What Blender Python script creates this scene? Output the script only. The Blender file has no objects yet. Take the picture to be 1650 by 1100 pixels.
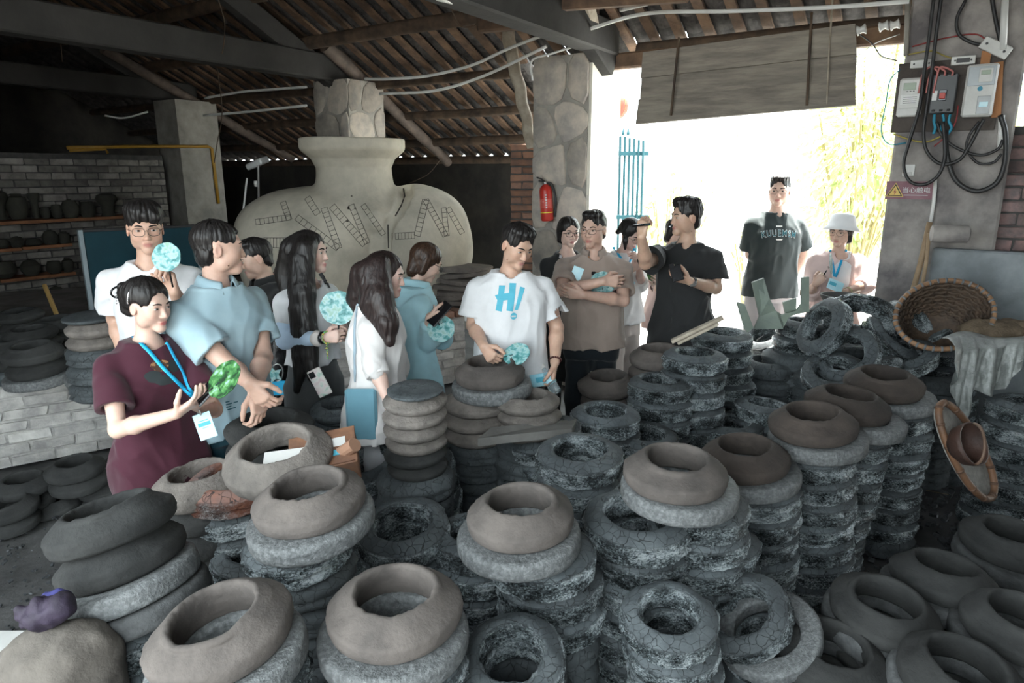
import bpy, bmesh, math, random
import numpy as np
from mathutils import Vector, Matrix
from mathutils.bvhtree import BVHTree
random.seed(7); np.random.seed(7)
S = bpy.context.scene; C = S.collection
PI = math.pi
# ---------------------------------------------------------------- camera
CAMZ = 1.98; PITCH = math.radians(13.8); F = 1100.0
cd = bpy.data.cameras.new('camera'); cam = bpy.data.objects.new('camera', cd); C.objects.link(cam)
cd.lens = 24; cd.sensor_width = 36; cd.clip_start = .05
cam.location = (0, 0, CAMZ); cam.rotation_euler = (PI/2 - PITCH, 0, 0); S.camera = cam
# ---------------------------------------------------------------- daylight
w = bpy.data.worlds.new('sky'); S.world = w; w.use_nodes = True
wn = w.node_tree.nodes; bg = wn['Background']
bg.inputs[0].default_value = (.87, .965, 1, 1); bg.inputs[1].default_value = 2.2
sd = bpy.data.lights.new('sun', 'SUN'); sun = bpy.data.objects.new('sun', sd); C.objects.link(sun)
sd.energy = 14.0; sd.angle = math.radians(3); sd.color = (1, .97, .9)
sun.rotation_euler = (math.radians(16), 0, math.radians(150))   # high sun behind the far side of the yard
S.view_settings.view_transform = 'Standard'; S.view_settings.look = 'None'
S.view_settings.exposure = 1.9; S.view_settings.gamma = 1; S.view_settings.use_curve_mapping = False
# ---------------------------------------------------------------- placing
CP, SP = math.cos(PITCH), math.sin(PITCH)
def ray(px, py):
    x = (px-825)/F; y = (550-py)/F
    return Vector((x, CP+y*SP, -SP+y*CP))
def P(px, py, Y):                       # world point seen at that photo pixel, Y metres in front
    d = ray(px, py); return Vector((0, 0, CAMZ)) + d*(Y/d.y)
def PZ(px, py, z):                      # ... at height z
    d = ray(px, py); return Vector((0, 0, CAMZ)) + d*((z-CAMZ)/d.z)
def PS(px, py, s): return Vector((0, 0, CAMZ)) + ray(px, py)*s
UX = Vector((.56, .83, 0)).normalized(); VX = Vector((UX.y, -UX.x, 0))
def W(u, v, z): return UX*u + VX*v + Vector((0, 0, z))
UROT = math.atan2(VX.y, VX.x)           # rotation that turns +x into the building's v axis
# ---------------------------------------------------------------- materials
MATS = {}
def node(t, typ, **k):
    n = t.nodes.new(typ)
    for a, b in k.items():
        if a.startswith('i_'):
            key = a[2:]; key = int(key) if key.isdigit() else key.replace('_', ' ')
            n.inputs[key].default_value = b
        else: setattr(n, a, b)
    return n
def coords(t, rnd=True, stretch=(1, 1, 1)):
    tc = node(t, 'ShaderNodeTexCoord'); out = tc.outputs['Object']
    if rnd:
        oi = node(t, 'ShaderNodeObjectInfo'); mu = node(t, 'ShaderNodeMath', operation='MULTIPLY'); mu.inputs[1].default_value = 37
        t.links.new(oi.outputs['Random'], mu.inputs[0])
        ad = node(t, 'ShaderNodeVectorMath', operation='ADD'); t.links.new(out, ad.inputs[0]); t.links.new(mu.outputs[0], ad.inputs[1]); out = ad.outputs[0]
    if stretch != (1, 1, 1):
        mp = node(t, 'ShaderNodeMapping'); mp.inputs['Scale'].default_value = stretch; t.links.new(out, mp.inputs[0]); out = mp.outputs[0]
    return out
def ramp(t, src, stops):
    r = node(t, 'ShaderNodeValToRGB'); e = r.color_ramp.elements
    while len(e) < len(stops): e.new(.5)
    for i, (p, c) in enumerate(stops):
        e[i].position = p; e[i].color = (*c, 1) if len(c) == 3 else c
    t.links.new(src, r.inputs[0]); return r.outputs[0]
def base(name):
    m = bpy.data.materials.new(name); m.use_nodes = True; t = m.node_tree; MATS[name] = m
    return m, t, t.nodes['Principled BSDF']
def g(v): return (v, v, v)
def mixc(t, fac, a, b, mode='MIX'):
    n = node(t, 'ShaderNodeMix', data_type='RGBA', blend_type=mode)
    for s, k in ((fac, 0), (a, 6), (b, 7)):
        if isinstance(s, (int, float)): n.inputs[k].default_value = s
        elif isinstance(s, tuple): n.inputs[k].default_value = (*s, 1)
        else: t.links.new(s, n.inputs[k])
    return n.outputs[2]
def M(name, c1, c2=None, sc=6, rough=.8, bump=.3, bsc=60, metal=0, stretch=(1, 1, 1), spec=.4, rnd=True, var=0, lo=.35, hi=.65, attr=None, bd=.01, sheen=0):
    if name in MATS: return MATS[name]
    m, t, p = base(name); c2 = c2 or tuple(x*.75 for x in c1)
    co = coords(t, rnd, stretch)
    n = node(t, 'ShaderNodeTexNoise', i_Scale=sc, i_Detail=6, i_Roughness=.62); t.links.new(co, n.inputs['Vector'])
    col = ramp(t, n.outputs[0], [(lo, c1), (hi, c2)])
    if attr:
        a = node(t, 'ShaderNodeAttribute', attribute_name=attr); col = mixc(t, 1, a.outputs[0], col, 'MULTIPLY')
    if var:
        oi = node(t, 'ShaderNodeObjectInfo'); v = ramp(t, oi.outputs['Random'], [(0, g(1-var)), (1, g(1+var))])
        col = mixc(t, 1, col, v, 'MULTIPLY')
    t.links.new(col, p.inputs['Base Color'])
    p.inputs['Roughness'].default_value = rough; p.inputs['Metallic'].default_value = metal; p.inputs['Specular IOR Level'].default_value = spec
    if sheen: p.inputs['Sheen Weight'].default_value = sheen
    if bump:
        n2 = node(t, 'ShaderNodeTexNoise', i_Scale=bsc, i_Detail=5, i_Roughness=.6); t.links.new(co, n2.inputs['Vector'])
        b = node(t, 'ShaderNodeBump', i_Strength=bump, i_Distance=bd); t.links.new(n2.outputs[0], b.inputs['Height']); t.links.new(b.outputs[0], p.inputs['Normal'])
    return m
# ---------------------------------------------------------------- objects
def tag(o, label=None, cat=None, group=None, kind=None):
    if label: o['label'] = label
    if cat: o['category'] = cat
    if group: o['group'] = group
    if kind: o['kind'] = kind
    return o
def mobj(name, me, mat=None, parent=None, loc=None):
    o = bpy.data.objects.new(name, me); C.objects.link(o)
    if mat is not None and len(me.materials) == 0: me.materials.append(mat)
    if parent is not None: o.parent = parent
    if loc is not None: o.location = loc
    return o
def empty(name, loc=(0, 0, 0), rz=0, **k):
    o = bpy.data.objects.new(name, None); o.empty_display_size = .05; C.objects.link(o); o.location = loc; o.rotation_euler = (0, 0, rz)
    return tag(o, **k)
def shift(me, loc):
    """mesh written in world coordinates -> coordinates about loc"""
    me.transform(Matrix.Translation(-Vector(loc))); return me
def part(name, me, mat, parent, under=None):
    """world-coordinate mesh under an unrotated parent; under = the part it is a piece of"""
    shift(me, parent.location); return mobj(name, me, mat, under or parent)
def thing(name, me, mat, label=None, cat=None, group=None, kind=None, at=None):
    """world-coordinate mesh as a top-level thing with its origin at its base"""
    if at is None:
        n = len(me.vertices); a = np.empty(n*3, 'f'); me.vertices.foreach_get('co', a); a = a.reshape(-1, 3)
        c = (a.min(0)+a.max(0))/2; at = (float(c[0]), float(c[1]), float(a[:, 2].min()))
    shift(me, at); o = mobj(name, me, mat); o.location = at; return tag(o, label, cat, group, kind)
def fromdata(v, f, smooth=True, name='m'):
    me = bpy.data.meshes.new(name); me.from_pydata([tuple(x) for x in v], [], f); me.update()
    if smooth: me.polygons.foreach_set('use_smooth', [True]*len(me.polygons))
    return me
class MB:
    """collects shapes in world coordinates into one mesh"""
    def __init__(s): s.v = []; s.f = []
    def add(s, v, f):
        n = len(s.v); s.v += [tuple(x) for x in v]; s.f += [tuple(i+n for i in q) for q in f]; return s
    def box(s, c, size, ax=None, bev=0):
        """box at centre c; ax = (x, y, z) unit vectors"""
        ax = ax or (Vector((1, 0, 0)), Vector((0, 1, 0)), Vector((0, 0, 1)))
        c = Vector(c); h = [x/2 for x in size]
        if bev <= 0:
            vs = [c+ax[0]*h[0]*i+ax[1]*h[1]*j+ax[2]*h[2]*k for k in (-1, 1) for j in (-1, 1) for i in (-1, 1)]
            return s.add(vs, [(0, 2, 3, 1), (4, 5, 7, 6), (0, 1, 5, 4), (2, 6, 7, 3), (0, 4, 6, 2), (1, 3, 7, 5)])
        bev = min(bev, min(h)*.9); vs = []; idx = {}
        for k in (-1, 1):
            for j in (-1, 1):
                for i in (-1, 1):
                    for a in range(3):
                        hh = [x-bev for x in h]; hh[a] = h[a]; idx[(i, j, k, a)] = len(vs)
                        vs.append(c+ax[0]*hh[0]*i+ax[1]*hh[1]*j+ax[2]*hh[2]*k)
        fs = []; r = [(-1, -1), (1, -1), (1, 1), (-1, 1)]
        def key(a, sg, p, q):
            t = [0, 0, 0]; t[a] = sg; t[(a+1) % 3] = p; t[(a+2) % 3] = q; return tuple(t)
        for a in range(3):
            for sg in (-1, 1):
                q = [idx[key(a, sg, x, y)+(a,)] for x, y in r]; fs.append(tuple(q if sg > 0 else q[::-1]))
        for a in range(3):
            b, d = (a+1) % 3, (a+2) % 3
            for p in (-1, 1):
                for q in (-1, 1):
                    def kk(sa, f):
                        t = [0, 0, 0]; t[a] = sa; t[b] = p; t[d] = q; return idx[tuple(t)+(f,)]
                    e = [kk(-1, b), kk(1, b), kk(1, d), kk(-1, d)]; fs.append(tuple(e if p*q > 0 else e[::-1]))
        for i in (-1, 1):
            for j in (-1, 1):
                for k in (-1, 1):
                    e = [idx[(i, j, k, a)] for a in range(3)]; fs.append(tuple(e if i*j*k > 0 else e[::-1]))
        return s.add(vs, fs)
    def tube(s, pts, r, n=8, closed=False, caps=True):
        """tube through pts; r a number or a list"""
        pts = [Vector(p) for p in pts]; m = len(pts); rs = r if isinstance(r, (list, tuple)) else [r]*m
        vs = []; up = None
        for i, p in enumerate(pts):
            if closed: d = pts[(i+1) % m]-pts[i-1]
            else: d = pts[min(i+1, m-1)]-pts[max(i-1, 0)]
            if d.length < 1e-9: d = Vector((0, 0, 1))
            d.normalize()
            if up is None: up = d.orthogonal().normalized()
            up = (up-d*up.dot(d))
            up = up.normalized() if up.length > 1e-6 else d.orthogonal().normalized()
            w_ = d.cross(up)
            for k in range(n):
                a = 2*PI*k/n; vs.append(p+(up*math.cos(a)+w_*math.sin(a))*rs[i])
        fs = []
        for i in range(m if closed else m-1):
            j = (i+1) % m
            for k in range(n): fs.append((i*n+k, i*n+(k+1) % n, j*n+(k+1) % n, j*n+k))
        if caps and not closed: fs += [tuple(range(n))[::-1], tuple((m-1)*n+k for k in range(n))]
        return s.add(vs, fs)
    def lathe(s, prof, c, n=24, ax=None, capb=True, capt=True):
        """prof = [(r, z)...] about the third axis"""
        ax = ax or (Vector((1, 0, 0)), Vector((0, 1, 0)), Vector((0, 0, 1))); c = Vector(c); vs = []
        for r, z in prof:
            for k in range(n):
                a = 2*PI*k/n; vs.append(c+ax[0]*r*math.cos(a)+ax[1]*r*math.sin(a)+ax[2]*z)
        fs = [(i*n+k, i*n+(k+1) % n, (i+1)*n+(k+1) % n, (i+1)*n+k) for i in range(len(prof)-1) for k in range(n)]
        if capb: fs.append(tuple(range(n))[::-1])
        if capt: fs.append(tuple((len(prof)-1)*n+k for k in range(n)))
        return s.add(vs, fs)
    def prism(s, poly, c, ax, z0, z1, inset=0):
        """poly in (x, y) of ax, from z0 to z1 along ax[2]; the z1 side drawn in by inset"""
        c = Vector(c); n = len(poly); mx = sum(p[0] for p in poly)/n; my = sum(p[1] for p in poly)/n; vs = []
        def ring(z, ins):
            o = []
            for x, y in poly:
                d = math.hypot(x-mx, y-my) or 1; k = max(0, 1-ins/d); o.append(c+ax[0]*(mx+(x-mx)*k)+ax[1]*(my+(y-my)*k)+ax[2]*z)
            return o
        rs = [(z0, 0), (z1, 0)] if not inset else [(z0, 0), (z1-inset*.7, 0), (z1, inset)]
        for z, i in rs: vs += ring(z, i)
        fs = [(i*n+k, i*n+(k+1) % n, (i+1)*n+(k+1) % n, (i+1)*n+k) for i in range(len(rs)-1) for k in range(n)]
        fs += [tuple(range(n))[::-1], tuple((len(rs)-1)*n+k for k in range(n))]
        return s.add(vs, fs)
    def mesh(s, smooth=False): return fromdata(s.v, s.f, smooth)
def sharp(me, deg=40):
    """smooth shading with sharp edges kept"""
    me.polygons.foreach_set('use_smooth', [True]*len(me.polygons)); bm = bmesh.new(); bm.from_mesh(me)
    for e in bm.edges:
        if len(e.link_faces) == 2 and e.calc_face_angle(0) > math.radians(deg): e.smooth = False
    bm.to_mesh(me); bm.free(); return me
def spline(pts, n=6):
    """Catmull-Rom through the points"""
    p = [Vector(x) for x in pts]; p = [p[0]*2-p[1]]+p+[p[-1]*2-p[-2]]; o = []
    for i in range(1, len(p)-2):
        for k in range(n):
            t = k/n; a, b, c_, d = p[i-1:i+3]
            o.append(.5*((2*b)+(c_-a)*t+(2*a-5*b+4*c_-d)*t*t+(3*b-a-3*c_+d)*t**3))
    o.append(p[-2]); return o
def frame(z, x=None):
    """right-handed axes with the third along z"""
    z = Vector(z).normalized(); x = Vector(x) if x is not None else z.orthogonal()
    x = (x-z*x.dot(z)).normalized(); return (x, z.cross(x), z)
# ---------------------------------------------------------------- noise
_H = np.random.RandomState(3).rand(4096).astype('f')
def vnoise(p):
    """value noise, p (n,3) -> 0..1"""
    p = np.asarray(p, 'f'); i = np.floor(p).astype(np.int64); f = p-i; f = f*f*(3-2*f)
    def h(dx, dy, dz): return _H[((i[:, 0]+dx)*73856093 ^ (i[:, 1]+dy)*19349663 ^ (i[:, 2]+dz)*83492791) & 4095]
    r = 0
    for dx in (0, 1):
        for dy in (0, 1):
            for dz in (0, 1):
                r = r+h(dx, dy, dz)*(f[:, 0] if dx else 1-f[:, 0])*(f[:, 1] if dy else 1-f[:, 1])*(f[:, 2] if dz else 1-f[:, 2])
    return r
def fbm(p, o=3):
    r = 0; a = .5; p = np.asarray(p, 'f')
    for k in range(o): r = r+a*vnoise(p*(2**k)+k*17.3); a *= .5
    return r/(1-.5**o)
def npmesh(v, q, smooth=True, col=None):
    me = bpy.data.meshes.new('m'); n = len(q); k = q.shape[1]
    me.vertices.add(len(v)); me.vertices.foreach_set('co', np.ascontiguousarray(v, 'f').ravel())
    me.loops.add(n*k); me.loops.foreach_set('vertex_index', np.ascontiguousarray(q, 'i').ravel())
    me.polygons.add(n); me.polygons.foreach_set('loop_start', np.arange(n, dtype='i')*k)
    me.polygons.foreach_set('use_smooth', np.ones(n, bool) if smooth else np.zeros(n, bool))
    me.update(calc_edges=True); me.validate()
    if col is not None:
        a = me.color_attributes.new('Col', 'FLOAT_COLOR', 'POINT')
        if col.ndim == 1: col = np.stack([col]*3, 1)
        a.data.foreach_set('color', np.concatenate([col, np.ones((len(v), 1))], 1).astype('f').ravel())
    return me
def bvh(me):
    return BVHTree.FromPolygons([v.co.copy() for v in me.vertices], [tuple(p.vertices) for p in me.polygons])
# ---------------------------------------------------------------- writing
def text_mesh(s, size, bold=0, shear=0, spacing=1, depth=0):
    cu = bpy.data.curves.new('t', 'FONT'); cu.body = s; cu.size = size; cu.align_x = 'CENTER'; cu.align_y = 'CENTER'; cu.offset = bold; cu.shear = shear; cu.space_character = spacing; cu.extrude = depth; cu.resolution_u = 3
    o = bpy.data.objects.new('t', cu); C.objects.link(o); dg = bpy.context.evaluated_depsgraph_get(); me = bpy.data.meshes.new_from_object(o.evaluated_get(dg)); bpy.data.objects.remove(o); bpy.data.curves.remove(cu); me.materials.clear(); return me
def place_flat(me, c, ax):
    """flat mesh in xy -> plane through c with axes ax"""
    m = Matrix((ax[0], ax[1], ax[2])).transposed().to_4x4(); m.translation = Vector(c); me.transform(m); return me
# ================================================================ THE SETTING
m_earth = M('earth', (.055, .055, .055), (.11, .11, .11), 3, .95, .6, 25, lo=.3, hi=.7, rnd=False)
m_concrete = M('outdoor_concrete', (.62, .62, .6), (.5, .5, .48), 2, .9, .2, 40, rnd=False)
m_plaster = M('old_plaster', (.34, .32, .28), (.2, .19, .17), 4, .9, .35, 30, rnd=False)
m_plaster_r = M('sooty_render', (.42, .39, .36), (.12, .11, .112), 2.6, .8, .4, 18, rnd=False, lo=.32, hi=.66)
m_mortar = M('mortar', (.36, .34, .3), (.24, .225, .205), 8, .95, .5, 50, rnd=False)
m_mortar_d = M('dark_mortar', (.09, .085, .08), (.05, .05, .05), 8, .95, .5, 50, rnd=False)
m_stone = M('field_stone', (.5, .44, .37), (.27, .25, .23), 5, .85, .5, 30, var=.35)
m_brick_g = M('grey_brick', (.25, .235, .21), (.13, .12, .11), 7, .9, .6, 40, var=.45)
m_brick_w = M('whitewashed_brick', (.56, .55, .52), (.33, .32, .31), 9, .9, .7, 35, var=.18)
m_brick_r = M('red_brick', (.27, .14, .09), (.16, .1, .08), 9, .9, .6, 40, var=.35)
m_brick_s = M('sooty_brick', (.25, .16, .15), (.1, .09, .09), 9, .85, .7, 40, var=.4)
m_wood = M('weathered_wood', (.17, .105, .065), (.065, .042, .03), 5, .8, .5, 30, stretch=(1, 1, 1), var=.3)
m_log = M('purlin_log', (.11, .075, .05), (.045, .032, .025), 6, .85, .5, 30, var=.2)
m_pole = M('pale_pole', (.42, .37, .3), (.26, .22, .17), 9, .8, .4, 30)
m_beam = M('grey_beam', (.045, .043, .041), (.028, .027, .026), 3, .85, .3, 30)
m_tile = M('clay_roof_tile', (.09, .083, .08), (.03, .028, .028), 12, .85, .5, 40, var=.4)
m_white = M('white_pvc', (.72, .72, .7), (.62, .62, .6), 5, .4, .03, 30)
m_black = M('black_rubber', (.02, .02, .022), (.03, .03, .03), 5, .45, .1, 60)
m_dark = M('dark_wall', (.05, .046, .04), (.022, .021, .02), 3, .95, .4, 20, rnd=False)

def plane_box(name, c, size, ax, mat, label, kind='structure', bev=0):
    return thing(name, MB().box(c, size, ax, bev).mesh(), mat, label, kind=kind)
UVZ = (VX, UX, Vector((0, 0, 1)))
Z = Vector((0, 0, 1))
# floor: a sheet of packed earth, the yard beyond the doorway a little higher
def floor_mesh():
    n = 90; us = np.linspace(-3, 8.2, n); vs = np.linspace(-13, 5, n)
    A, B = np.meshgrid(us, vs, indexing='ij'); p = np.stack([A.ravel()*2.1, B.ravel()*2.1, np.zeros(n*n)], 1)
    z = (fbm(p, 4)-.5)*.05-.03
    step = np.clip((A.ravel()-5.0)/.8, 0, 1)*np.clip((B.ravel()+2.9)/.5, 0, 1)*.1
    z = z+step
    v = np.outer(A.ravel(), UX)+np.outer(B.ravel(), VX); v[:, 2] = z
    i = np.arange(n*n).reshape(n, n); q = np.stack([i[:-1, :-1], i[:-1, 1:], i[1:, 1:], i[1:, :-1]], -1).reshape(-1, 4)
    return npmesh(v, q)
thing('floor', floor_mesh(), m_earth, 'dark packed earth floor of the workshop', kind='structure', at=(0, 0, 0))
thing('ground_around', MB().box(W(0, -3, -.2), (70, 70, .1), UVZ).mesh(), M('dull_ground', (.2, .19, .17), (.14, .13, .12), 1, .95, .3, 10, rnd=False), 'dull earth ground around the shed', kind='structure')  # added ground, keeps the sky below the horizon from lighting the roof
thing('yard_ground', MB().box(W(14, 3, -.02), (40, 14, .2), UVZ).mesh(), m_concrete, 'sunlit pale concrete yard beyond the doorway', kind='structure')

# ---- walls of single bricks
def brick_wall(name, p0, p1, z0, z1, bl, bh, depth, gap, mat, mort, label, shared, skip=None, out=None, rough=.006, nvar=5, kind='structure', top=True):
    """bricks laid between p0 and p1 (the seen face), normal to the left of p0->p1 unless out is given"""
    p0, p1 = Vector(p0), Vector(p1); d = (p1-p0); L = d.length; d.normalize(); nrm = out or Vector((d.y, -d.x, 0))
    root = thing(name, MB().box((p0+p1)/2-nrm*(depth/2+.008)+Z*((z0+z1)/2-p0.z), (L-.01, depth, z1-z0-.012), (d, nrm, Z)).mesh(), mort, label, kind=kind)
    meshes = {}
    def bm_(ln, k):
        key = (round(ln, 2), k)
        if key not in meshes:
            r = random.Random(k*7+int(ln*100)); b = MB().box((0, 0, 0), (ln-gap, .06, bh-gap), None, .006)
            b.v = [(x+r.uniform(-1, 1)*rough, y+r.uniform(-1, 1)*rough, z+r.uniform(-1, 1)*rough*.6) for x, y, z in b.v]
            me = b.mesh(); me.materials.append(mat); meshes[key] = me
        return meshes[key]
    n = 0; rows = int((z1-z0)/bh); rot = math.atan2(d.y, d.x)
    for r in range(rows):
        x = -(bl/2 if r % 2 else 0); z = z0+bh*(r+.5)
        while x < L-.02:
            a, b = max(x, 0), min(x+bl, L); x += bl
            if b-a < .05: continue
            c = p0+d*((a+b)/2); c.z = z
            if skip and skip(c): continue
            o = bpy.data.objects.new('brick', bm_(b-a, random.randrange(nvar))); C.objects.link(o); o.parent = root
            o.location = c-nrm*(.03-random.uniform(0, .006))-root.location; o.rotation_euler = (0, random.uniform(-.01, .01), rot+random.uniform(-.012, .012)); n += 1
    return root
brick_wall('wall_left', W(2.4, -9.2, 0), W(5.25, -9.2, 0), .5, 2.22, .265, .083, .22, .014, m_brick_g, m_mortar_d, 'grey brick wall behind the pottery shelves', 'g', skip=lambda c: False)
# the dark rear of the shed
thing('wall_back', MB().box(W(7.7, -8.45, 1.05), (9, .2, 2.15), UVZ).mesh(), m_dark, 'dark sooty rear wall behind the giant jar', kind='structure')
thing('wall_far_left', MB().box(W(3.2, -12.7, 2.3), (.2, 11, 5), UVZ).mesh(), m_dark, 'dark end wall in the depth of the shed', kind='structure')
thing('shade_wall_front', MB().box(W(-.6, -8.1, 1.9), (9.2, .2, 3.9), UVZ).mesh(), m_dark, 'dark front wall left of the open side', kind='structure')  # out of view, added to darken the upper left of the shed
thing('shade_wall_right', MB().box(W(2.4, 2.6, 2.2), (.2, 6, 4.8), UVZ).mesh(), m_dark, 'dark side wall right of the camera', kind='structure')  # out of view, added to darken the lower right
thing('shade_wall_front', MB().box(W(-.6, 1.95, 1.9), (1.5, .2, 3.9), UVZ).mesh(), m_dark, 'dark front wall right of the open side', kind='structure')  # out of view, added to narrow the daylight from behind the camera
# brick end of the rear wall beside the stone pillar
pb = P(822, 420, 7.15); pe = P(866, 420, 7.15)
brick_wall('wall_pier', (pb.x, 7.15, 0), (pe.x+.12, 7.05, 0), .4, 2.28, .25, .075, .25, .013, m_brick_r, m_mortar_d, 'short red brick pier left of the stone pillar', 'r')

# ---- whitewashed brick platform along the left side
PF0 = Vector((-3.9, 4.1, 0)); PF1 = Vector((-.45, 6.43, 0)); PD = (PF1-PF0).normalized(); PN = Vector((PD.y, -PD.x, 0)); PH = .66
brick_wall('wall_platform', PF0, PF1, 0, PH, .26, .083, .1, .012, m_brick_w, m_brick_w, 'whitewashed brick front of the raised platform', 'w', rough=.008)
m_slab = M('platform_slab', (.3, .28, .26), (.17, .16, .15), 4, .95, .4, 30, rnd=False)
pl = [PF0-PN*.06, PF1-PN*.06, PF1-PN*1.9-PD*.1, Vector((-3.3, 9.2, 0)), Vector((-6.6, 7.4, 0)), PF0-PD*1.2+PN*-.06]
thing('platform_top', MB().prism([(p.x, p.y) for p in pl], (0, 0, 0), (Vector((1, 0, 0)), Vector((0, 1, 0)), Z), .0, PH-.004).mesh(), m_slab, 'dusty top of the brick platform', kind='structure')
# row of red edge bricks on the platform's right end
for k in range(9):
    c = PF1-PD*(.08+k*.115)-PN*.06; c.z = PH+.03
    if k == 0: ebr = empty('platform_edging', PF1, label='row of red edge bricks on the platform corner', kind='structure')
    b = part('brick', MB().box(c, (.105, .22, .06), (PD, PN, Z), .008).mesh(), m_brick_r, ebr)

# ---- stone pillars
def clip(poly, a, b, c):
    """keep the part of poly with a*x+b*y<=c"""
    o = []
    for i in range(len(poly)):
        p, q = poly[i], poly[(i+1) % len(poly)]; dp, dq = a*p[0]+b*p[1]-c, a*q[0]+b*q[1]-c
        if dp <= 0: o.append(p)
        if dp*dq < 0: t = dp/(dp-dq); o.append((p[0]+(q[0]-p[0])*t, p[1]+(q[1]-p[1])*t))
    return o
def cells(w, h, seeds, gap):
    out = []
    for i, s in enumerate(seeds):
        poly = [(0, 0), (w, 0), (w, h), (0, h)]
        for j, t in enumerate(seeds):
            if i == j: continue
            a, b = t[0]-s[0], t[1]-s[1]; l = math.hypot(a, b); a /= l; b /= l
            poly = clip(poly, a, b, a*(s[0]+t[0])/2+b*(s[1]+t[1])/2-gap/2)
            if len(poly) < 3: break
        if len(poly) > 2:
            n = len(poly); r = []                       # round the corners
            for k in range(n):
                p, q = poly[k], poly[(k+1) % n]
                for t in (.22, .78): r.append((p[0]+(q[0]-p[0])*t, p[1]+(q[1]-p[1])*t))
            out.append(r)
    return out
def pillar(name, u, v, wv, wu, z1, label, seedsA, seedsB, matA=None, matB=None, core=None, proud=.014):
    """block at (u, v) corner nearest the doorway; front face along v looks to -u, side face along u looks to +v"""
    root = thing(name, MB().box(W(u+wu/2, v-wv/2, z1/2), (wv, wu, z1), UVZ).mesh(), core or m_mortar, label, kind='structure')
    c0 = W(u, v-wv, 0); c1 = W(u, v, 0)
    for seeds, o, ax, mt in ((seedsA, c0, (VX, Z, -UX), matA or m_stone), (seedsB, c1, (UX, Z, VX), matB or m_stone)):
        ww = wv if ax[0] is VX else wu
        for poly in cells(ww, z1, seeds, .028):
            part('stone', sharp(MB().prism(poly, o, ax, -.01, proud+random.uniform(0, .012), .014).mesh(), 50), mt, root)
    return root
def seeds(w, h, nx, ny, jit, sd, z0=0):
    r = random.Random(sd); return [((i+.5+(.25 if j % 2 else -.25)+r.uniform(-jit, jit))*w/nx, z0+(j+.5+r.uniform(-jit, jit))*(h-z0)/ny) for j in range(ny) for i in range(nx)]
m_stone_l = M('doorway_lit_stone', (.78, .74, .64), (.62, .58, .5), 4, .85, .3, 25, var=.1)  # paler than the front stones: doorway light put into the colour
m_plaster_l = M('pale_render', (.72, .69, .6), (.58, .55, .48), 5, .9, .3, 25)  # pale plaster, with light from the doorway put into its colour too
cpos = P(945, 300, 6.2); cu, cv = cpos.dot(UX), cpos.dot(VX)
mid = pillar('pillar_stone', cu, cv, .56, .56, 2.98, 'stone pillar with the red fire extinguisher hanging on it', seeds(.56, 2.98, 2, 8, .2, 4), seeds(.56, 2.98, 1, 6, .25, 9), matB=m_stone_l)
thing('pillar_render', MB().box(W(cu+.29, cv+.012, 1.5), (.03, .57, 2.96), UVZ).mesh(), m_plaster_l, 'pale lime render on the doorway side of the stone pillar', kind='structure')
col2 = pillar('pillar_stone', 5.5, -5.86, .54, .54, 2.98, 'stone pillar rising behind the giant jar neck', seeds(.54, 2.98, 2, 9, .22, 14), seeds(.54, 2.98, 2, 9, .2, 19))
col3 = thing('pillar_render', MB().box(W(5.7, -9.28, 1.47), (.52, .6, 2.94), UVZ).mesh(), m_plaster, 'old rendered pillar at the end of the grey brick wall', kind='structure')
# electric pillar right of the doorway
RP0 = P(1462, 60, 4.83); ru, rv = RP0.dot(UX), RP0.dot(VX); RW = .66
rpil = thing('pillar_render', MB().box(W(ru+.3, rv+RW/2, 1.6), (RW, .6, 3.2), UVZ, .015).mesh(), m_plaster_r, 'sooty rendered pillar carrying the electric meters', kind='structure')
# sooty brick wall right of the electric pillar
brick_wall('wall_right', W(ru+.12, rv+RW-.03, 0), W(ru+.12, 2.9, 0), .9, 2.28, .25, .083, .24, .012, m_brick_s, m_mortar_d, 'sooty brick wall beside the electric meters', 's', out=-UX)
def RPP(px, py, off=0):
    """point on the electric pillar's front face (or off metres before it)"""
    d = ray(px, py); n = -UX; q = W(ru, rv, 0)-UX*off; t = (q-Vector((0, 0, CAMZ))).dot(n)/d.dot(n); return Vector((0, 0, CAMZ))+d*t
# low sooty tank wall in front of it
lw0 = RPP(1503, 400, .12); lw1 = RPP(1650, 392, .12)
thing('tank_wall', MB().box(Vector((lw0.x, lw0.y, lw0.z/2))+VX*.75+UX*.05, (1.5, .1, lw0.z), UVZ, .012).mesh(), M('cement_tank', (.3, .33, .35), (.17, .19, .2), 3, .8, .3, 20), 'low grey cement tank wall behind the bamboo basket', kind='structure')

# ---- roof
SL = .5; RZ = 3.22
def rz(u): return RZ+SL*(5.53-u)
RN = (Z+UX*SL).normalized(); RD = (UX-Z*SL).normalized()      # roof normal, down-slope direction
UE = 5.98                                                       # eave above the doorway
def roof_sheet(u0, u1, v0, v1):  # backing above the tiles, added so no light leaks through
    a, b = W(u0, (v0+v1)/2, rz(u0)), W(u1, (v0+v1)/2, rz(u1)); m = (a+b)/2+RN*.2
    return MB().box(m, (v1-v0, (b-a).length, .03), (VX, RD, RN))
UT = 2.5; UF = -.6
rb = roof_sheet(UT, UE, -2.5, 3.2); rb2 = roof_sheet(UT, 7.75, -13, -3.9); rb3 = roof_sheet(UT, UE, -3.9, -2.5); rb2.add(rb3.v, rb3.f); rb.add(rb2.v, rb2.f)
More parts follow.
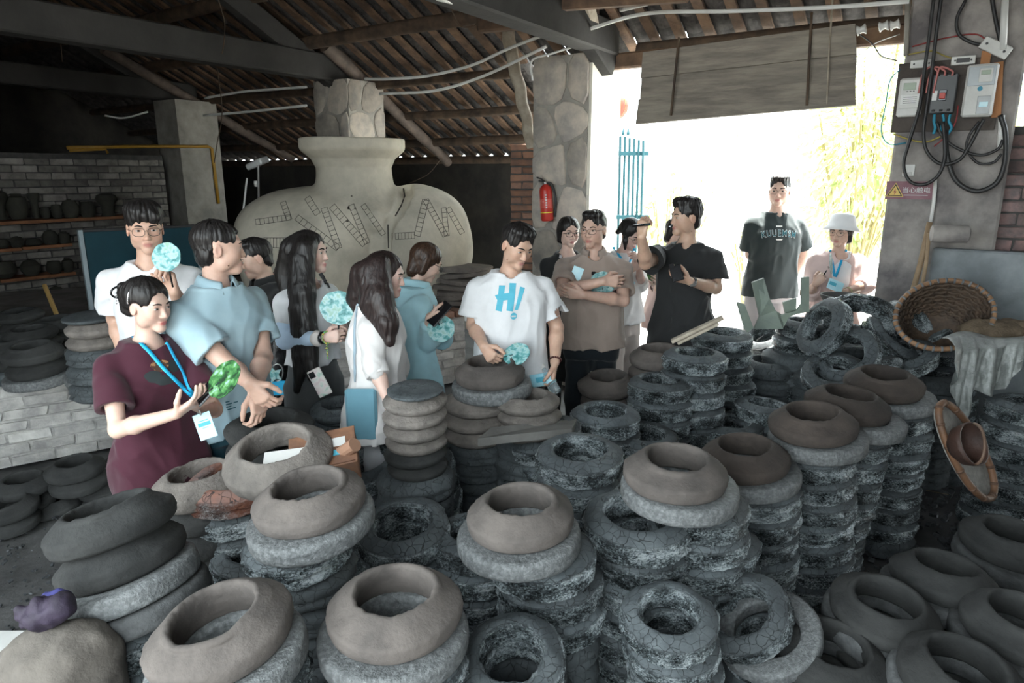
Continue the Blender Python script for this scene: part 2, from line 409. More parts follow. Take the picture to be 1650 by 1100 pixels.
# unseen near slope added over the camera to keep daylight off the roof underside
a_, b_ = W(UT, -5, rz(UT)), W(UF, -5, rz(UT)-SL*(UT-UF)); nd = (b_-a_).normalized(); nn = VX.cross(nd).normalized(); nn = nn if nn.z > 0 else -nn
rb4 = MB().box((a_+b_)/2+nn*.2, (16.4, (b_-a_).length, .03), (VX, nd, nn)); rb.add(rb4.v, rb4.f)
rb5 = MB().box(W(UT, -5, rz(UT)+.3), (16.4, 1.1, .05), UVZ); rb.add(rb5.v, rb5.f)  # ridge strip added against sun leaking between the two slopes
roof = thing('roof', rb.mesh(), m_tile, 'tiled shed roof seen from below', kind='structure')
PITCHV = .235
def batten(v, u0, u1):
    a, b = W(u0, v, rz(u0)), W(u1, v, rz(u1)); m = (a+b)/2+RN*.05
    w_ = random.uniform(.065, .09)
    part('batten', MB().box(m, (w_, (b-a).length, .028), (VX, (RD+VX*random.uniform(-.008, .008)).normalized(), RN)).mesh(), m_wood, roof)
tiles = []; vv = -12.6
while vv < 2.6:
    ue = UE if vv > -4.1 else 7.62
    if vv > -10.2: batten(vv, UT+.1, ue)
    u = ue-.02
    while u > 3.2:
        tiles.append((u, vv+PITCHV/2)); u -= .095
    vv += PITCHV
def tile_shape():
    """a shallow curved roof tile, hollow side up, lying along the slope (x across, y down-slope, z off the roof)"""
    n = 6; v = []; f = []
    for y in (-.1, .1):
        for rr in (0, .014):
            for k in range(n+1):
                x = (k/n-.5)*.215; v.append((x*(1 if y > 0 else .96), y, (x/.1075)**2*.055+rr))
    m = n+1
    for k in range(n):
        f += [(k, k+1, 2*m+k+1, 2*m+k), (m+k, 3*m+k, 3*m+k+1, m+k+1), (k, m+k, m+k+1, k+1), (2*m+k, 2*m+k+1, 3*m+k+1, 3*m+k)]
    f += [(0, 2*m, 3*m, m), (n, m+n, 3*m+n, 2*m+n)]
    return v, f
tv, tf = tile_shape(); tme = fromdata(tv, tf, False); tme.materials.append(m_tile)
def tile_mat(u, v, r):
    m = Matrix((VX, (RD-RN*.13).normalized(), (RN+RD*.13).normalized())).transposed().to_4x4()
    m = m @ Matrix.Rotation(r.uniform(-.05, .05), 4, 'Z'); m.translation = W(u, v, rz(u))+RN*(.062+r.uniform(0, .008)); return m
def seen(p):
    q = p-Vector((0, 0, CAMZ)); s = q.y*CP-q.z*SP
    if s < .1: return None
    return 825+F*q.x/s, 550-F*(q.y*SP+q.z*CP)/s, s
vis = []
for (u, v) in tiles:
    s = seen(W(u, v, rz(u)))
    if s and -30 < s[0] < 1680 and -40 < s[1] < 320: vis.append((s[2]+(0 if s[0] > 560 else 3), u, v))
vis.sort(); near = {(u, v) for _, u, v in vis[:300]}
rt = random.Random(5); sv = []; sf = []
for (u, v) in tiles:
    m = tile_mat(u, v, rt)
    if (u, v) in near:
        o = bpy.data.objects.new('roof_tile', tme); C.objects.link(o); o.parent = roof; m.translation -= roof.location; o.matrix_local = m
    else:
        n = len(sv); sv += [tuple(m @ Vector(x)) for x in tv]; sf += [tuple(i+n for i in q) for q in tf]
ot = part('roof_tile', fromdata(sv, sf, False), m_tile, roof); ot['kind'] = 'stuff'; ot['label'] = 'overlapping grey roof tiles in the far part of the roof'
# purlin logs under the battens
def log(pts, r, mat, n=10, jit=.012, sd=0):
    rr = random.Random(sd); q = spline(pts, 5) if len(pts) > 2 else [Vector(pts[0]).lerp(Vector(pts[1]), i/8) for i in range(9)]
    q = [p+Vector((rr.uniform(-jit, jit), rr.uniform(-jit, jit), rr.uniform(-jit, jit))) for p in q]
    rs = r if isinstance(r, tuple) else (r, r*.92); m = len(q)
    return sharp(MB().tube(q, [rs[0]+(rs[1]-rs[0])*i/(m-1)*1+rr.uniform(-.004, .004) for i in range(m)], n).mesh(), 50)
def purl(u, v0, v1, r=.062, sd=0): part('purlin', log([W(u, v0, rz(u)-r), W(u, v1, rz(u)-r)], r, m_log, sd=sd), m_log, roof)
for i, u in enumerate((3.9, 4.55, 5.2)): purl(u, -12.4, 2.8, .07, i)
purl(5.84, -2.62, 2.9, .075, 11)
for i, u in enumerate((5.95, 6.55, 7.1, 7.55)): purl(u, -12.4, -3.95, .055, 20+i)
# tie beams and rafters of the trusses
def beam(name, a, b, w_, h, mat, label, up=Z):
    a, b = Vector(a), Vector(b); d = (b-a).normalized(); sx = d.cross(up).normalized(); uz = sx.cross(d)
    return thing(name, MB().box((a+b)/2, ((b-a).length, w_, h), (d, sx, uz), .015).mesh(), mat, label, kind='structure')
beam('tie_beam', W(1.2, -6.14, 3.12), W(5.85, -6.14, 3.1), .2, .26, m_beam, 'grey tie beam running to the pillar behind the jar')
beam('tie_beam', W(2.0, -2.86, 3.14), W(5.75, -2.86, 3.1), .2, .26, m_beam, 'grey tie beam running to the pillar with the fire extinguisher')
beam('tie_beam', W(1.2, -9.3, 3.1), W(5.85, -9.3, 3.06), .2, .24, m_beam, 'grey tie beam in the dark far left of the roof')
beam('rafter_beam', W(2.6, -6.14, rz(2.6)-.2), W(5.8, -6.14, rz(5.8)-.22), .14, .2, m_beam, 'sloping rafter beam above the giant jar', RN)
beam('rafter_beam', W(2.6, -9.3, rz(2.6)-.2), W(5.8, -9.3, rz(5.8)-.22), .14, .2, m_beam, 'sloping rafter beam in the dark far left', RN)
beam('rafter_beam', W(2.6, -2.86, rz(2.6)-.2), W(5.75, -2.86, rz(5.75)-.22), .14, .2, m_beam, 'sloping rafter beam above the stone pillar', RN)
m_pole_r = M('brown_pole', (.15, .115, .095), (.085, .068, .058), 8, .8, .4, 30)
thing('rafter_log', log([W(5.35, -5.98, 3.3), W(7.5, -6.1, 2.12)], (.075, .06), m_pole_r, sd=31), m_pole_r, 'sloping round log from the jar pillar down to the rear wall', kind='structure')
thing('rafter_log', log([W(4.6, -9.1, 3.45), W(7.4, -9.25, 2.2)], (.07, .06), m_pole_r, sd=33), m_pole_r, 'sloping round log in the dark left of the roof', kind='structure')
thing('prop_pole', log([P(814, 32, 6.75), P(832, 120, 6.85), P(858, 236, 6.95)], (.062, .055), m_pole, sd=32, n=12), m_pole, 'pale round wooden prop left of the stone pillar', kind='structure')
beam('wall_plate', P(770, 40, 6.2), P(965, 22, 6.0), .1, .13, m_wood, 'short weathered timber over the pale prop')
beam('wall_plate', P(880, 4, 5.6), P(1110, -14, 5.0), .09, .13, m_wood, 'weathered timber across the tie beam at the top')
beam('wall_plate', P(940, -10, 5.75), P(962, 85, 6.2), .1, .12, m_pole, 'pale upright timber end on top of the stone pillar', UX)
beam('door_lintel', W(5.8, -2.86, 2.93), W(5.8, .3, 2.93), .1, .13, m_wood, 'weathered lintel over the doorway')
# ================================================================ CLAY RINGS
def attr_mask(t, name):
    a = node(t, 'ShaderNodeAttribute', attribute_name=name); return a.outputs[0]
def fired_mat(name, tint=(1, 1, 1), red=0):
    m, t, p = base(name); co = coords(t)
    mask = attr_mask(t, 'Col')
    n = node(t, 'ShaderNodeTexNoise', i_Scale=9, i_Detail=7, i_Roughness=.65); t.links.new(co, n.inputs['Vector'])
    top = ramp(t, n.outputs[0], [(.3, (.042, .051, .057)), (.7, (.105, .122, .13))])
    sl = node(t, 'ShaderNodeMapping'); sl.inputs['Scale'].default_value = (1, 1, 1.7); t.links.new(co, sl.inputs[0]); n2 = node(t, 'ShaderNodeTexNoise', i_Scale=95, i_Detail=7, i_Roughness=.85); t.links.new(sl.outputs[0], n2.inputs['Vector'])
    lo_ = node(t, 'ShaderNodeTexNoise', i_Scale=11, i_Detail=3); t.links.new(sl.outputs[0], lo_.inputs['Vector']); mad = node(t, 'ShaderNodeMath', operation='MULTIPLY_ADD'); mad.inputs[1].default_value = .5; t.links.new(lo_.outputs[0], mad.inputs[0]); t.links.new(n2.outputs[0], mad.inputs[2]); sb_ = node(t, 'ShaderNodeMath', operation='SUBTRACT'); sb_.inputs[1].default_value = .235; t.links.new(mad.outputs[0], sb_.inputs[0])
    cr = ramp(t, sb_.outputs[0], [(.38, (.02, .024, .026)), (.48, (.08, .095, .102)), (.55, (.34, .4, .42)), (.63, (.85, .92, .95))])  # pale stops: silver speckle, with doorway glints put into the colour
    if red:
        n3 = node(t, 'ShaderNodeTexNoise', i_Scale=7, i_Detail=5); t.links.new(co, n3.inputs['Vector'])
        rm = ramp(t, n3.outputs[0], [(.5-red*.25, g(0)), (.62, g(1))]); cr = mixc(t, rm, cr, (.3, .115, .07)); top = mixc(t, rm, top, (.25, .11, .075))
    col = mixc(t, mask, top, cr)
    # crackle in the dusty top
    mp = node(t, 'ShaderNodeMapping'); mp.inputs['Scale'].default_value = (1, 1, .6); t.links.new(co, mp.inputs[0])
    dn = node(t, 'ShaderNodeTexNoise', i_Scale=12, i_Detail=2); t.links.new(co, dn.inputs['Vector'])
    dv = mixc(t, .06, mp.outputs[0], dn.outputs[1])
    vo = node(t, 'ShaderNodeTexVoronoi', feature='DISTANCE_TO_EDGE', i_Scale=30, i_Randomness=.85); t.links.new(dv, vo.inputs['Vector'])
    ck = ramp(t, vo.outputs[0], [(.004, g(0)), (.022, g(1))])
    inv = node(t, 'ShaderNodeMath', operation='MAXIMUM'); t.links.new(ck, inv.inputs[0]); t.links.new(mask, inv.inputs[1])
    col = mixc(t, inv.outputs[0], (.025, .028, .03), col)
    oi = node(t, 'ShaderNodeObjectInfo'); v = ramp(t, oi.outputs['Random'], [(0, g(.75)), (1, g(1.2))]); col = mixc(t, 1, col, v, 'MULTIPLY')
    t.links.new(col, p.inputs['Base Color'])
    r = ramp(t, mask, [(0, g(.78)), (1, g(.26))]); t.links.new(r, p.inputs['Roughness']); p.inputs['Specular IOR Level'].default_value = .55
    mm = node(t, 'ShaderNodeMath', operation='MULTIPLY'); t.links.new(mask, mm.inputs[0]); mm.inputs[1].default_value = .45; t.links.new(mm.outputs[0], p.inputs['Metallic'])
    st = node(t, 'ShaderNodeMapping'); st.inputs['Scale'].default_value = (1, 1, 2.6); t.links.new(co, st.inputs[0])
    n4 = node(t, 'ShaderNodeTexNoise', i_Scale=52, i_Detail=8, i_Roughness=.78); t.links.new(st.outputs[0], n4.inputs['Vector'])
    hm = node(t, 'ShaderNodeMath', operation='MULTIPLY'); t.links.new(n4.outputs[0], hm.inputs[0])
    k = ramp(t, mask, [(0, g(.22)), (1, g(2.2))]); t.links.new(k, hm.inputs[1])
    ha = node(t, 'ShaderNodeMath', operation='ADD'); t.links.new(hm.outputs[0], ha.inputs[0]); c5 = node(t, 'ShaderNodeMath', operation='MULTIPLY'); t.links.new(inv.outputs[0], c5.inputs[0]); c5.inputs[1].default_value = .35; t.links.new(c5.outputs[0], ha.inputs[1])
    b = node(t, 'ShaderNodeBump', i_Strength=1, i_Distance=.016); t.links.new(ha.outputs[0], b.inputs['Height']); t.links.new(b.outputs[0], p.inputs['Normal'])
    return m
m_fired = fired_mat('fired_ring_crust'); m_fired_r = fired_mat('rust_red_ring_crust', red=1)
m_raw = M('raw_clay', (.125, .108, .098), (.075, .066, .061), 7, .95, .45, 75, var=.14, bd=.007)
m_raw_d = M('dark_raw_clay', (.058, .046, .039), (.034, .028, .025), 7, .95, .5, 70, var=.15, bd=.008)
m_raw_b = M('charcoal_raw_clay', (.038, .039, .038), (.02, .021, .021), 6, .93, .45, 70, var=.15, bd=.008)  # near-black clay, partly the shade of the lower right corner
m_raw_g = M('pale_grey_clay', (.2, .178, .16), (.12, .108, .098), 9, .95, .7, 60, var=.12, bd=.01)
m_collar = M('speckled_collar', (.1, .106, .108), (.2, .21, .212), 60, .6, .9, 90, var=.15, lo=.42, hi=.68, bd=.008)
m_collar_d = M('shaded_collar', (.05, .052, .053), (.09, .094, .096), 20, .85, .6, 60, var=.15)  # darker copy of the speckled collar, corner shade put into its colour
PROF = {   # (radius, height, crust)
 'lid': [(.125, 0, 0), (.166, 0, 0), (.179, .011, 0), (.185, .03, 0), (.186, .05, 0), (.183, .06, 0), (.166, .073, 0), (.148, .087, 0), (.131, .101, 0), (.122, .108, 0), (.114, .109, 0), (.108, .103, 0), (.107, .085, 0), (.112, .05, 0), (.119, .02, 0)],
 'flat': [(.12, 0, 0), (.16, 0, 0), (.178, .013, 0), (.186, .03, 0), (.187, .042, 0), (.178, .052, 0), (.16, .063, 0), (.14, .076, 0), (.127, .084, 0), (.117, .085, 0), (.108, .078, 0), (.108, .05, 0), (.114, .02, 0)],
 'collar': [(.13, 0, 0), (.196, 0, 0), (.207, .006, 0), (.211, .02, 0), (.211, .05, 0), (.208, .062, 0), (.198, .069, 0), (.175, .071, 0), (.15, .071, 0), (.135, .069, 0), (.128, .06, 0), (.126, .03, 0)],
 'fired': [(.12, 0, 1), (.166, 0, 1), (.178, .005, 1), (.184, .016, 1), (.185, .032, 1), (.179, .04, 1), (.185, .046, 1), (.188, .06, 1), (.186, .072, 1), (.181, .079, .3), (.177, .083, 0), (.168, .09, 0), (.154, .098, 0), (.142, .104, 0), (.13, .107, 0), (.119, .106, .1), (.112, .1, .8), (.107, .085, 1), (.106, .06, 1), (.108, .035, 1), (.113, .015, 1)],
 'plate': [(.01, .012, 0), (.09, .012, 0), (.14, .004, 0), (.165, .016, 0), (.168, .026, 0), (.16, .033, 0), (.12, .03, 0), (.1, .037, 0), (.085, .034, 0), (.04, .036, 0), (.006, .036, 0)],
}
HT = {'lid': .107, 'flat': .083, 'collar': .069, 'fired': .104, 'plate': .03}
def densify(pr, step):
    o = []
    for i in range(len(pr)):
        a, b = pr[i], pr[(i+1) % len(pr)]; L = math.hypot(a[0]-b[0], a[1]-b[1]); n = max(1, int(L/step))
        for k in range(n): o.append(tuple(a[j]+(b[j]-a[j])*k/n for j in range(3)))
    return o
RINGM = {}
def ring_mesh(kind, var, lowp=False):
    key = (kind, var, lowp)
    if key in RINGM: return RINGM[key]
    closed = kind != 'plate'; pr = densify(PROF[kind], .022 if lowp else .0065) if closed else PROF[kind]
    n = 40 if lowp else 112; m = len(pr); a = np.linspace(0, 2*PI, n, endpoint=False)
    pr = np.array(pr); R = pr[:, 0][:, None]*np.ones(n); Zz = pr[:, 1][:, None]*np.ones(n); cr = (pr[:, 2][:, None]*np.ones(n)).ravel()
    x = (R*np.cos(a)).ravel(); y = (R*np.sin(a)).ravel(); z = Zz.ravel(); p = np.stack([x, y, z], 1); sd = var*13.7+len(kind)
    nr = fbm(p*np.array([9, 9, 9])+sd, 2)-.5; nf = fbm(p*np.array([60, 60, 90])+sd, 3)-.5
    rad = np.hypot(x, y)
    if kind == 'fired':
        lay = fbm(np.stack([np.cos(np.arctan2(y, x))*3, np.sin(np.arctan2(y, x))*3, z*95], 1)+sd, 2)-.5
        dr = nr*.016+cr*(nf*.014+lay*.024); dz = nr*.012+nf*.003*(1-cr)
    elif kind == 'collar': dr = nr*.008+nf*.0035; dz = nr*.006+nf*.002
    else:
        pit = np.clip(fbm(p*np.array([34, 34, 60])+sd+5, 2)-.62, 0, 1); rim = np.exp(-((rad-.118)/.014)**2)+np.exp(-((rad-.185)/.008)**2)*.7
        dr = nr*.016+nf*(.0025+.006*rim)-pit*.006; dz = nr*.013+nf*(.002+.006*rim)
    outer = np.where(rad > .135, 1, -1) if closed else np.ones(len(rad))
    nrad = rad+dr*outer; x = x*nrad/rad; y = y*nrad/rad
    el = 1+.03*math.sin(sd*3); x = x*el; z = z+dz*(z > .008)*(1 if closed else .3)
    i = np.arange(m*n).reshape(m, n); j = np.roll(i, -1, 1)
    k = np.roll(i, -1, 0) if closed else None
    if closed: q = np.stack([i, j, np.roll(j, -1, 0), k], -1).reshape(-1, 4)
    else: q = np.stack([i[:-1], j[:-1], j[1:], i[1:]], -1).reshape(-1, 4)
    if closed: q = q[:, ::1]
    me = npmesh(np.stack([x, y, z], 1), q, True, np.clip(cr+(fbm(p*25+sd, 2)-.5)*.9*(cr > .05)*(cr < .95), 0, 1)); RINGM[key] = me; return me
KINDS = {  # code: (shape, material, look, name)
 'L': ('lid', m_raw, 'grey-brown raw clay ring'), 'B': ('lid', m_raw_d, 'dark brown raw clay ring'), 'N': ('lid', m_raw_b, 'charcoal-dark raw clay ring'),
 'W': ('lid', m_raw_g, 'pale grey raw clay ring'), 'R': ('flat', m_raw_g, 'rough pale clay ring'), 'G': ('flat', m_raw_b, 'flat dark clay ring'),
 'K': ('collar', m_collar, 'straight-sided speckled grey ring'), 'k': ('collar', m_collar_d, 'straight-sided dusty grey ring'),
 'F': ('fired', m_fired, 'cracked glossy fired ring'), 'O': ('fired', m_fired_r, 'rust-red cracked fired ring'), 'P': ('plate', m_fired, 'flat round clay disc'), 'Q': ('flat', m_fired, 'smooth black ring'),
}
ORD = ['top', 'second', 'third', 'fourth', 'fifth', 'sixth', 'seventh', 'eighth', 'ninth', 'tenth', 'eleventh']
RMESH = {}
def rm(code, var, lowp=False):
    sh, mt, _ = KINDS[code]; key = (code, var, lowp)
    if key not in RMESH:
        me = ring_mesh(sh, var, lowp).copy(); me.materials.append(mt); RMESH[key] = me
    return RMESH[key]
FEET = [(P(x, 430, y).x, y) for x, y in ((238, 3.5), (236, 2.72), (350, 3.0), (412, 3.95), (496, 3.65), (604, 3.3), (662, 3.9), (822, 3.75), (957, 4.5), (1006, 5.3), (1106, 4.6))]   # where the visitors stand
rr = random.Random(11); RINGS = []; STUFF = MB()
def put_ring(code, pos, tilt=(0, 0), sc=1, label='', group=None, var=None):
    """tilt = (degrees, azimuth of the low side)"""
    var = rr.randrange(5) if var is None else var
    o = bpy.data.objects.new('clay_ring' if code != 'P' else 'pottery_disc', rm(code, var)); C.objects.link(o)
    az = math.radians(tilt[1]); q = Matrix.Rotation(math.radians(tilt[0]), 3, Vector((-math.sin(az), math.cos(az), 0)))
    q = q @ Matrix.Rotation(rr.uniform(0, 6.28), 3, 'Z'); o.rotation_euler = q.to_euler(); o.location = pos; o.scale = (sc*rr.uniform(.98, 1.02),)*2+(sc,)
    tag(o, label, 'clay ring' if code != 'P' else 'disc', group); RINGS.append(o); return o
def stack(where, px, py, wpx, codes, tilt=(0, 0), lean=(0, 0), offs=None, base_z=0, fill=True, D=None, sc=1, tilts=None, jit=.007):
    """px, py: middle of the top ring's upper face in the photograph, wpx: its width there; codes: rings from the top down"""
    D = D or {'K': .42, 'k': .42, 'P': .335}.get(codes[0], .37); s = D*sc*F/wpx; top = PS(px, py, s)
    pos = top.copy(); n = len(codes); i = 0
    for i, c in enumerate(codes):
        h = HT[KINDS[c][0]]*sc; t = tilts[i] if tilts and i < len(tilts) else tilt
        az = math.radians(t[1]); a = math.radians(t[0]); nz = Vector((math.sin(a)*math.cos(az), math.sin(a)*math.sin(az), math.cos(a)))
        pos = pos-nz*h
        o = Vector((rr.uniform(-jit, jit), rr.uniform(-jit, jit), 0))
        if i: pos += Vector((lean[0], lean[1], 0))
        if offs and i in offs: pos += Vector((offs[i][0], offs[i][1], 0))
        if pos.z < base_z-.06: break
        if n == 1: lab = f"{KINDS[c][2]} {where}"
        elif i == 0: lab = f"{KINDS[c][2]}, top of stack {where}"
        else: lab = f"{KINDS[c][2]}, {ORD[i]} in stack {where}"
        put_ring(c, pos+o, t, sc, lab, 'clay rings piled on the workshop floor')
    if fill:                                   # buried rest of the stack
        lo = ring_mesh('fired', 0, True); lv = [v.co.copy() for v in lo.vertices]; lf = [tuple(p.vertices) for p in lo.polygons]
        lv = [Vector((v.x*.93, v.y*.93, v.z)) for v in lv]
        while pos.z-.104 > base_z-.05 and not any((pos.x-a)**2+(pos.y-b)**2 < .1 for a, b in FEET):
            pos = pos+Vector((rr.uniform(-.008, .008), rr.uniform(-.008, .008), -.104)); STUFF.add([v+pos for v in lv], lf)
# ---- front row
stack('at the lower left corner', 168, 812, 190, 'NNKkFF', tilt=(16, 158), lean=(.008, -.012))
stack('at the front edge, second from the left', 338, 985, 232, 'LKF', tilt=(10, 205), offs={1: (.02, -.02)})
stack('at the front edge below the middle', 630, 950, 212, 'LKF', tilt=(3, 260), offs={1: (.01, -.02), 2: (.02, 0)})
stack('in front of the orange-brown ring', 492, 778, 180, 'LKF', tilt=(8, 215), offs={1: (0, -.02), 2: (-.06, 0)})
stack('in the lower middle', 836, 803, 175, 'LKFFF', tilt=(4, 220), offs={1: (0, -.015), 2: (.075, .0), 3: (.01, 0)})
stack('right of the middle', 1092, 734, 163, 'LKFFFFFF', tilt=(3, 280), offs={1: (.015, 0), 2: (.09, .02)})
stack('of nearest dark-topped column', 1200, 715, 140, 'BKFFFFFFF', tilt=(5, 215), offs={1: (.02, 0), 2: (.03, 0)})
stack('of second dark-topped column', 1311, 662, 134, 'BKFFFFFFF', tilt=(6, 210), offs={1: (.02, 0), 2: (-.01, 0)})
stack('of third dark-topped column', 1372, 633, 126, 'BKFFFFFFF', tilt=(5, 330), offs={1: (.05, 0), 2: (-.03, -.02)})
stack('of farthest dark-topped column', 1428, 600, 117, 'BKFFFFFFF', tilt=(4, 260), offs={1: (.03, 0), 2: (.03, 0)}, lean=(.004, 0))
stack('between the last dark-topped columns', 1420, 690, 104, 'FFFFFF', lean=(.004, .0))
stack('behind the nearest dark-topped column', 1262, 768, 126, 'FFFFF', lean=(.006, 0))
stack('left of the nearest dark-topped column', 1150, 860, 150, 'FFFF')
stack('with open hole below the middle right', 1028, 822, 174, 'FFFFFF', tilt=(4, 260), lean=(.006, 0), sc=1.08)
stack('at the bottom edge right of the middle', 1078, 985, 158, 'FFFF', tilt=(10, 265), lean=(.012, -.01), sc=.85)
stack('leaning at the bottom edge', 1192, 982, 148, 'FKF', tilts=[(33, 210), (24, 215), (10, 215)], offs={1: (.06, -.02)}, sc=.88)
stack('tipped over at the bottom middle', 826, 1050, 168, 'FF', tilt=(18, 250), sc=.85)
stack('facing up left of the middle', 648, 838, 150, 'FFF', tilt=(10, 255))
stack('left of the facing-up fired ring', 415, 878, 148, 'FFFF', tilt=(7, 280), lean=(.02, .0))
stack('topped by the orange-brown ring', 372, 764, 146, 'OFFFF', tilt=(6, 250), lean=(.003, .0))
stack('behind the maroon-dressed woman', 316, 758, 146, 'WNNNN', tilt=(6, 200))
stack('resting tilted on the cardboard box', 444, 716, 172, 'W', tilt=(17, 262), fill=False, sc=1.1)
stack('in front of the blue polo man', 430, 673, 138, 'GNN', tilt=(3, 260))
stack('in front of the grey cargo trousers', 546, 648, 92, 'QPFF', tilt=(3, 260), sc=.8)
stack('before the white-shirted woman', 668, 626, 92, 'PRRRRGG', tilt=(3, 250), lean=(-.002, 0), sc=.74)
stack('before the man with the H print', 790, 582, 115, 'LKRRR', tilt=(3, 235), offs={2: (-.08, 0)})
stack('right beside the stack before the H print', 850, 634, 103, 'RRR', offs={1: (.01, 0)}, sc=.88)
stack('below the plank in the middle', 760, 716, 104, 'FFF', tilt=(8, 230), offs={1: (.03, 0)})
stack('tilted on the grey plank', 874, 692, 118, 'FF', tilt=(17, 205), offs={1: (0, .0)})
stack('with a wide silvery hole in the middle', 936, 722, 140, 'FFF', tilt=(6, 255))
stack('before the khaki polo man, silvery hole', 977, 660, 113, 'FFF', tilt=(3, 260))
stack('right of the silvery hole ring', 1036, 695, 112, 'FFF', tilt=(3, 270))
stack('leaning left behind the tilted fired ring', 668, 742, 126, 'FFF', tilt=(16, 235))
stack('leaning against the cardboard box', 588, 738, 124, 'FFF', tilt=(17, 225))
stack('beside the dark trousers', 980, 604, 94, 'LLN', tilt=(6, 225))
stack('of thick rings before the black tee man', 1065, 610, 104, 'FFFF', lean=(.002, 0))
stack('behind the thick fired rings', 1118, 566, 102, 'FFFFF', lean=(.002, -.003))
stack('under the two wooden slats', 1060, 560, 92, 'LLN', tilt=(4, 230))
stack('right of the wooden slats', 1164, 533, 94, 'FFFFFF', lean=(.012, -.004))
stack('slumped sideways beside the green shards', 1232, 536, 74, 'FFFF', tilt=(34, 205), lean=(.03, -.01), jit=.01)
stack('under the green shards', 1298, 516, 90, 'FFFFFF', lean=(-.003, -.002), tilt=(4, 20))
stack('lying low in the dark gap behind', 1232, 648, 98, 'FF', tilt=(6, 20))
stack('lying low before the dark gap', 1178, 676, 100, 'FF', tilt=(3, 260))
stack('under the plastic sheet', 1528, 556, 92, 'FFFFF', tilt=(4, 180))
stack('at right edge beside the winnowing basket', 1656, 646, 112, 'FFFFFFF', tilt=(3, 20), lean=(-.004, 0))
stack('slumped at the right behind the row', 1496, 612, 88, 'FFF', tilt=(28, 20))
stack('behind the lower middle lid', 768, 852, 150, 'FFFFF', lean=(-.004, 0))
stack('between the front lids', 548, 908, 142, 'FFFF', tilt=(5, 250))
# toppled rings on the heap before the doorway
for i, (px, py, Y, t, az, sc, where) in enumerate([
    (1338, 520, 4.05, 62, 190, 1, 'standing on edge beside the green shards'), (1385, 512, 4.15, 50, 60, 1.12, 'toppled highest on the heap'),
    (1372, 566, 3.95, 58, 215, 1, 'toppled lowest on the heap'), (1425, 545, 4.1, 40, 320, 1, 'toppled at the middle of the heap'),
    (1452, 520, 4.3, 64, 20, 1, 'toppled below the bamboo basket'), (1462, 575, 4.0, 25, 200, 1, 'lying under the bamboo basket'),
    (1410, 600, 3.9, 35, 120, 1, 'half buried behind the last brown ring'), (1345, 600, 3.9, 30, 240, .95, 'half buried right of the green shards stack'),
    (1500, 545, 4.25, 30, 150, 1, 'lying before the bamboo basket')]):
    put_ring('F', P(px, py, Y)-Vector((0, 0, .05)), (t, az), sc, f'cracked glossy fired ring {where}', 'clay rings piled on the workshop floor')
for px, py in ((1350, 640), (1405, 640), (1470, 630), (1440, 600), (1500, 600), (1380, 600), (1322, 566), (1365, 552), (1410, 548), (1455, 556), (1330, 600), (1275, 566), (1240, 580)):
    p = P(px, py, 4.15 if py > 590 else 4.42); pos = Vector((p.x, p.y, p.z-.1)); lo = ring_mesh('fired', 1, True)
    while pos.z > -.05: STUFF.add([v.co+pos for v in lo.vertices], [tuple(q.vertices) for q in lo.polygons]); pos.z -= .104
# ---- rings on the floor at the lower right, shade put into their dark colours
for px, py, wp, codes, tl, where in ((1522, 905, 152, 'NkG', (5, 30), 'third from the right in the dark corner'), (1436, 962, 164, 'NkG', (9, 290), 'between the columns and the dark corner'), (1346, 1035, 172, 'NkG', (8, 285), 'at the bottom edge beside the columns'),
    (1636, 853, 140, 'NkG', (5, 300), 'farthest back at the right edge'), (1655, 985, 172, 'NkG', (6, 300), 'lower one at the right edge'), (1562, 1065, 188, 'NkG', (8, 285), 'at the bottom right corner')):
    stack(where, px, py, wp, codes, tl, base_z=-.03)
# ---- on the floor before the platform
for px, py, wp, codes, where in ((38, 768, 84, 'NN', 'at the left edge beside the platform'), (118, 742, 84, 'NN', 'on the floor beside the platform'), (166, 770, 80, 'NNk', 'on floor left of the maroon-dressed woman'),
    (84, 800, 82, 'N', 'alone on the floor at the left'), (6, 806, 88, 'NN', 'cut off by the left edge'), (196, 738, 70, 'NN', 'on floor behind the maroon-dressed woman')):
    stack(where, px, py, wp, codes, (4, 250), fill=False, base_z=-.4, sc=.84)
# ---- on the platform
for px, py, wp, codes, where in ((50, 555, 86, 'NNK', 'nearest on the platform'), (152, 548, 90, 'NNK', 'on the platform left of the maroon-dressed woman'), (150, 508, 84, 'PRR', 'of olive rings on the platform'),
    (48, 528, 78, 'GG', 'of dark rings on the platform at the left'), (92, 512, 74, 'GGN', 'farther back on the platform'), (8, 545, 80, 'NN', 'on the platform at the left edge'), (85, 545, 70, 'GG', 'between the nearest platform stacks'), (30, 500, 70, 'GN', 'at the back of the platform'), (195, 520, 78, 'GNG', 'on the platform behind the maroon-dressed woman')):
    stack(where, px, py, wp, codes, (4, 250), fill=True, base_z=PH, sc=.9)
st = thing('buried_rings', STUFF.mesh(True), m_fired, 'fired rings hidden in the depth of the pile', kind='stuff')
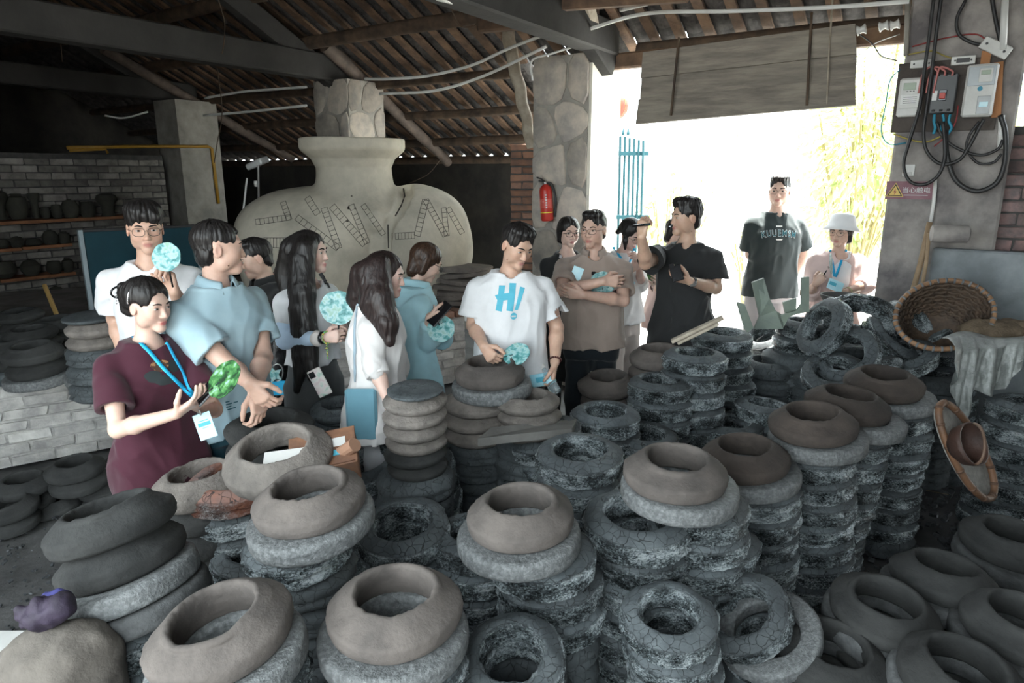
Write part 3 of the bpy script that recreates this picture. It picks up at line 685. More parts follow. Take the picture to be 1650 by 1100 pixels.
# ================================================================ SCULPTING KIT (distance fields -> one continuous mesh)
def A3(v): return np.array([v[0], v[1], v[2]], 'f')
class Sdf:
    def __init__(s): s.ops = []; s.lo = np.full(3, 1e9); s.hi = -s.lo; s.disp = None
    def add(s, f, k=.02, mode='u', box=None):
        s.ops.append((f, k, mode))
        if mode == 'u' and box is not None: s.lo = np.minimum(s.lo, box[0]); s.hi = np.maximum(s.hi, box[1])
        return s
    def cone(s, a, b, ra, rb, k=.02, mode='u', flat=None, cut=None):
        """rounded cone; flat=(axis, factor) squashes it; cut=(point, dir) keeps what lies behind the point"""
        a, b = A3(a), A3(b); ba = b-a; l2 = float(ba@ba)+1e-9
        fa = None
        if flat is not None: fa = A3(Vector(flat[0]).normalized()); ff = flat[1]
        cp, cdv = (A3(cut[0]), A3(Vector(cut[1]).normalized())) if cut else (None, None)
        def f(p):
            q = p-a
            if fa is not None: q = q+np.outer((q@fa)*(1/ff-1), fa).astype('f'); bb = ba+fa*float(ba@fa)*(1/ff-1); ll = float(bb@bb)+1e-9
            else: bb, ll = ba, l2
            t = np.clip(q@bb/ll, 0, 1); d = np.linalg.norm(q-t[:, None]*bb, axis=1)-(ra+(rb-ra)*t)
            if fa is not None: d = d*min(1, ff*1.2)
            if cp is not None: d = np.maximum(d, (p-cp)@cdv)
            return d
        r = max(ra, rb)+k; return s.add(f, k, mode, (np.minimum(a, b)-r, np.maximum(a, b)+r))
    def chain(s, pts, rs, k=.02, mode='u', flat=None):
        for i in range(len(pts)-1): s.cone(pts[i], pts[i+1], rs[i], rs[i+1], k, mode, flat)
        return s
    def ell(s, c, r, R=None, k=.02, mode='u'):
        """ellipsoid; R = 3x3 with the axes as rows"""
        c = A3(c); r = np.array(r, 'f'); R = None if R is None else np.array(R, 'f')
        def f(p):
            q = p-c
            if R is not None: q = q@R.T
            k0 = np.linalg.norm(q/r, axis=1); k1 = np.linalg.norm(q/(r*r), axis=1)+1e-9
            return np.where(k0 < 1e-4, -r.min(), k0*(k0-1)/k1)
        m = float(r.max())+k; return s.add(f, k, mode, (c-m, c+m))
    def ev(s, p, mask=None):
        d = np.full(len(p), 1e3, 'f')
        for f, k, mode in s.ops: d = comb(d, f(p), k, mode)
        if s.disp is not None: d = d+s.disp(p)
        return d
    def polys(s, h=.004, bs=8):
        lo = s.lo-.012; size = h*bs; nb = np.ceil((s.hi+.012-lo)/size).astype(int)
        I = np.stack(np.meshgrid(*[np.arange(n) for n in nb], indexing='ij'), -1).reshape(-1, 3)
        ctr = (lo+(I+.5)*size).astype('f'); rad = size*.87
        d = s.ev(ctr); act = np.abs(d) < rad*1.35+.016; I = I[act]; ctr = ctr[act]; n = len(I)
        loc = np.stack(np.meshgrid(*[np.arange(bs+1)]*3, indexing='ij'), -1).reshape(-1, 3)
        m = len(loc); val = np.full((n, m), 1e3, 'f'); off = (loc*h).astype('f'); org = (lo+I*size).astype('f')
        for f, k, mode in s.ops:
            if mode == 'i': sel = np.arange(n)
            else: sel = np.nonzero(f(ctr) < rad*1.2+k+.01)[0]
            if len(sel) == 0: continue
            pts = (org[sel][:, None, :]+off[None]).reshape(-1, 3)
            val[sel] = comb(val[sel].ravel(), f(pts), k, mode).reshape(len(sel), m)
        if s.disp is not None:
            nr = np.nonzero(np.abs(val).min(1) < .014)[0]
            pts = (org[nr][:, None, :]+off[None]).reshape(-1, 3); val[nr] += s.disp(pts).reshape(len(nr), m)
        val = np.clip(val, -1, 1).reshape(n, bs+1, bs+1, bs+1); val[val == 0] = 1e-7
        sg = val < 0
        cnt = sum(sg[:, i:i+bs, j:j+bs, k:k+bs].astype(np.int8) for i in (0, 1) for j in (0, 1) for k in (0, 1))
        cell = np.nonzero((cnt > 0) & (cnt < 8)); b, ci, cj, ck = cell
        acc = np.zeros((len(b), 3), 'f'); num = np.zeros(len(b), 'f')
        for ax in range(3):
            for o1 in (0, 1):
                for o2 in (0, 1):
                    o = [0, 0, 0]; oo = [x for x in range(3) if x != ax]; o[oo[0]] = o1; o[oo[1]] = o2; e = list(o); e[ax] = 1
                    v0 = val[b, ci+o[0], cj+o[1], ck+o[2]]; v1 = val[b, ci+e[0], cj+e[1], ck+e[2]]
                    x = (v0 < 0) != (v1 < 0); t = np.where(x, v0/(v0-v1+1e-12), 0)
                    pt = np.tile(np.array(o, 'f'), (len(b), 1)); pt[:, ax] += t; acc += pt*x[:, None]; num += x
        V = org[b]+(np.stack([ci, cj, ck], 1)+acc/num[:, None])*h
        N = nb*bs+2; G = I[b]*bs+np.stack([ci, cj, ck], 1)
        gid = (G[:, 0].astype(np.int64)*N[1]+G[:, 1])*N[2]+G[:, 2]; order = np.argsort(gid); sgid = gid[order]
        quads = []
        for ax in range(3):
            a1, a2 = (ax+1) % 3, (ax+2) % 3
            s0 = sg[:, :bs, :bs, :bs]; sl = [slice(None), slice(0, bs), slice(0, bs), slice(0, bs)]; sl[ax+1] = slice(1, bs+1); s1 = sg[tuple(sl)]
            e = np.nonzero(s0 != s1); g0 = I[e[0]]*bs+np.stack(e[1:], 1); flip = s0[e]
            ids = []
            ok = np.ones(len(g0), bool)
            for o1, o2 in ((0, 0), (1, 0), (1, 1), (0, 1)):
                q = g0.copy(); q[:, a1] -= o1; q[:, a2] -= o2
                ok &= (q >= 0).all(1); gg = (q[:, 0].astype(np.int64)*N[1]+q[:, 1])*N[2]+q[:, 2]
                pos = np.clip(np.searchsorted(sgid, gg), 0, max(len(sgid)-1, 0)); ok &= sgid[pos] == gg; ids.append(order[pos])
            Q = np.stack(ids, 1)[ok]; fl = flip[ok]; Q[~fl] = Q[~fl][:, ::-1]; quads.append(Q)
        return V, np.concatenate(quads)
def comb(d, e, k, mode):
    if mode == 'u':
        hh = np.maximum(k-np.abs(d-e), 0)/max(k, 1e-6); return np.minimum(d, e)-hh*hh*k*.25
    if mode == 's':
        e = -e; hh = np.maximum(k-np.abs(d-e), 0)/max(k, 1e-6); return np.maximum(d, e)+hh*hh*k*.25
    return np.maximum(d, e)
def relax(V, Q, it=1):
    """one gentle smoothing pass"""
    for _ in range(it):
        c = V[Q].mean(1); acc = np.zeros_like(V); n = np.zeros(len(V), 'f')
        for k in range(4): np.add.at(acc, Q[:, k], c); np.add.at(n, Q[:, k], 1)
        V = V*.45+acc/np.maximum(n, 1)[:, None]*.55
    return V
# ================================================================ PEOPLE
def cloth(name, c, rough=.85, b=.25, c2=None): return M(name, c, c2 or tuple(x*.86 for x in c), 5, rough, b, 400, bd=.003, sheen=.15)
def skin_mat():
    m, t, p = base('skin'); a = node(t, 'ShaderNodeAttribute', attribute_name='Col'); co = coords(t)
    n = node(t, 'ShaderNodeTexNoise', i_Scale=35, i_Detail=4); t.links.new(co, n.inputs['Vector'])
    col = mixc(t, 1, a.outputs[0], ramp(t, n.outputs[0], [(.3, g(.92)), (.7, g(1.06))]), 'MULTIPLY'); t.links.new(col, p.inputs['Base Color'])
    p.inputs['Roughness'].default_value = .5; p.inputs['Subsurface Weight'].default_value = .12; p.inputs['Subsurface Radius'].default_value = (.012, .005, .003); p.inputs['Subsurface Scale'].default_value = 1
    return m
m_skin = skin_mat()
def hair_mat(name, c, c2):
    m, t, p = base(name); co = coords(t, True, (160, 160, 9))
    n = node(t, 'ShaderNodeTexNoise', i_Scale=1, i_Detail=4); t.links.new(co, n.inputs['Vector'])
    t.links.new(ramp(t, n.outputs[0], [(.35, c), (.7, c2)]), p.inputs['Base Color']); p.inputs['Roughness'].default_value = .42; p.inputs['Specular IOR Level'].default_value = .35
    b = node(t, 'ShaderNodeBump', i_Strength=.55, i_Distance=.004); t.links.new(n.outputs[0], b.inputs['Height']); t.links.new(b.outputs[0], p.inputs['Normal']); return m
m_hair = hair_mat('black_hair', (.008, .007, .007), (.022, .019, .018)); m_hair_b = hair_mat('brown_hair', (.02, .011, .007), (.065, .034, .02)); m_hair_d = hair_mat('dark_brown_hair', (.012, .008, .008), (.034, .022, .02))
m_eye = M('eye', (1, 1, 1), (1, 1, 1), 5, .2, 0, attr='Col'); m_brow = M('eyebrow', (.02, .015, .013), None, 5, .8, 0)
m_glass_rim = M('spectacle_rim', (.03, .028, .028), None, 5, .3, 0, metal=.4)
def lens_mat():
    m, t, p = base('lens'); p.inputs['Transmission Weight'].default_value = 1; p.inputs['Roughness'].default_value = .02; p.inputs['IOR'].default_value = 1.05; p.inputs['Alpha'].default_value = .25; return m
m_lens = lens_mat()
MALE = [(.44, .094, .068), (.5, .098, .07), (.57, .093, .066), (.63, .093, .066), (.7, .1, .069), (.75, .102, .066), (.785, .092, .056), (.81, .07, .046), (.835, .045, .038)]
FEM = [(.44, .098, .068), (.51, .101, .068), (.57, .09, .06), (.63, .079, .055), (.69, .084, .064), (.73, .086, .067), (.775, .08, .054), (.805, .06, .044), (.83, .042, .036)]
DEBUG = False
class Person:
    def __init__(s, label, px, Y, H, yaw, head=(0, 0, 0), z0=0, fem=False, skin=(.56, .36, .27), neckpy=430, lean=(0, 0), girth=1, group=None):
        x = P(px, neckpy, Y).x; s.o = Vector((x, Y, z0)); s.H = H; s.k = H/1.75; s.fem = fem; s.skin = np.array(skin); s.girth = girth
        a = math.radians(yaw); s.f = Vector((math.sin(a), -math.cos(a), 0)); s.l = Vector((math.cos(a), math.sin(a), 0)); s.u = Z.copy()
        s.lean = lean                                   # (to the person's left, forward) metres at shoulder height
        s.root = empty('person', s.o, label=label, cat='person', group=group)
        ya, pi_, ro = [math.radians(v) for v in head]; hf0 = Vector((math.sin(ya), -math.cos(ya), 0)); hl = Vector((math.cos(ya), math.sin(ya), 0))
        hf = hf0*math.cos(pi_)-Z*math.sin(pi_); hu = Z*math.cos(pi_)+hf0*math.sin(pi_)
        hl2 = hl*math.cos(ro)-hu*math.sin(ro); hu = hu*math.cos(ro)+hl*math.sin(ro); s.hl, s.hf, s.hu = hl2, hf, hu
        s.neck = s.L(0, -.008*H, .825*H); piv = s.L(0, .004*H, .868*H); s.hs = .13*H/.23
        s.hc = piv+hu*(.062*H)+hf*.012; s.sk = Sdf(); s.hand_pts = {}
        sw = (.094 if fem else .103)*H*(1+(girth-1)*.5); s.sh = {'R': s.L(-sw, -.008*H, .785*H), 'L': s.L(sw, -.008*H, .785*H)}; s.el = {}; s.wr = {}
    def L(s, x, y, z):
        t = max(0, (z/s.H-.5)/.32); return s.o+s.l*(x+s.lean[0]*t)+s.f*(y+s.lean[1]*t)+Z*z
    def hp(s, x, y, z): return s.hc+(s.hl*x+s.hf*y+s.hu*z)*s.hs
    def HR(s): return [tuple(s.hl), tuple(s.hf), tuple(s.hu)]
    def hell(s, sd, c, r, k=.01, mode='u'): sd.ell(s.hp(*c), [v*s.hs for v in r], s.HR(), k*s.hs, mode)
    def hcone(s, sd, a, b, ra, rb, k=.01, mode='u'): sd.cone(s.hp(*a), s.hp(*b), ra*s.hs, rb*s.hs, k*s.hs, mode)
    # ---- body
    def loft(s, sd, ease, z0, z1, prof=None, k=.03, flare=0, pw=2.4, back=0):
        pr = np.array(prof or (FEM if s.fem else MALE)); H = s.H; zz = pr[:, 0]*H; aa = pr[:, 1]*H*s.girth+ease; bb = pr[:, 2]*H*s.girth**1.6+ease
        o = A3(s.o); l = A3(s.l); f_ = A3(s.f); ln = s.lean
        def f(p):
            q = p-o; z = q[:, 2]; t = np.maximum(0, (z/H-.5)/.32); x = q@l-ln[0]*t; y = q@f_-ln[1]*t+.008*H
            a = np.interp(z, zz, aa); b = np.interp(z, zz, bb)
            if flare: fl = flare*np.clip((.62*H-z)/(.15*H), 0, 1.5); a = a+fl; b = b+fl
            d = ((np.abs(x)/a)**pw+(np.abs(y)/b)**pw)**(1/pw); d = (d-1)*np.minimum(a, b)*.9
            return np.maximum(np.maximum(d, z0-z), z-z1)
        c = A3(s.L(0, 0, 0)); m = .2*H*s.girth+ease+flare+abs(ln[0])+abs(ln[1]); b0 = np.array([c[0]-m, c[1]-m, s.o.z+z0-.02]); b1 = np.array([c[0]+m, c[1]+m, s.o.z+z1+.02])
        return sd.add(f, k, 'u', (b0, b1))
    def head_(s):
        d = s.sk; w = .95 if s.fem else 1.0
        s.hell(d, (0, -.012, .035), (.074*w, .092, .079), .02)
        s.hcone(d, (0, .026, -.005), (0, .055, -.085), .062*w, .028*w, .03)
        for e in (-1, 1):
            s.hell(d, (e*.036*w, .05, -.026), (.028, .028, .032), .03)
            s.hell(d, (e*.046*w, .014, -.058), (.02, .028, .03), .03)
        s.hell(d, (0, .071, -.093), (.019*w, .017, .016), .022)
        s.hcone(d, (-.03, .077, .024), (.03, .077, .024), .011, .011, .02)
        for e in (-1, 1): s.hell(d, (e*.0315, .098, .003), (.0175, .016, .0095), .012, 's')
        s.hcone(d, (0, .082, .01), (0, .0985, -.031), .007, .0108, .012)
        for e in (-1, 1): s.hell(d, (e*.0115, .09, -.0345), (.008, .009, .007), .008)
        for e in (-1, 1): s.hell(d, (e*.0315, .0745, .003), (.0155, .0105, .0095), .005)
        s.hell(d, (0, .0815, -.0605), (.0225, .0125, .006), .006); s.hell(d, (0, .0805, -.0705), (.0185, .0125, .007), .006)
        s.hell(d, (0, .0965, -.0655), (.024, .008, .0017), .004, 's')
        for e in (-1, 1):
            s.hell(d, (e*.0755*w, -.012, -.006), (.0075, .019, .03), .006); s.hell(d, (e*.084*w, -.008, -.003), (.006, .011, .018), .005, 's')
        nr = (.041 if s.fem else .048)*s.k
        d.cone(s.hp(0, -.022, -.03), s.neck+s.f*.004, nr*.98, nr*1.1, .03); d.cone(s.neck+s.f*.002, s.L(0, -.012*s.H, .78*s.H), nr*1.12, nr*1.3, .04)
    def torso_(s):
        H = s.H; s.sk.chain([s.L(0, -.01*H, .79*H), s.L(0, -.01*H, .62*H)], [.05*H, .045*H], .04)
        for e, w in ((-1, 'R'), (1, 'L')): s.sk.cone(s.L(e*.02*H, -.01*H, .81*H), s.sh[w], .022*H, .021*H, .03)
    def arm(s, w, elbow, wrist, d=None, n=None, curl=(20, 25, 15), spread=0, thumb=.3, hand=True, r=1):
        """elbow, wrist: world points; d: finger direction; n: the way the palm looks"""
        k = s.k*(.88 if s.fem else 1)*r; S_, E_, W_ = s.sh[w], Vector(elbow), Vector(wrist); s.el[w], s.wr[w] = E_, W_
        ua, fa = (E_-S_).length/s.H, (W_-E_).length/s.H
        if DEBUG and not (.13 < ua < .22 and .11 < fa < .19): print('ARM', s.root['label'][:30], w, round(ua, 3), round(fa, 3), '(want .172 .150)')
        m1 = S_.lerp(E_, .45)
        s.sk.chain([S_, m1, E_], [.043*k, .046*k, .038*k], .03); m2 = E_.lerp(W_, .3)
        s.sk.chain([E_, m2, W_], [.038*k, .04*k, .0265*k], .02)
        if not hand: return
        d = Vector(d).normalized() if d is not None else (W_-E_).normalized(); n = Vector(n) if n is not None else -s.f
        n = (n-d*n.dot(d)).normalized(); t = d.cross(n)*(1 if w == 'R' else -1); hs = s.k*(.92 if s.fem else 1)
        kn = []
        for lat, ln, rad in ((.029, .084, .0125), (.0095, .088, .013), (-.0095, .084, .0125), (-.0275, .076, .0115)):
            b = W_+(t*lat*.55+d*.012)*hs; e = W_+(t*lat+d*ln)*hs; s.sk.cone(b, e, .0145*hs, rad*hs, .012); kn.append(e)
        segs = ((.042, .025, .021), (.046, .029, .022), (.042, .027, .021), (.033, .021, .019)); tips = []
        for i, e in enumerate(kn):
            ang = 0; p = e; fd = (d+t*(1.5-i)*(.06+spread)).normalized(); rs = [.0092, .0084, .0078, .0068]
            if i == 3: rs = [x*.88 for x in rs]
            pts = [p]
            for j, L_ in enumerate(segs[i]):
                ang += math.radians(curl[j]); p = p+(fd*math.cos(ang)+n*math.sin(ang))*L_*hs; pts.append(p)
            s.sk.chain(pts, [x*hs for x in rs], .0035); tips.append(p)
        p0 = W_+(d*.022+t*.022+n*.004)*hs; p1 = p0+(d*.62+t*.6+n*thumb).normalized()*.042*hs; p2 = p1+(d*.85+t*.12+n*thumb*1.6).normalized()*.033*hs; p3 = p2+(d*.9-t*.1+n*thumb*1.9).normalized()*.024*hs
        s.sk.chain([p0, p1, p2, p3], [.0155*hs, .0118*hs, .0102*hs, .0085*hs], .006)
        s.hand_pts[w] = dict(palm=W_+(d*.06)*hs, knuckle=kn, tips=tips, d=d, n=n, t=t, grip=W_+(d*.085+n*.03)*hs)
    def body(s, lips=(.42, .17, .15), h=.0042, blush=.2):
        V, Q = s.sk.polys(h); V = relax(V, Q, 1); c = np.tile(s.skin, (len(V), 1)); q = (V-A3(s.hc))@np.array(s.HR()).T/s.hs
        def blob(cx, r): return np.exp(-(((np.abs(q)*[1, 0, 0]+q*[0, 1, 1]-cx)/r)**2).sum(1))
        li = np.clip(blob((0, .092, -.0655), (.02, .014, .0085))*1.7, 0, 1)[:, None]; c = c*(1-li)+np.array(lips)*li
        bl = (blob((.04, .07, -.03), (.022, .03, .022))*blush+blob((0, .11, -.03), (.013, .02, .013))*blush+blob((.08, -.01, -.005), (.012, .025, .03))*blush*1.3)[:, None]; c = c*(1-bl*np.array([.1, .5, .5]))
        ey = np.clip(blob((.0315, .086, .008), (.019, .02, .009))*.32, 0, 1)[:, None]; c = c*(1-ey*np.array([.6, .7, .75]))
        me = npmesh(V, Q, True, c); s.body_o = part('body', me, m_skin, s.root)
        for e in (-1, 1):                               # eyes and brows
            v = []; f = []; n1, n2 = 9, 16; cols = []
            for i in range(n1):
                r = i/(n1-1)*1.25
                for j in range(n2):
                    a = 2*PI*j/n2; x, z = math.sin(r)*math.cos(a), math.sin(r)*math.sin(a); y = math.cos(r)
                    v.append(s.hp(e*.0315+x*.0142, .0765+y*.0108, .003+z*.0065)); dd = math.hypot(x*1.0-.02*e, z*.46); cols.append((.012, .009, .008) if dd < .43 else (.5, .47, .45))
                    if z > .62: cols[-1] = (.02, .015, .014)
            f = [(i*n2+j, i*n2+(j+1) % n2, (i+1)*n2+(j+1) % n2, (i+1)*n2+j) for i in range(n1-1) for j in range(n2)]
            part('eye', npmesh(np.array([tuple(x) for x in v]), np.array(f), True, np.array(cols)), m_eye, s.root, s.body_o)
            b = MB(); pts = [s.hp(e*x, y, z) for x, y, z in ((.0135, .0925, .0215), (.024, .0915, .0255), (.035, .087, .0268), (.047, .0765, .0225))]
            b.tube(spline(pts, 3), [v_*s.hs for v_ in (.003, .0036, .0038, .004, .004, .004, .0036, .0032, .0026, .0016)], 6); part('eyebrow', b.mesh(True), m_brow, s.root, s.body_o)
        return s
    # ---- hair
    def hair(s, mat, style='short', vol=1, extra=(), h=.0045, part_name='hair', rough=.0055):
        d = Sdf()
        if style in ('short', 'fade', 'fringe', 'quiff', 'crop'):
            w = {'fade': .0775, 'crop': .078}.get(style, .083)
            s.hell(d, (0, -.014, .043), (w, .099, .0835 if style != 'crop' else .081), .01)
            s.hell(d, (0, -.052, -.022), (.066, .046, .06), .02)
            if style == 'quiff': s.hell(d, (0, .035, .105), (.06, .06, .033), .03); s.hell(d, (0, -.02, .105), (.062, .07, .03), .03)
            if style == 'short': s.hell(d, (0, .02, .1), (.066, .072, .033*vol), .03)
            if style == 'fade': s.hell(d, (0, .018, .1), (.064, .074, .028*vol), .02)
            if style == 'fringe': s.hell(d, (0, .01, .09), (.078, .085, .052), .03); s.hell(d, (.012, .072, .066), (.058, .026, .034), .02)
            zz = {'fringe': .048, 'short': .088, 'quiff': .092, 'fade': .092, 'crop': .09}[style]
            s.hell(d, (0, .112, zz-.105), (.079, .066, .105), .008, 's')
            for e in (-1, 1): s.hell(d, (e*.085, .0, -.012), (.03, .032, .044), .01, 's')
            n = A3(s.hu*.85+s.hf*-.52); c0 = A3(s.hp(0, .03, -.022 if style not in ('fade',) else -.012)); d.add(lambda p: -((p-c0)@n), .01, 'i')
        elif style in ('long', 'bob', 'updo'):
            s.hell(d, (0, -.016, .043), (.084, .1, .084*vol), .01)
            if style == 'updo': s.hell(d, (0, -.02, .06), (.08, .095, .072), .02)
            if style == 'bob':
                for e in (-1, 1): s.hcone(d, (e*.058, -.022, .02), (e*.06, -.025, -.065), .034, .026, .03)
                s.hcone(d, (0, -.06, .02), (0, -.062, -.085), .055, .04, .03)
            if style == 'long':
                for e in (-1, 1): s.hcone(d, (e*.06, -.01, .04), (e*.066, -.012, -.09), .034, .028, .03)
                s.hcone(d, (0, -.06, .02), (0, -.07, -.12), .06, .055, .03)
            if style == 'updo': s.hell(d, (0, .118, -.012), (.083, .074, .108), .01, 's')
            else: s.hell(d, (0, .112, -.025), (.068, .066, .108), .01, 's')
            rough = rough*.6
            if style == 'updo':
                for e in (-1, 1): s.hell(d, (e*.085, .005, -.012), (.03, .03, .04), .01, 's')
                n = A3(s.hu*.9+s.hf*-.42); c0 = A3(s.hp(0, .0, -.04)); d.add(lambda p: -((p-c0)@n), .01, 'i')
        for e in extra:
            pts, rs, fl = e; d.chain(pts, rs, .03, flat=fl)
        c = A3(s.hc); R = np.array(s.HR()).T.astype('f')
        def disp(p):
            q = (p-c)@R; az = np.arctan2(q[:, 0], -q[:, 1]-.02); below = q[:, 2] < 0
            a = np.stack([q[:, 0]*85, q[:, 1]*85, q[:, 2]*14], 1); b = np.stack([az*14, q[:, 1]*12, q[:, 2]*16], 1)
            return (vnoise(np.where(below[:, None], a, b))-.5)*rough*2+(vnoise(q*38)-.5)*rough*1.2
        d.disp = disp; V, Q = d.polys(h); o = part(part_name, npmesh(V, Q), mat, s.root); return o
    # ---- clothes
    def garment(s, name, sd, mat, h=.0065, fold=.005, seed=0, fz=3.0):
        if fold:
            o = A3(s.o)
            def disp(p):
                q = p-o; w_ = vnoise(q*4+seed)*2.2; n = vnoise(q*np.array([8.5, 8.5, fz])+np.stack([w_, -w_, w_*1.4], 1)+seed*3.1); n2 = vnoise(q*np.array([19, 19, 9])+np.stack([w_, w_, w_*2], 1)+seed)
                return (np.abs(n-.5)*2-.35)*fold*2.1+(np.abs(n2-.5)*2-.4)*fold*.9
            sd.disp = disp
        V, Q = sd.polys(h); V = relax(V, Q, 1); me = npmesh(V, Q); o = part(name, me, mat, s.root)
        s.tree = BVHTree.FromPolygons([tuple(x) for x in V], [tuple(x) for x in Q.tolist()]); return o
    def sleeve(s, sd, w, frac, r0, r1, hollow=True, k=.03):
        S_, E_ = s.sh[w], s.el[w]; d = (E_-S_).normalized(); L_ = (E_-S_).length; e = S_+d*L_*frac
        m_ = S_+d*.075; sd.cone(S_-Z*.002, m_, .058*s.k, r0*s.k*.92, .02); sd.cone(m_, e+d*.03, r0*s.k*.9, r1*s.k*.97, .009, cut=(e, d))
        return e, d
    def sleeve_hollow(s, sd, e, d, r1): sd.cone(e-d*.022, e+d*.06, (r1*.97-.027)*s.k, (r1*.97-.02)*s.k, .004, 's')
    def shoulders(s, sd, r=.03, ease=.008):
        H = s.H
        for e, w in ((-1, 'R'), (1, 'L')): sd.cone(s.L(e*.028*H, -.012*H, .808*H), s.sh[w]-Z*.006, .02*H+ease, r*H, .04)
    def neckhole(s, sd, r=.064, drop=0, fwd=.02):
        H = s.H; sd.cone(s.L(0, fwd, (.842-drop)*H), s.L(0, -.02, .93*H), r*s.k, r*1.35*s.k, .006, 's')
    def tee(s, mat, hem=.47, ease=.022, frac=.62, sr=(.072, .088), fold=.008, neck=.064, drop=0, seed=1, name='shirt', flare=.012, long_=None, h=.0065, nodrape=False):
        sd = Sdf(); s.loft(sd, ease, hem*s.H, .838*s.H, flare=flare); s.shoulders(sd); ends = []
        for w in ('R', 'L'):
            if w not in s.el: continue
            if long_ and w in long_:                                   # sleeve past the elbow, fraction of the forearm
                fr, r1 = long_[w]; S_, E_, W_ = s.sh[w], s.el[w], s.wr[w]; e = E_.lerp(W_, fr); d = (W_-E_).normalized()
                m_ = S_.lerp(E_, .3); sd.cone(S_-Z*.002, m_, .057*s.k, sr[0]*s.k*.92, .02); sd.cone(m_, E_, sr[0]*s.k*.9, sr[1]*s.k*.86, .01); sd.cone(E_, e+d*.02, sr[1]*s.k*.86, r1*s.k, .012, cut=(e, d)); ends.append((e, d, r1))
            else: e, d = s.sleeve(sd, w, frac, *sr); ends.append((e, d, sr[1]))
        for e, d, r1 in ends: s.sleeve_hollow(sd, e, d, r1)
        s.neckhole(sd, neck, drop+.008); s.shirt = s.garment(name, sd, mat, h, fold, seed); return s.shirt
    def trousers(s, mat, top=.57, ease=.012, legr=(.088, .06), split=.05, fold=.006, name='trousers', skirt=False, bottom=.03, seed=4, knee=None):
        keep = getattr(s, 'tree', None); sd = Sdf(); H = s.H; s.loft(sd, ease-.016, .44*H, top*H, k=.02)
        if skirt:
            s.loft(sd, ease, .25*H, .5*H, prof=[(.25, .14, .12), (.44, .105, .075), (.5, .1, .07)], k=.02)
        else:
            for e in (-1, 1): sd.chain([s.L(e*.05*H, -.01, .48*H), s.L(e*split*1.1*H, 0, .27*H), s.L(e*split*1.15*H, -.01, bottom*H)], [legr[0]*s.k, (legr[0]*.5+legr[1]*.5)*s.k, legr[1]*s.k], .03)
        o = s.garment(name, sd, mat, .012, fold, seed); s.tree = keep or s.tree
        if not skirt:
            for e in (-1, 1):
                b = Sdf(); c = s.L(e*split*1.15*H, .035, .0); b.cone(c+s.f*-.07+Z*.045, c+s.f*.1+Z*.035, .042, .036, .02, flat=(Z, .9)); V, Q = b.polys(.012); part('shoe', npmesh(V, Q), m_shoe, s.root)
        return o
    def collar(s, mat, r0=.062, r1=.083, hgt=.036, gap=22, name='collar'):
        c = s.L(0, -.006, .845*s.H); v = []; n = 40; rows = ((r0, .0, 0), (r0*1.0, hgt*.75, 0), (r0*1.08, hgt*.95, 0), (r0*1.2, hgt*.7, .0), (r1, -.006, 1))
        for i in range(n+1):
            a = math.radians(gap+(360-2*gap)*i/n); dr = s.f*math.cos(a)+s.l*math.sin(a); fr = max(0, math.cos(a))
            for r, z, tip in rows: v.append(c+dr*r*s.k*(1+.05*fr)+Z*(z*s.k-.024*fr*s.k-(.014*fr**3 if tip else 0)+.006*max(0, -math.cos(a)))+s.f*.012*fr)
        m = len(rows); f = [(i*m+j, (i+1)*m+j, (i+1)*m+j+1, i*m+j+1) for i in range(n) for j in range(m-1)]
        me = fromdata(v, f); o = part(name, me, mat, s.root, s.shirt); sm = o.modifiers.new('thick', 'SOLIDIFY'); sm.thickness = .003; return o
    def spectacles(s, mat=None, w=.027, hgt=.02, thick=.0013, lens=True, y=.108):
        g_ = MB(); lenses = []
        for e in (-1, 1):
            pts = [s.hp(e*.0325+w*math.copysign(abs(math.cos(a))**.7, math.cos(a)), y-.012*abs(math.cos(a)) if math.cos(a)*e > 0 else y, -.001+hgt*math.copysign(abs(math.sin(a))**.75, math.sin(a))) for a in [2*PI*i/20 for i in range(20)]]
            g_.tube(pts, thick*s.hs, 6, closed=True)
            if lens: n = len(pts); lenses.append(fromdata(pts, [tuple(range(n))]))
            g_.tube([s.hp(e*(.0325+w), y-.012, .004), s.hp(e*.078, .04, .006), s.hp(e*.079, -.01, .002)], thick*s.hs, 6)
        g_.tube([s.hp(-.006, y, .004), s.hp(0, y+.002, .006), s.hp(.006, y, .004)], thick*s.hs, 6)
        so = part('spectacles', g_.mesh(True), mat or m_glass_rim, s.root)
        for me in lenses: part('lens', me, m_lens, s.root, so)
    # ---- laid on the shirt
    def on(s, px, py, lift=.004):
        d = ray(px, py).normalized(); h = s.tree.ray_cast(Vector((0, 0, CAMZ)), d)
        if h[0] is None: return P(px, py, s.o.y-.12), -d
        n = h[1] if h[1].dot(d) < 0 else -h[1]
        return h[0]+n*lift, n
    def ribbon(s, name, pix, width, mat, lift=.005, n=8):
        """flat strap through photo points, lying on the garment"""
        q = spline([Vector((x, y, 0)) for x, y in pix], n); pts = [s.on(p.x, p.y, lift) for p in q]; v = []; m = len(pts)
        for i in range(m):
            t = (pts[min(i+1, m-1)][0]-pts[max(i-1, 0)][0]); nn = pts[i][1]; w_ = t.cross(nn).normalized()*width/2; v += [pts[i][0]-w_, pts[i][0]+w_]
        f = [(2*i, 2*i+1, 2*i+3, 2*i+2) for i in range(m-1)]; o = part(name, fromdata(v, f), mat, s.root); sm = o.modifiers.new('thick', 'SOLIDIFY'); sm.thickness = .002; return o
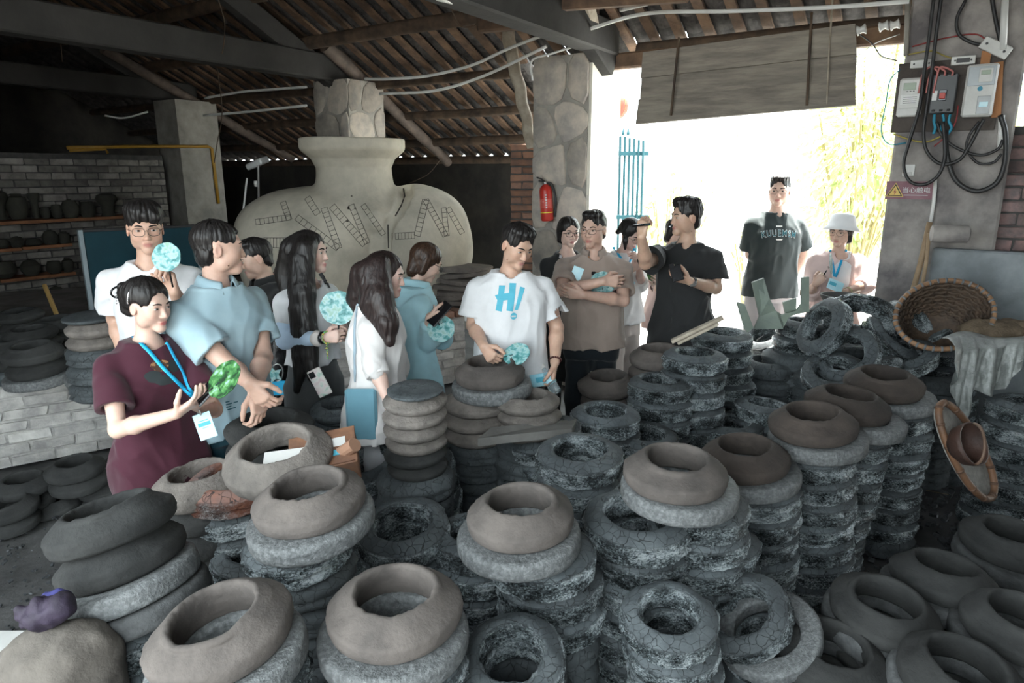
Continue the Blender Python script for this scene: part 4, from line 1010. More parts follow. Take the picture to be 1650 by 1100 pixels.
    def decal(s, name, me, c, xd, yd, mat, lift=.003, cutstep=.012):
        """flat print pressed onto the garment"""
        bm = bmesh.new(); bm.from_mesh(me); xs = [v.co.x for v in bm.verts]; ys = [v.co.y for v in bm.verts]
        for ax, lo, hi in ((0, min(xs), max(xs)), (1, min(ys), max(ys))):
            t = lo+cutstep
            while t < hi:
                co = [0, 0, 0]; no = [0, 0, 0]; co[ax] = t; no[ax] = 1; bmesh.ops.bisect_plane(bm, geom=bm.verts[:]+bm.edges[:]+bm.faces[:], plane_co=co, plane_no=no); t += cutstep
        xd, yd = Vector(xd).normalized(), Vector(yd).normalized(); n = xd.cross(yd).normalized(); c = Vector(c)
        for v in bm.verts:
            p = c+xd*v.co.x+yd*v.co.y; h = s.tree.ray_cast(p+n*.3, -n); v.co = (h[0]+n*lift) if h[0] is not None else p
        bm.to_mesh(me); bm.free(); return part(name, me, mat, s.root, s.shirt)
m_shoe = M('shoe_leather', (.04, .04, .04), None, 5, .6, .1)
t_white = cloth('white_cotton', (.74, .75, .77)); t_black = cloth('black_cotton', (.016, .017, .018)); t_maroon = cloth('maroon_jersey', (.05, .006, .018)); t_polo = cloth('pale_blue_pique', (.33, .45, .5), c2=(.27, .39, .45))
t_sky = cloth('sky_blue_cotton', (.42, .68, .76)); t_khaki = cloth('khaki_pique', (.36, .285, .245)); t_ghost = cloth('off_white_linen', (.72, .7, .69)); t_char = cloth('faded_black_jersey', (.02, .032, .034)); t_pink = cloth('pale_pink_knit', (.66, .5, .47))
t_grey = cloth('grey_cargo_cotton', (.075, .08, .083)); t_beige = cloth('beige_trouser_cloth', (.5, .43, .39)); t_jeans = cloth('teal_jeans', (.02, .075, .1)); t_palegrey = cloth('pale_grey_trouser', (.42, .42, .43)); t_navy = cloth('navy_trouser_cloth', (.008, .013, .018)); t_ice = cloth('ice_blue_sleeve', (.5, .64, .8), b=.1); t_paleblue = cloth('pale_blue_jeans', (.36, .47, .55))
m_lany = M('blue_lanyard', (.01, .33, .62), (.02, .45, .75), 4, .5, .05); m_badge = M('badge_card', (.35, .72, .85), (.6, .85, .92), 7, .35, 0); m_teal = M('teal_print', (.09, .42, .56), (.11, .46, .6), 8, .8, .1)
m_print_w = M('white_print', (.7, .74, .74), None, 8, .8, 0); m_print_t = M('dark_teal_print', (.01, .1, .13), None, 8, .8, 0); m_ink = M('dark_ink', (.015, .03, .035), None, 8, .7, 0); m_phone = M('phone_glass', (.012, .012, .014), None, 5, .15, 0)
def fan_mat(name, a, b, c, d):
    m, t, p = base(name); co = coords(t)
    n = node(t, 'ShaderNodeTexNoise', i_Scale=34, i_Detail=7, i_Distortion=.4); t.links.new(co, n.inputs['Vector'])
    t.links.new(ramp(t, n.outputs[0], [(.36, a), (.47, b), (.56, c), (.68, d)]), p.inputs['Base Color']); p.inputs['Roughness'].default_value = .45; return m
m_fan = fan_mat('watercolour_fan', (.04, .2, .2), (.14, .38, .38), (.38, .58, .6), (.26, .45, .36)); m_fan_g = fan_mat('leaf_green_fan', (.01, .035, .015), (.04, .16, .045), (.12, .3, .1), (.3, .45, .48))
m_stick = M('black_fan_stick', (.012, .012, .012), None, 5, .4, 0); m_skinny = M('metal', (.5, .5, .5), (.4, .4, .4), 5, .3, 0, metal=.9)
def fan(label, grip, up, nrm, R=.085, stick=.075, mat=None, lobes=7, group='cloud-shaped hand fans'):
    up = Vector(up).normalized(); ax = frame(nrm, up.cross(Vector(nrm))); grip = Vector(grip); c = grip+up*(stick+R*.92); root = empty('hand_fan', grip, label=label, cat='fan', group=group)
    yv = ax[2].cross(ax[0]); sgn = 1 if yv.dot(up) > 0 else -1
    poly = [(R*1.06*math.cos(a)*(1+.045*abs(math.sin(lobes*a/2))), R*math.sin(a)*(1+.045*abs(math.sin(lobes*a/2)))) for a in [2*PI*i/56 for i in range(56)]]
    lf = part('fan_leaf', MB().prism(poly, c, ax, -.0015, .0015).mesh(), mat or m_fan, root)
    part('handle', MB().tube([grip-up*.05, grip+up*stick*.5, c-up*R*.72], .0045, 8).mesh(True), m_stick, root)
    for sd in (1, -1):                                  # the print's dark title bar and line of characters
        b = MB().box(c-up*R*.42+ax[2]*.0022*sd, (.006, .018, .001), ax)
        for k in range(4): b.box(c-up*R*.38+ax[0]*(.016+k*.008)*sd+ax[2]*.0022*sd, (.0045, .0045, .001), ax)
        part('title_print', b.mesh(), m_ink, root, lf)
    return root
def card(name, c, ax, size, mat, parent, bev=.002): return part(name, MB().box(c, size, ax, bev).mesh(), mat, parent)
def badge(p, top, up, nrm, size=(.062, .1), char='蓝伙伴'):
    up = Vector(up).normalized(); ax = frame(nrm, up.cross(Vector(nrm))); top = Vector(top); c = top-up*(size[1]/2+.008)
    b = card('badge', c, (ax[0], ax[1], ax[2]), (size[0], size[1], .003), m_badge, p.root)
    part('badge_clip', MB().tube([top+up*.01, top-up*.012], .004, 8).mesh(), m_skinny, p.root, b)
    for k, (dy, w_, h_) in enumerate(((.022, .034, .003), (.008, .044, .014), (-.006, .022, .002))):
        part('badge_print', MB().box(c+ax[1]*dy*(1 if ax[1].dot(up) > 0 else -1)+ax[2]*.002, (w_, h_, .0006), ax).mesh(), m_teal, p.root, b)
    part('badge_print', MB().box(c-up*.03+ax[0]*.014+ax[2]*.002, (.011, .018, .0006), ax).mesh(), m_ink, p.root, b)
def beads(p, w, off, R, n, r, mat, name='bracelet', axis=None):
    d = (p.el[w]-p.wr[w]).normalized(); ax = frame(d); c = p.wr[w]+d*off; b = MB()
    for i in range(n):
        a = 2*PI*i/n; q = c+(ax[0]*math.cos(a)+ax[1]*math.sin(a))*R; b.lathe([(0.2*r, -.95*r), (.75*r, -.6*r), (r, 0), (.75*r, .6*r), (.2*r, .95*r)], q, 8)
    part(name, b.mesh(True), mat, p.root)
def band(p, w, off, R, wd, mat, name='watch_strap', th=.003):
    d = (p.el[w]-p.wr[w]).normalized(); ax = frame(d); part(name, MB().lathe([(R, -wd/2), (R+th, -wd/2), (R+th, wd/2), (R, wd/2), (R, -wd/2)], p.wr[w]+d*off, 20, ax, False, False).mesh(True), mat, p.root)
def phone(label, c, up, nrm, mat=None, size=(.072, .15, .009), cams=True, back=None):
    ax = frame(nrm, Vector(up).cross(Vector(nrm))); c = Vector(c); root = empty('phone', c, label=label, cat='phone')
    pb_ = part('phone_body', MB().box(c, size, ax, .004).mesh(), mat or m_phone, root)
    if cams:
        q = c+ax[2]*size[2]/2
        sg = 1 if ax[1].dot(Vector(up)) > 0 else -1
        part('camera_bump', MB().box(q-ax[0]*.016+ax[1]*.05*sg, (.03, .032, .004), ax, .0015).mesh(), m_phone, root, pb_)
    return root
# ---------------------------------------------------------------- young man with fan, back left
p = Person('tall young man in plain white tee and glasses at the left', 238, 3.5, 1.84, 18, (30, 4, 0), skin=(.57, .36, .27), neckpy=400)
p.arm('R', P(186, 512, 3.6), P(205, 590, 3.45), d=(.1, -.1, -1), n=(1, 0, 0)); p.arm('L', P(306, 512, 3.46), P(281, 470, 3.26), d=(-.25, .1, 1), n=(-.5, -.9, .0), curl=(65, 80, 50))
p.head_(); p.torso_(); p.body(lips=(.45, .2, .17)); p.hair(m_hair, 'fringe'); p.spectacles(w=.026, hgt=.019); p.tee(t_white, hem=.46, ease=.02, sr=(.076, .09), seed=2); p.trousers(t_black)
fan('round watercolour fan raised by the young man with glasses', P(275, 446, 3.2), (-.05, -.1, 1), (-.12, -1, .25), .066, .035)
# ---------------------------------------------------------------- woman in maroon
p = Person('woman in maroon dress and blue lanyard looking right', 236, 2.72, 1.575, 52, (70, 6, 0), fem=True, skin=(.62, .42, .34), neckpy=530, girth=1.08)
p.arm('R', P(190, 692, 2.46), P(284, 666, 2.36), d=(.85, .1, .5), n=(-.2, .3, .8), curl=(18, 25, 20), thumb=.5); p.arm('L', P(345, 660, 2.68), P(312, 652, 2.44), d=(.8, -.2, .35), n=(-.2, .4, .9), curl=(30, 35, 30))
p.head_(); p.torso_(); p.body(lips=(.48, .13, .12), h=.0036)
hb = p.hp(0, -.105, .05)
p.hair(m_hair, 'updo', extra=[([p.hp(0, -.1, .035), p.hp(0, -.112, -.03)], [.05, .035], None)], h=.004)
b = Sdf(); b.ell(p.hp(0, -.128, .052), (.032, .03, .034), p.HR()); b.cone(p.hp(-.02, -.13, .07), p.hp(.02, -.135, .06), .018, .02, .01); V, Q = b.polys(.004); part('hair_bun', npmesh(V, Q), m_hair, p.root)
m_cry = M('crystal', (.75, .75, .75), (.5, .5, .5), 60, .1, .3, 200, metal=.8)
arc = [p.hp(x, y, z) for x, y, z in [(-.06, -.015, .1), (-.079, -.02, .072), (-.086, -.022, .045), (-.087, -.024, .02)]]
part('hair_clip', MB().tube(spline(arc, 4), [.004]*13, 6).mesh(True), m_cry, p.root)
part('hair_band', MB().tube([p.hp(-.025+.034*math.cos(a), -.142+.01*math.cos(a), .044+.026*math.sin(a)) for a in [2*PI*i/18 for i in range(18)]], .0045, 6, closed=True).mesh(True), m_phone, p.root)
b = MB()
for k in range(5): b.lathe([(.001, -.003), (.0035, 0), (.001, .003)], p.hp(-.062, -.118, .05-k*.012), 6)
part('hair_beads', b.mesh(), m_cry, p.root)
p.tee(t_maroon, hem=.2, ease=.02, frac=.66, sr=(.07, .08), seed=3, h=.006, fold=.006, neck=.066, name='dress')
c, n = p.on(262, 594); m_tan = M('tan_check', (.32, .16, .07), (.06, .03, .02), 30, .85, 0, lo=.49, hi=.51); m_dkprint = M('dark_print', (.02, .028, .03), None, 5, .8, 0)
def blob(w_, h_, n_=22, k=.12): return fromdata([(w_*math.cos(2*PI*i/n_)*(1+k*math.sin(3*2*PI*i/n_)), h_*math.sin(2*PI*i/n_), 0) for i in range(n_)], [tuple(range(n_))])
for q, w_, h_, mt in (((-.005, .012), .035, .022, m_tan), ((-.04, -.025), .03, .024, m_dkprint), ((.045, -.0), .026, .024, m_dkprint), ((.0, -.045), .045, .02, m_dkprint)):
    p.decal('chest_print', blob(w_, h_), c+p.l*q[0]+Z*q[1], p.l, Z, mt, .002)
p.ribbon('lanyard', [(214, 543), (236, 562), (262, 592), (290, 620), (312, 640)], .015, m_lany); p.ribbon('lanyard', [(268, 552), (280, 575), (294, 600), (304, 622), (314, 642)], .013, m_lany)
tp = P(322, 664, 2.42); badge(p, tp, (-.2, -.1, 1), (.35, -.9, .2)); part('lanyard_end', MB().tube([p.on(312, 640)[0], tp], .004, 6).mesh(), m_lany, p.root)
gp = P(335, 632, 2.38); fan('green leaf-patterned fan held open by the maroon-dressed woman', gp, (.78, .1, .62), (-.42, -.62, .62), .072, .012, m_fan_g, group=None)
phone('black phone behind the green fan in the maroon-dressed woman\'s hand', gp+Vector((.0, .03, .012)), (.7, .2, .6), (-.5, -.6, .6), cams=False)
part('trouser_stripe', MB().tube([P(207, 700, 2.9), P(205, 760, 2.9), P(206, 800, 2.92)], .012, 8).mesh(True), t_ghost, p.root)
# ---------------------------------------------------------------- man in pale blue polo
p = Person('man in pale blue polo shirt with hands folded, looking away', 342, 3.0, 1.79, 58, (118, 2, 0), skin=(.57, .37, .29), neckpy=450, girth=1.12, lean=(0, .03))
p.arm('R', P(372, 592, 2.78), P(402, 616, 2.6), d=(.55, -.1, -.75), n=(.2, .9, .0), curl=(35, 45, 30)); p.arm('L', P(424, 575, 3.0), P(410, 630, 2.66), d=(.3, -.35, -.85), n=(-.6, .3, -.2), curl=(40, 45, 30))
p.head_(); p.torso_(); p.body(h=.0038); p.hair(m_hair, 'crop'); p.tee(t_polo, hem=.465, ease=.02, frac=.68, sr=(.076, .088), seed=4, h=.006, neck=.068); p.collar(t_polo, .06, .088); p.trousers(t_jeans)
c, n = p.on(374, 652); hm = MB(); [hm.add([(x, y, 0), (x+w_, y, 0), (x+w_, y+.005, 0), (x, y+.005, 0)], [(0, 1, 2, 3)]) for x, y, w_ in ((-.03, .018, .018), (-.03, .006, .03), (-.03, -.006, .024), (.006, .006, .02), (-.026, -.018, .04))]
p.decal('hem_print', hm.mesh(), c, p.l*.55-p.f*.0+Vector((.3, 0, 0)), Z, m_print_t, .002)
# ---------------------------------------------------------------- boy in black polo
p = Person('boy in black polo shirt behind the pale blue polo', 428, 3.95, 1.63, -52, (-62, 16, 0), skin=(.6, .4, .31), neckpy=445)
p.arm('R', P(392, 545, 4.0), P(402, 610, 3.85)); p.arm('L', P(446, 540, 3.9), P(432, 600, 3.75), d=(-.2, -.3, -1)); p.head_(); p.torso_(); p.body(h=.0046); p.hair(m_hair, 'fade'); p.tee(t_black, hem=.47, ease=.03, seed=5, h=.008); p.collar(t_black); p.trousers(t_black)
boy = p
# ---------------------------------------------------------------- long-haired woman with fan
p = Person('woman with long black hair, ice blue arm sleeve and grey cargo trousers', 496, 3.65, 1.69, 62, (82, 0, 0), fem=True, skin=(.66, .46, .39), neckpy=440)
p.arm('R', P(459, 548, 3.5), P(520, 544, 3.36), d=(1, -.05, .1), n=(.1, .9, -.1), curl=(55, 70, 45)); p.arm('L', P(556, 540, 3.75), P(558, 536, 3.5), d=(-.3, -.6, .1), n=(0, 0, 1), curl=(50, 60, 40))
p.head_(); p.torso_(); p.body(lips=(.5, .22, .2))
fl = (p.l, .6)
hr = [([P(470, 400, 3.62), P(462, 440, 3.66), P(466, 480, 3.6)], [.06, .06, .045], None), ([P(492, 400, 3.56), P(488, 470, 3.5), P(494, 540, 3.45), P(505, 608, 3.42)], [.055, .06, .056, .03], None), ([P(480, 420, 3.55), P(482, 500, 3.5), P(488, 570, 3.46), P(478, 628, 3.44)], [.05, .055, .05, .02], None)]
p.hair(m_hair, 'long', extra=hr, h=.005); p.tee(t_white, hem=.575, ease=.018, frac=.42, sr=(.06, .068), seed=6, flare=0, h=.006)
sd = Sdf(); S_, E_, W_ = p.sh['R'], p.el['R'], p.wr['R']; sd.chain([S_.lerp(E_, .52), E_, E_.lerp(W_, .9)], [.05, .045, .036], .02); p_tree = p.tree; p.garment('arm_sleeve', sd, t_ice, .006, .002)
sd = Sdf(); sd.ell(W_.lerp(E_, .12), (.042, .045, .05)); p.garment('wrist_scrunchie', sd, M('scrunchie', (.6, .55, .52), None, 5, .8, .2), .006, .012, 9, 8); p.tree = p_tree
band(p, 'R', -.004, .029, .026, m_phone, 'smart_watch'); m_bead = M('yellow_beads', (.5, .4, .08), (.1, .35, .15), 80, .4, 0, lo=.49, hi=.51); beads(p, 'R', -.03, .03, 16, .0055, m_bead, 'bead_bracelet')
b = MB(); q = p.wr['R']+Vector((.025, -.025, -.035))
for k in range(6): b.lathe([(.001, -.006), (.006 if k != 1 else .012, 0), (.001, .006)], q+Vector((.0, 0, -.013*k)), 8)
part('bead_tassel', b.mesh(True), m_bead, p.root)
p.trousers(t_grey, top=.58, legr=(.1, .085), seed=7)
p.ribbon('bag_strap', [(470, 458), (478, 480), (482, 510), (478, 545), (476, 575)], .024, t_black, .006); p.ribbon('bag_strap', [(516, 440), (524, 452), (530, 464)], .02, t_black, .006)
fan('watercolour cloud fan held by the long-haired woman in cargo trousers', p.hand_pts['R']['grip']+Vector((0, -.005, .02)), (.05, 0, 1), (.1, -1, .1), .083, .05)
phone('pale floral phone hanging in front of the grey cargo trousers', P(515, 616, 3.35), (-.45, 0, 1), (.1, -1, .1), fan_mat('floral_case', (.6, .5, .5), (.66, .6, .58), (.62, .62, .58), (.35, .5, .42)))
# black shoulder bag with charms behind her
root = empty('shoulder_bag', P(452, 640, 3.72), label='black shoulder bag with dangling charms behind the arm-sleeved woman', cat='bag')
sd = Sdf(); sd.cone(P(452, 540, 3.78), P(450, 640, 3.74), .075, .1, .03, flat=((1, 0, 0), .8)); sd.disp = lambda q: (vnoise(q*30)-.5)*.012; V, Q = sd.polys(.009); part('bag_body', npmesh(V, Q), M('crinkled_black_vinyl', (.012, .012, .013), None, 5, .25, .5, 60), root)
part('charm_ring', MB().tube([P(447+9*math.cos(a), 600+14*math.sin(a), 3.6) for a in [2*PI*i/16 for i in range(16)]], .004, 6, closed=True).mesh(True), m_skinny, root)
part('blue_charm', MB().box(P(447, 625, 3.6), (.095, .006, .085), None, .003).mesh(), m_lany, root); part('star_charm', MB().prism([(.05*(1 if i % 2 else .5)*math.cos(PI*i/5), .05*(1 if i % 2 else .5)*math.sin(PI*i/5)) for i in range(10)], P(442, 603, 3.59), (Vector((1, 0, 0)), Z, Vector((0, -1, 0))), 0, .006).mesh(), m_fan, root)
# ---------------------------------------------------------------- woman in white shirt
p = Person('woman with long dark hair and off-white shirt carrying a blue bag', 604, 3.3, 1.62, 88, (84, 10, 0), fem=True, skin=(.64, .44, .37), neckpy=480, lean=(0, .02))
p.arm('R', P(606, 594, 3.08), P(626, 648, 3.0), d=(.3, -.1, -1), n=(.2, .9, 0), curl=(20, 25, 20)); p.arm('L', P(640, 590, 3.48), P(636, 640, 3.42)); p.head_(); p.torso_(); p.body(lips=(.5, .21, .2))
hr = [([P(585, 440, 3.3), P(580, 480, 3.34), P(584, 510, 3.32)], [.06, .06, .03], None), ([P(610, 430, 3.22), P(612, 480, 3.16), P(624, 520, 3.12), P(628, 548, 3.1)], [.055, .06, .05, .03], None), ([P(595, 440, 3.22), P(600, 490, 3.18), P(615, 535, 3.13)], [.06, .055, .03], None)]
p.hair(m_hair_d, 'long', extra=hr, h=.005); p.tee(t_ghost, hem=.44, ease=.035, sr=(.07, .075), long_={'R': (.12, .062), 'L': (.3, .055)}, seed=8, flare=.03, neck=.06, fold=.01); p.collar(t_ghost, gap=28)
sd = Sdf(); e_ = p.el['R'].lerp(p.wr['R'], .06); d_ = (p.wr['R']-p.el['R']).normalized(); tr = p.tree; sd.cone(e_-d_*.02, e_+d_*.03, .06, .058, .01, cut=(e_+d_*.025, d_)); p.garment('rolled_cuff', sd, t_ghost, .005, .003); p.tree = tr
p.trousers(t_palegrey); p.ribbon('bag_strap', [(577, 490), (573, 520), (572, 560), (573, 615)], .014, t_paleblue, .006)
root = empty('tote_bag', P(590, 700, 3.1), label='flat pale blue bag hanging behind the white-shirted woman', cat='bag'); part('bag_body', MB().box(P(583, 668, 3.08), (.15, .03, .26), None, .012).mesh(), cloth('blue_vinyl', (.14, .31, .39), .5), root)
# ---------------------------------------------------------------- short-haired woman in sky blue shirt
p = Person('short-haired woman in sky blue shirt bent over her phone', 662, 3.9, 1.61, 112, (118, 26, 0), fem=True, skin=(.62, .43, .35), neckpy=455, lean=(0, .03))
p.arm('R', P(690, 548, 3.78), P(692, 510, 3.62), d=(.85, .1, .15), n=(.1, .6, .6), curl=(40, 55, 35)); p.arm('L', P(712, 545, 4.1), P(694, 512, 3.86), d=(.2, -.7, .2), n=(0, 0, 1), curl=(40, 50, 35)); p.head_(); p.torso_(); p.body(); p.hair(m_hair_b, 'bob'); p.spectacles(thick=.002)
p.tee(t_sky, hem=.42, ease=.035, sr=(.07, .078), long_={'R': (.72, .046), 'L': (.72, .046)}, seed=9, flare=.03, neck=.06, fold=.01); p.collar(t_sky, gap=20); p.trousers(t_beige)
phone('dark phone in the hands of the sky blue shirted woman', P(708, 505, 3.6), (.5, .2, .5), (-.4, -.7, .6), cams=False); fan('watercolour fan hanging from the sky blue shirted woman\'s hand', P(703, 512, 3.62), (.35, 0, -.9), (.3, -.9, .3), .07, .0)
# ---------------------------------------------------------------- man with H print
p = Person('man in white tee with blue H print looking down', 822, 3.75, 1.735, 4, (34, 22, 4), skin=(.55, .35, .26), neckpy=425, girth=1.06)
p.arm('R', P(763, 524, 3.74), P(780, 558, 3.52), d=(.4, -.5, -.45), n=(.55, .3, -.3), curl=(60, 65, 45)); p.arm('L', P(897, 528, 3.8), P(894, 584, 3.64), d=(-.08, -.12, -1), n=(-.95, .15, .1), curl=(32, 45, 30)); p.head_(); p.torso_(); p.body(lips=(.42, .19, .17), h=.0039); p.hair(m_hair, 'short')
p.tee(t_white, hem=.495, ease=.026, frac=.7, sr=(.08, .098), seed=10, h=.0062, neck=.068); p.trousers(t_navy, seed=11)
c, n = p.on(822, 482); k = 1/5.5/290.0
def flat(polys): 
    b = MB()
    for q in polys: b.add([(x, y, 0) for x, y in q], [tuple(range(len(q)))])
    return b.mesh()
def hp_(x, y): return ((x-245)/5.5/F*3.6, -(y-230)/5.5/F*3.6)
for q in ([(148, 112), (205, 112), (192, 182), (236, 176), (244, 92), (305, 96), (268, 340), (210, 332), (222, 238), (184, 244), (166, 342), (112, 332), (130, 240), (108, 198), (138, 190)], [(340, 124), (383, 136), (314, 332), (284, 328)], [(276+30*math.cos(a), 384+32*math.sin(a)) for a in [2*PI*i/24 for i in range(24)]]):
    p.decal('shirt_print', flat([[hp_(*v) for v in q]][::1]), c, p.l, Z, m_teal, .0025)
p.decal('shirt_print', flat([[hp_(*v) for v in ((256, 378), (296, 378), (296, 392), (256, 392))]]), c, p.l, Z, m_print_w, .0045)
beads(p, 'L', .018, .031, 15, .0068, M('dark_wood_beads', (.07, .015, .012), None, 5, .3, 0)); fan('half-transparent watercolour fan pointed down by the H print man', p.hand_pts['R']['grip']+Vector((.02, -.01, .0)), (1, -.1, .3), (-.25, -.5, .75), .07, .03)
# bottle and booklet in his left hand
gp = p.hand_pts['L']['grip']; root = empty('water_bottle', gp, label='clear water bottle with white cap in the H print man\'s hand', cat='bottle')
def clear_mat():
    m, t, q = base('clear_plastic'); q.inputs['Base Color'].default_value = (.75, .88, .92, 1); q.inputs['Transmission Weight'].default_value = .85; q.inputs['Roughness'].default_value = .08; q.inputs['IOR'].default_value = 1.3; return m
m_clear = clear_mat(); d_ = Vector((.42, -.55, -.7)).normalized(); ax = frame(d_); c0 = gp-d_*.06
part('bottle_body', MB().lathe([(.012, 0), (.014, .02), (.031, .05), (.031, .09), (.029, .1), (.031, .11), (.031, .155), (.027, .165)], c0, 20, ax).mesh(True), m_clear, root); part('cap', MB().lathe([(.014, -.02), (.015, -.018), (.015, .002), (.014, .004)], c0, 16, ax).mesh(True), m_white, root); part('bottle_label', MB().lathe([(.0318, .055), (.0318, .1)], c0, 20, ax, False, False).mesh(True), m_badge, root)
root = empty('booklet', gp+Vector((-.04, -.02, -.03)), label='folded blue and white booklet beside the water bottle', cat='booklet'); card('cover', gp+Vector((-.045, -.025, -.01)), frame((.2, -.75, .6), (1, 0, .3)), (.11, .075, .006), m_badge, root)
part('cover_print', MB().box(gp+Vector((-.04, -.029, -.006)), (.06, .03, .001), frame((.2, -.75, .6), (1, 0, .3))).mesh(), m_teal, root)
# ---------------------------------------------------------------- woman in black dress behind
p = Person('bespectacled woman in black dress standing behind the khaki polo man', 914, 5.2, 1.67, 12, (16, 4, 0), fem=True, skin=(.66, .46, .38), neckpy=408)
p.arm('R', P(893, 478, 5.2), P(897, 530, 5.1)); p.arm('L', P(948, 478, 5.2), P(946, 530, 5.1)); p.head_(); p.torso_(); p.body(lips=(.5, .2, .19), h=.0052); p.hair(m_hair, 'bob', h=.0055); p.spectacles(hgt=.017, thick=.002); p.tee(t_black, hem=.25, ease=.02, frac=.45, seed=12, h=.009, name='dress'); p.ribbon('bag_strap', [(905, 402), (903, 416)], .02, t_ghost)
p.trousers(t_black)
# ---------------------------------------------------------------- man in khaki polo
p = Person('man in khaki polo with folded arms and glasses', 957, 4.5, 1.75, -8, (-30, 2, 0), skin=(.58, .38, .3), neckpy=408, girth=1.14)
p.arm('R', P(907, 468, 4.3), P(972, 453, 4.2), d=(1, .1, .0), n=(0, 1, -.2), curl=(25, 35, 25)); p.arm('L', P(1004, 484, 4.3), P(940, 475, 4.16), d=(-1, .2, .1), n=(0, 1, .2), curl=(20, 30, 20)); p.head_(); p.torso_(); p.body(h=.0042); p.hair(m_hair, 'fade'); p.spectacles(hgt=.017)
p.tee(t_khaki, hem=.485, ease=.018, frac=.74, sr=(.074, .083), seed=13, h=.0062, neck=.066); p.collar(t_khaki, .058, .088, gap=26); p.trousers(t_navy, seed=14)
m_orange = M('orange_trim', (.75, .33, .04), None, 5, .6, 0); part('neck_lining', MB().tube(spline([p.L(-.05, .06, .84*p.H), p.L(-.02, .085, .818*p.H), p.L(0, .1, .80*p.H)], 4), .006, 6).mesh(True), m_orange, p.root)
part('clip_microphone', MB().box(p.on(956, 441, .01)[0], (.026, .014, .024), None, .003).mesh(), m_phone, p.root)
fan('watercolour fan tucked behind the khaki polo man\'s folded arms', p.on(972, 466, .018)[0], (-.12, .1, 1), (-.1, -1, .12), .075, -.03)
root = empty('paper_card', p.on(930, 442, .012)[0], label='small printed card tucked in the khaki polo man\'s folded arms', cat='card'); card('card_sheet', p.on(930, 441, .012)[0], frame((-.15, -1, .1), (1, -.2, -.35)), (.07, .085, .002), m_badge, root)
# ---------------------------------------------------------------- woman with beige trousers
p = Person('woman in white shirt and wide beige trousers looking down at her hands', 1006, 5.3, 1.64, 32, (36, 26, 0), fem=True, skin=(.66, .46, .39), neckpy=402, z0=.02)
p.arm('R', P(986, 462, 5.2), P(1018, 434, 5.05), d=(.7, -.2, .5), n=(.2, .8, .3), curl=(40, 50, 30)); p.arm('L', P(1032, 458, 5.3), P(1030, 428, 5.1), d=(-.2, -.3, .6), n=(-.5, 0, .4), curl=(40, 50, 30)); p.head_(); p.torso_(); p.body(lips=(.5, .21, .2), h=.0052)
p.hair(m_hair, 'updo', extra=[([p.hp(-.06, .0, .03), p.hp(-.068, .03, -.04), p.hp(-.06, .05, -.1)], [.02, .014, .008], None), ([p.hp(0, -.1, .02), p.hp(-.01, -.13, -.05)], [.035, .02], None)], h=.0055); p.spectacles(hgt=.018)
p.tee(t_ghost, hem=.5, ease=.028, sr=(.066, .07), long_={'R': (.2, .058), 'L': (.2, .058)}, seed=15, h=.009, neck=.07); p.ribbon('lanyard', [(988, 398), (998, 412), (1010, 428)], .016, m_lany); p.ribbon('lanyard', [(1022, 400), (1018, 414), (1011, 428)], .016, m_lany); p.trousers(t_beige, top=.62, legr=(.098, .1), fold=.012, seed=16)
root = empty('folded_paper', P(1012, 466, 5.05), label='blue and white paper held by the beige-trousered woman', cat='paper'); card('sheet', P(1012, 462, 5.05), frame((0, -1, .2), (1, 0, -.3)), (.08, .1, .002), m_badge, root)
# ---------------------------------------------------------------- guide with headset
p = Person('guide in black tee with headset holding up a pen', 1106, 4.6, 1.78, -28, (-76, 0, 0), skin=(.58, .38, .28), neckpy=395, girth=1.0, z0=.04)
p.arm('R', P(1040, 424, 4.32), P(1034, 381, 4.14), d=(.1, .15, 1), n=(.6, .6, -.1), curl=(45, 70, 45), thumb=.6); p.arm('L', P(1153, 464, 4.46), P(1112, 453, 4.22), d=(-1, -.1, .22), n=(.1, .5, .85), curl=(30, 40, 30), thumb=.5); p.head_(); p.torso_(); p.body(h=.0042); p.hair(m_hair, 'quiff')
p.tee(t_black, hem=.42, ease=.028, frac=.72, sr=(.077, .092), seed=17, h=.0065, flare=.03, fold=.01, neck=.068); p.trousers(t_paleblue, legr=(.1, .085))
part('headset', MB().tube(spline([p.hp(-.083, -.012, .012), p.hp(-.082, .01, .006), p.hp(-.072, .05, -.03), p.hp(-.045, .088, -.056), p.hp(-.03, .1, -.062)], 4), .0028, 6).tube([p.hp(-.084, -.02, .02), p.hp(-.084, .012, .0)], .0085, 8).tube([p.hp(-.04, .095, -.06), p.hp(-.028, .104, -.063)], .0065, 8).mesh(True), m_phone, p.root); part('headset_cable', MB().tube([p.hp(-.084, -.02, .0), p.hp(-.08, -.02, -.1), p.L(-.07, .06, .82*p.H)], .0015, 5).mesh(), m_phone, p.root)
band(p, 'L', .02, .029, .028, m_phone, 'watch_strap'); part('watch_case', MB().box(p.wr['L']+(p.el['L']-p.wr['L']).normalized()*.02+Vector((0, -.03, -.01)), (.034, .01, .034), None, .003).mesh(), m_skinny, p.root)
gp = p.hand_pts['R']['grip']; root = empty('marker_pen', P(1036, 363, 4.1), label='black pen held up in the guide\'s raised hand', cat='pen'); part('barrel', MB().tube([P(1020, 364, 4.1), P(1040, 362, 4.1)], .0065, 10).mesh(), m_phone, root); part('pen_cap', MB().tube([P(1038, 362, 4.1), P(1048, 361.3, 4.1)], .0075, 10).mesh(), m_ink, root)
phone('black phone lying in the guide\'s lower hand', P(1090, 440, 4.13), (-.25, .25, .9), (-.3, -.9, .3), size=(.07, .1, .009))
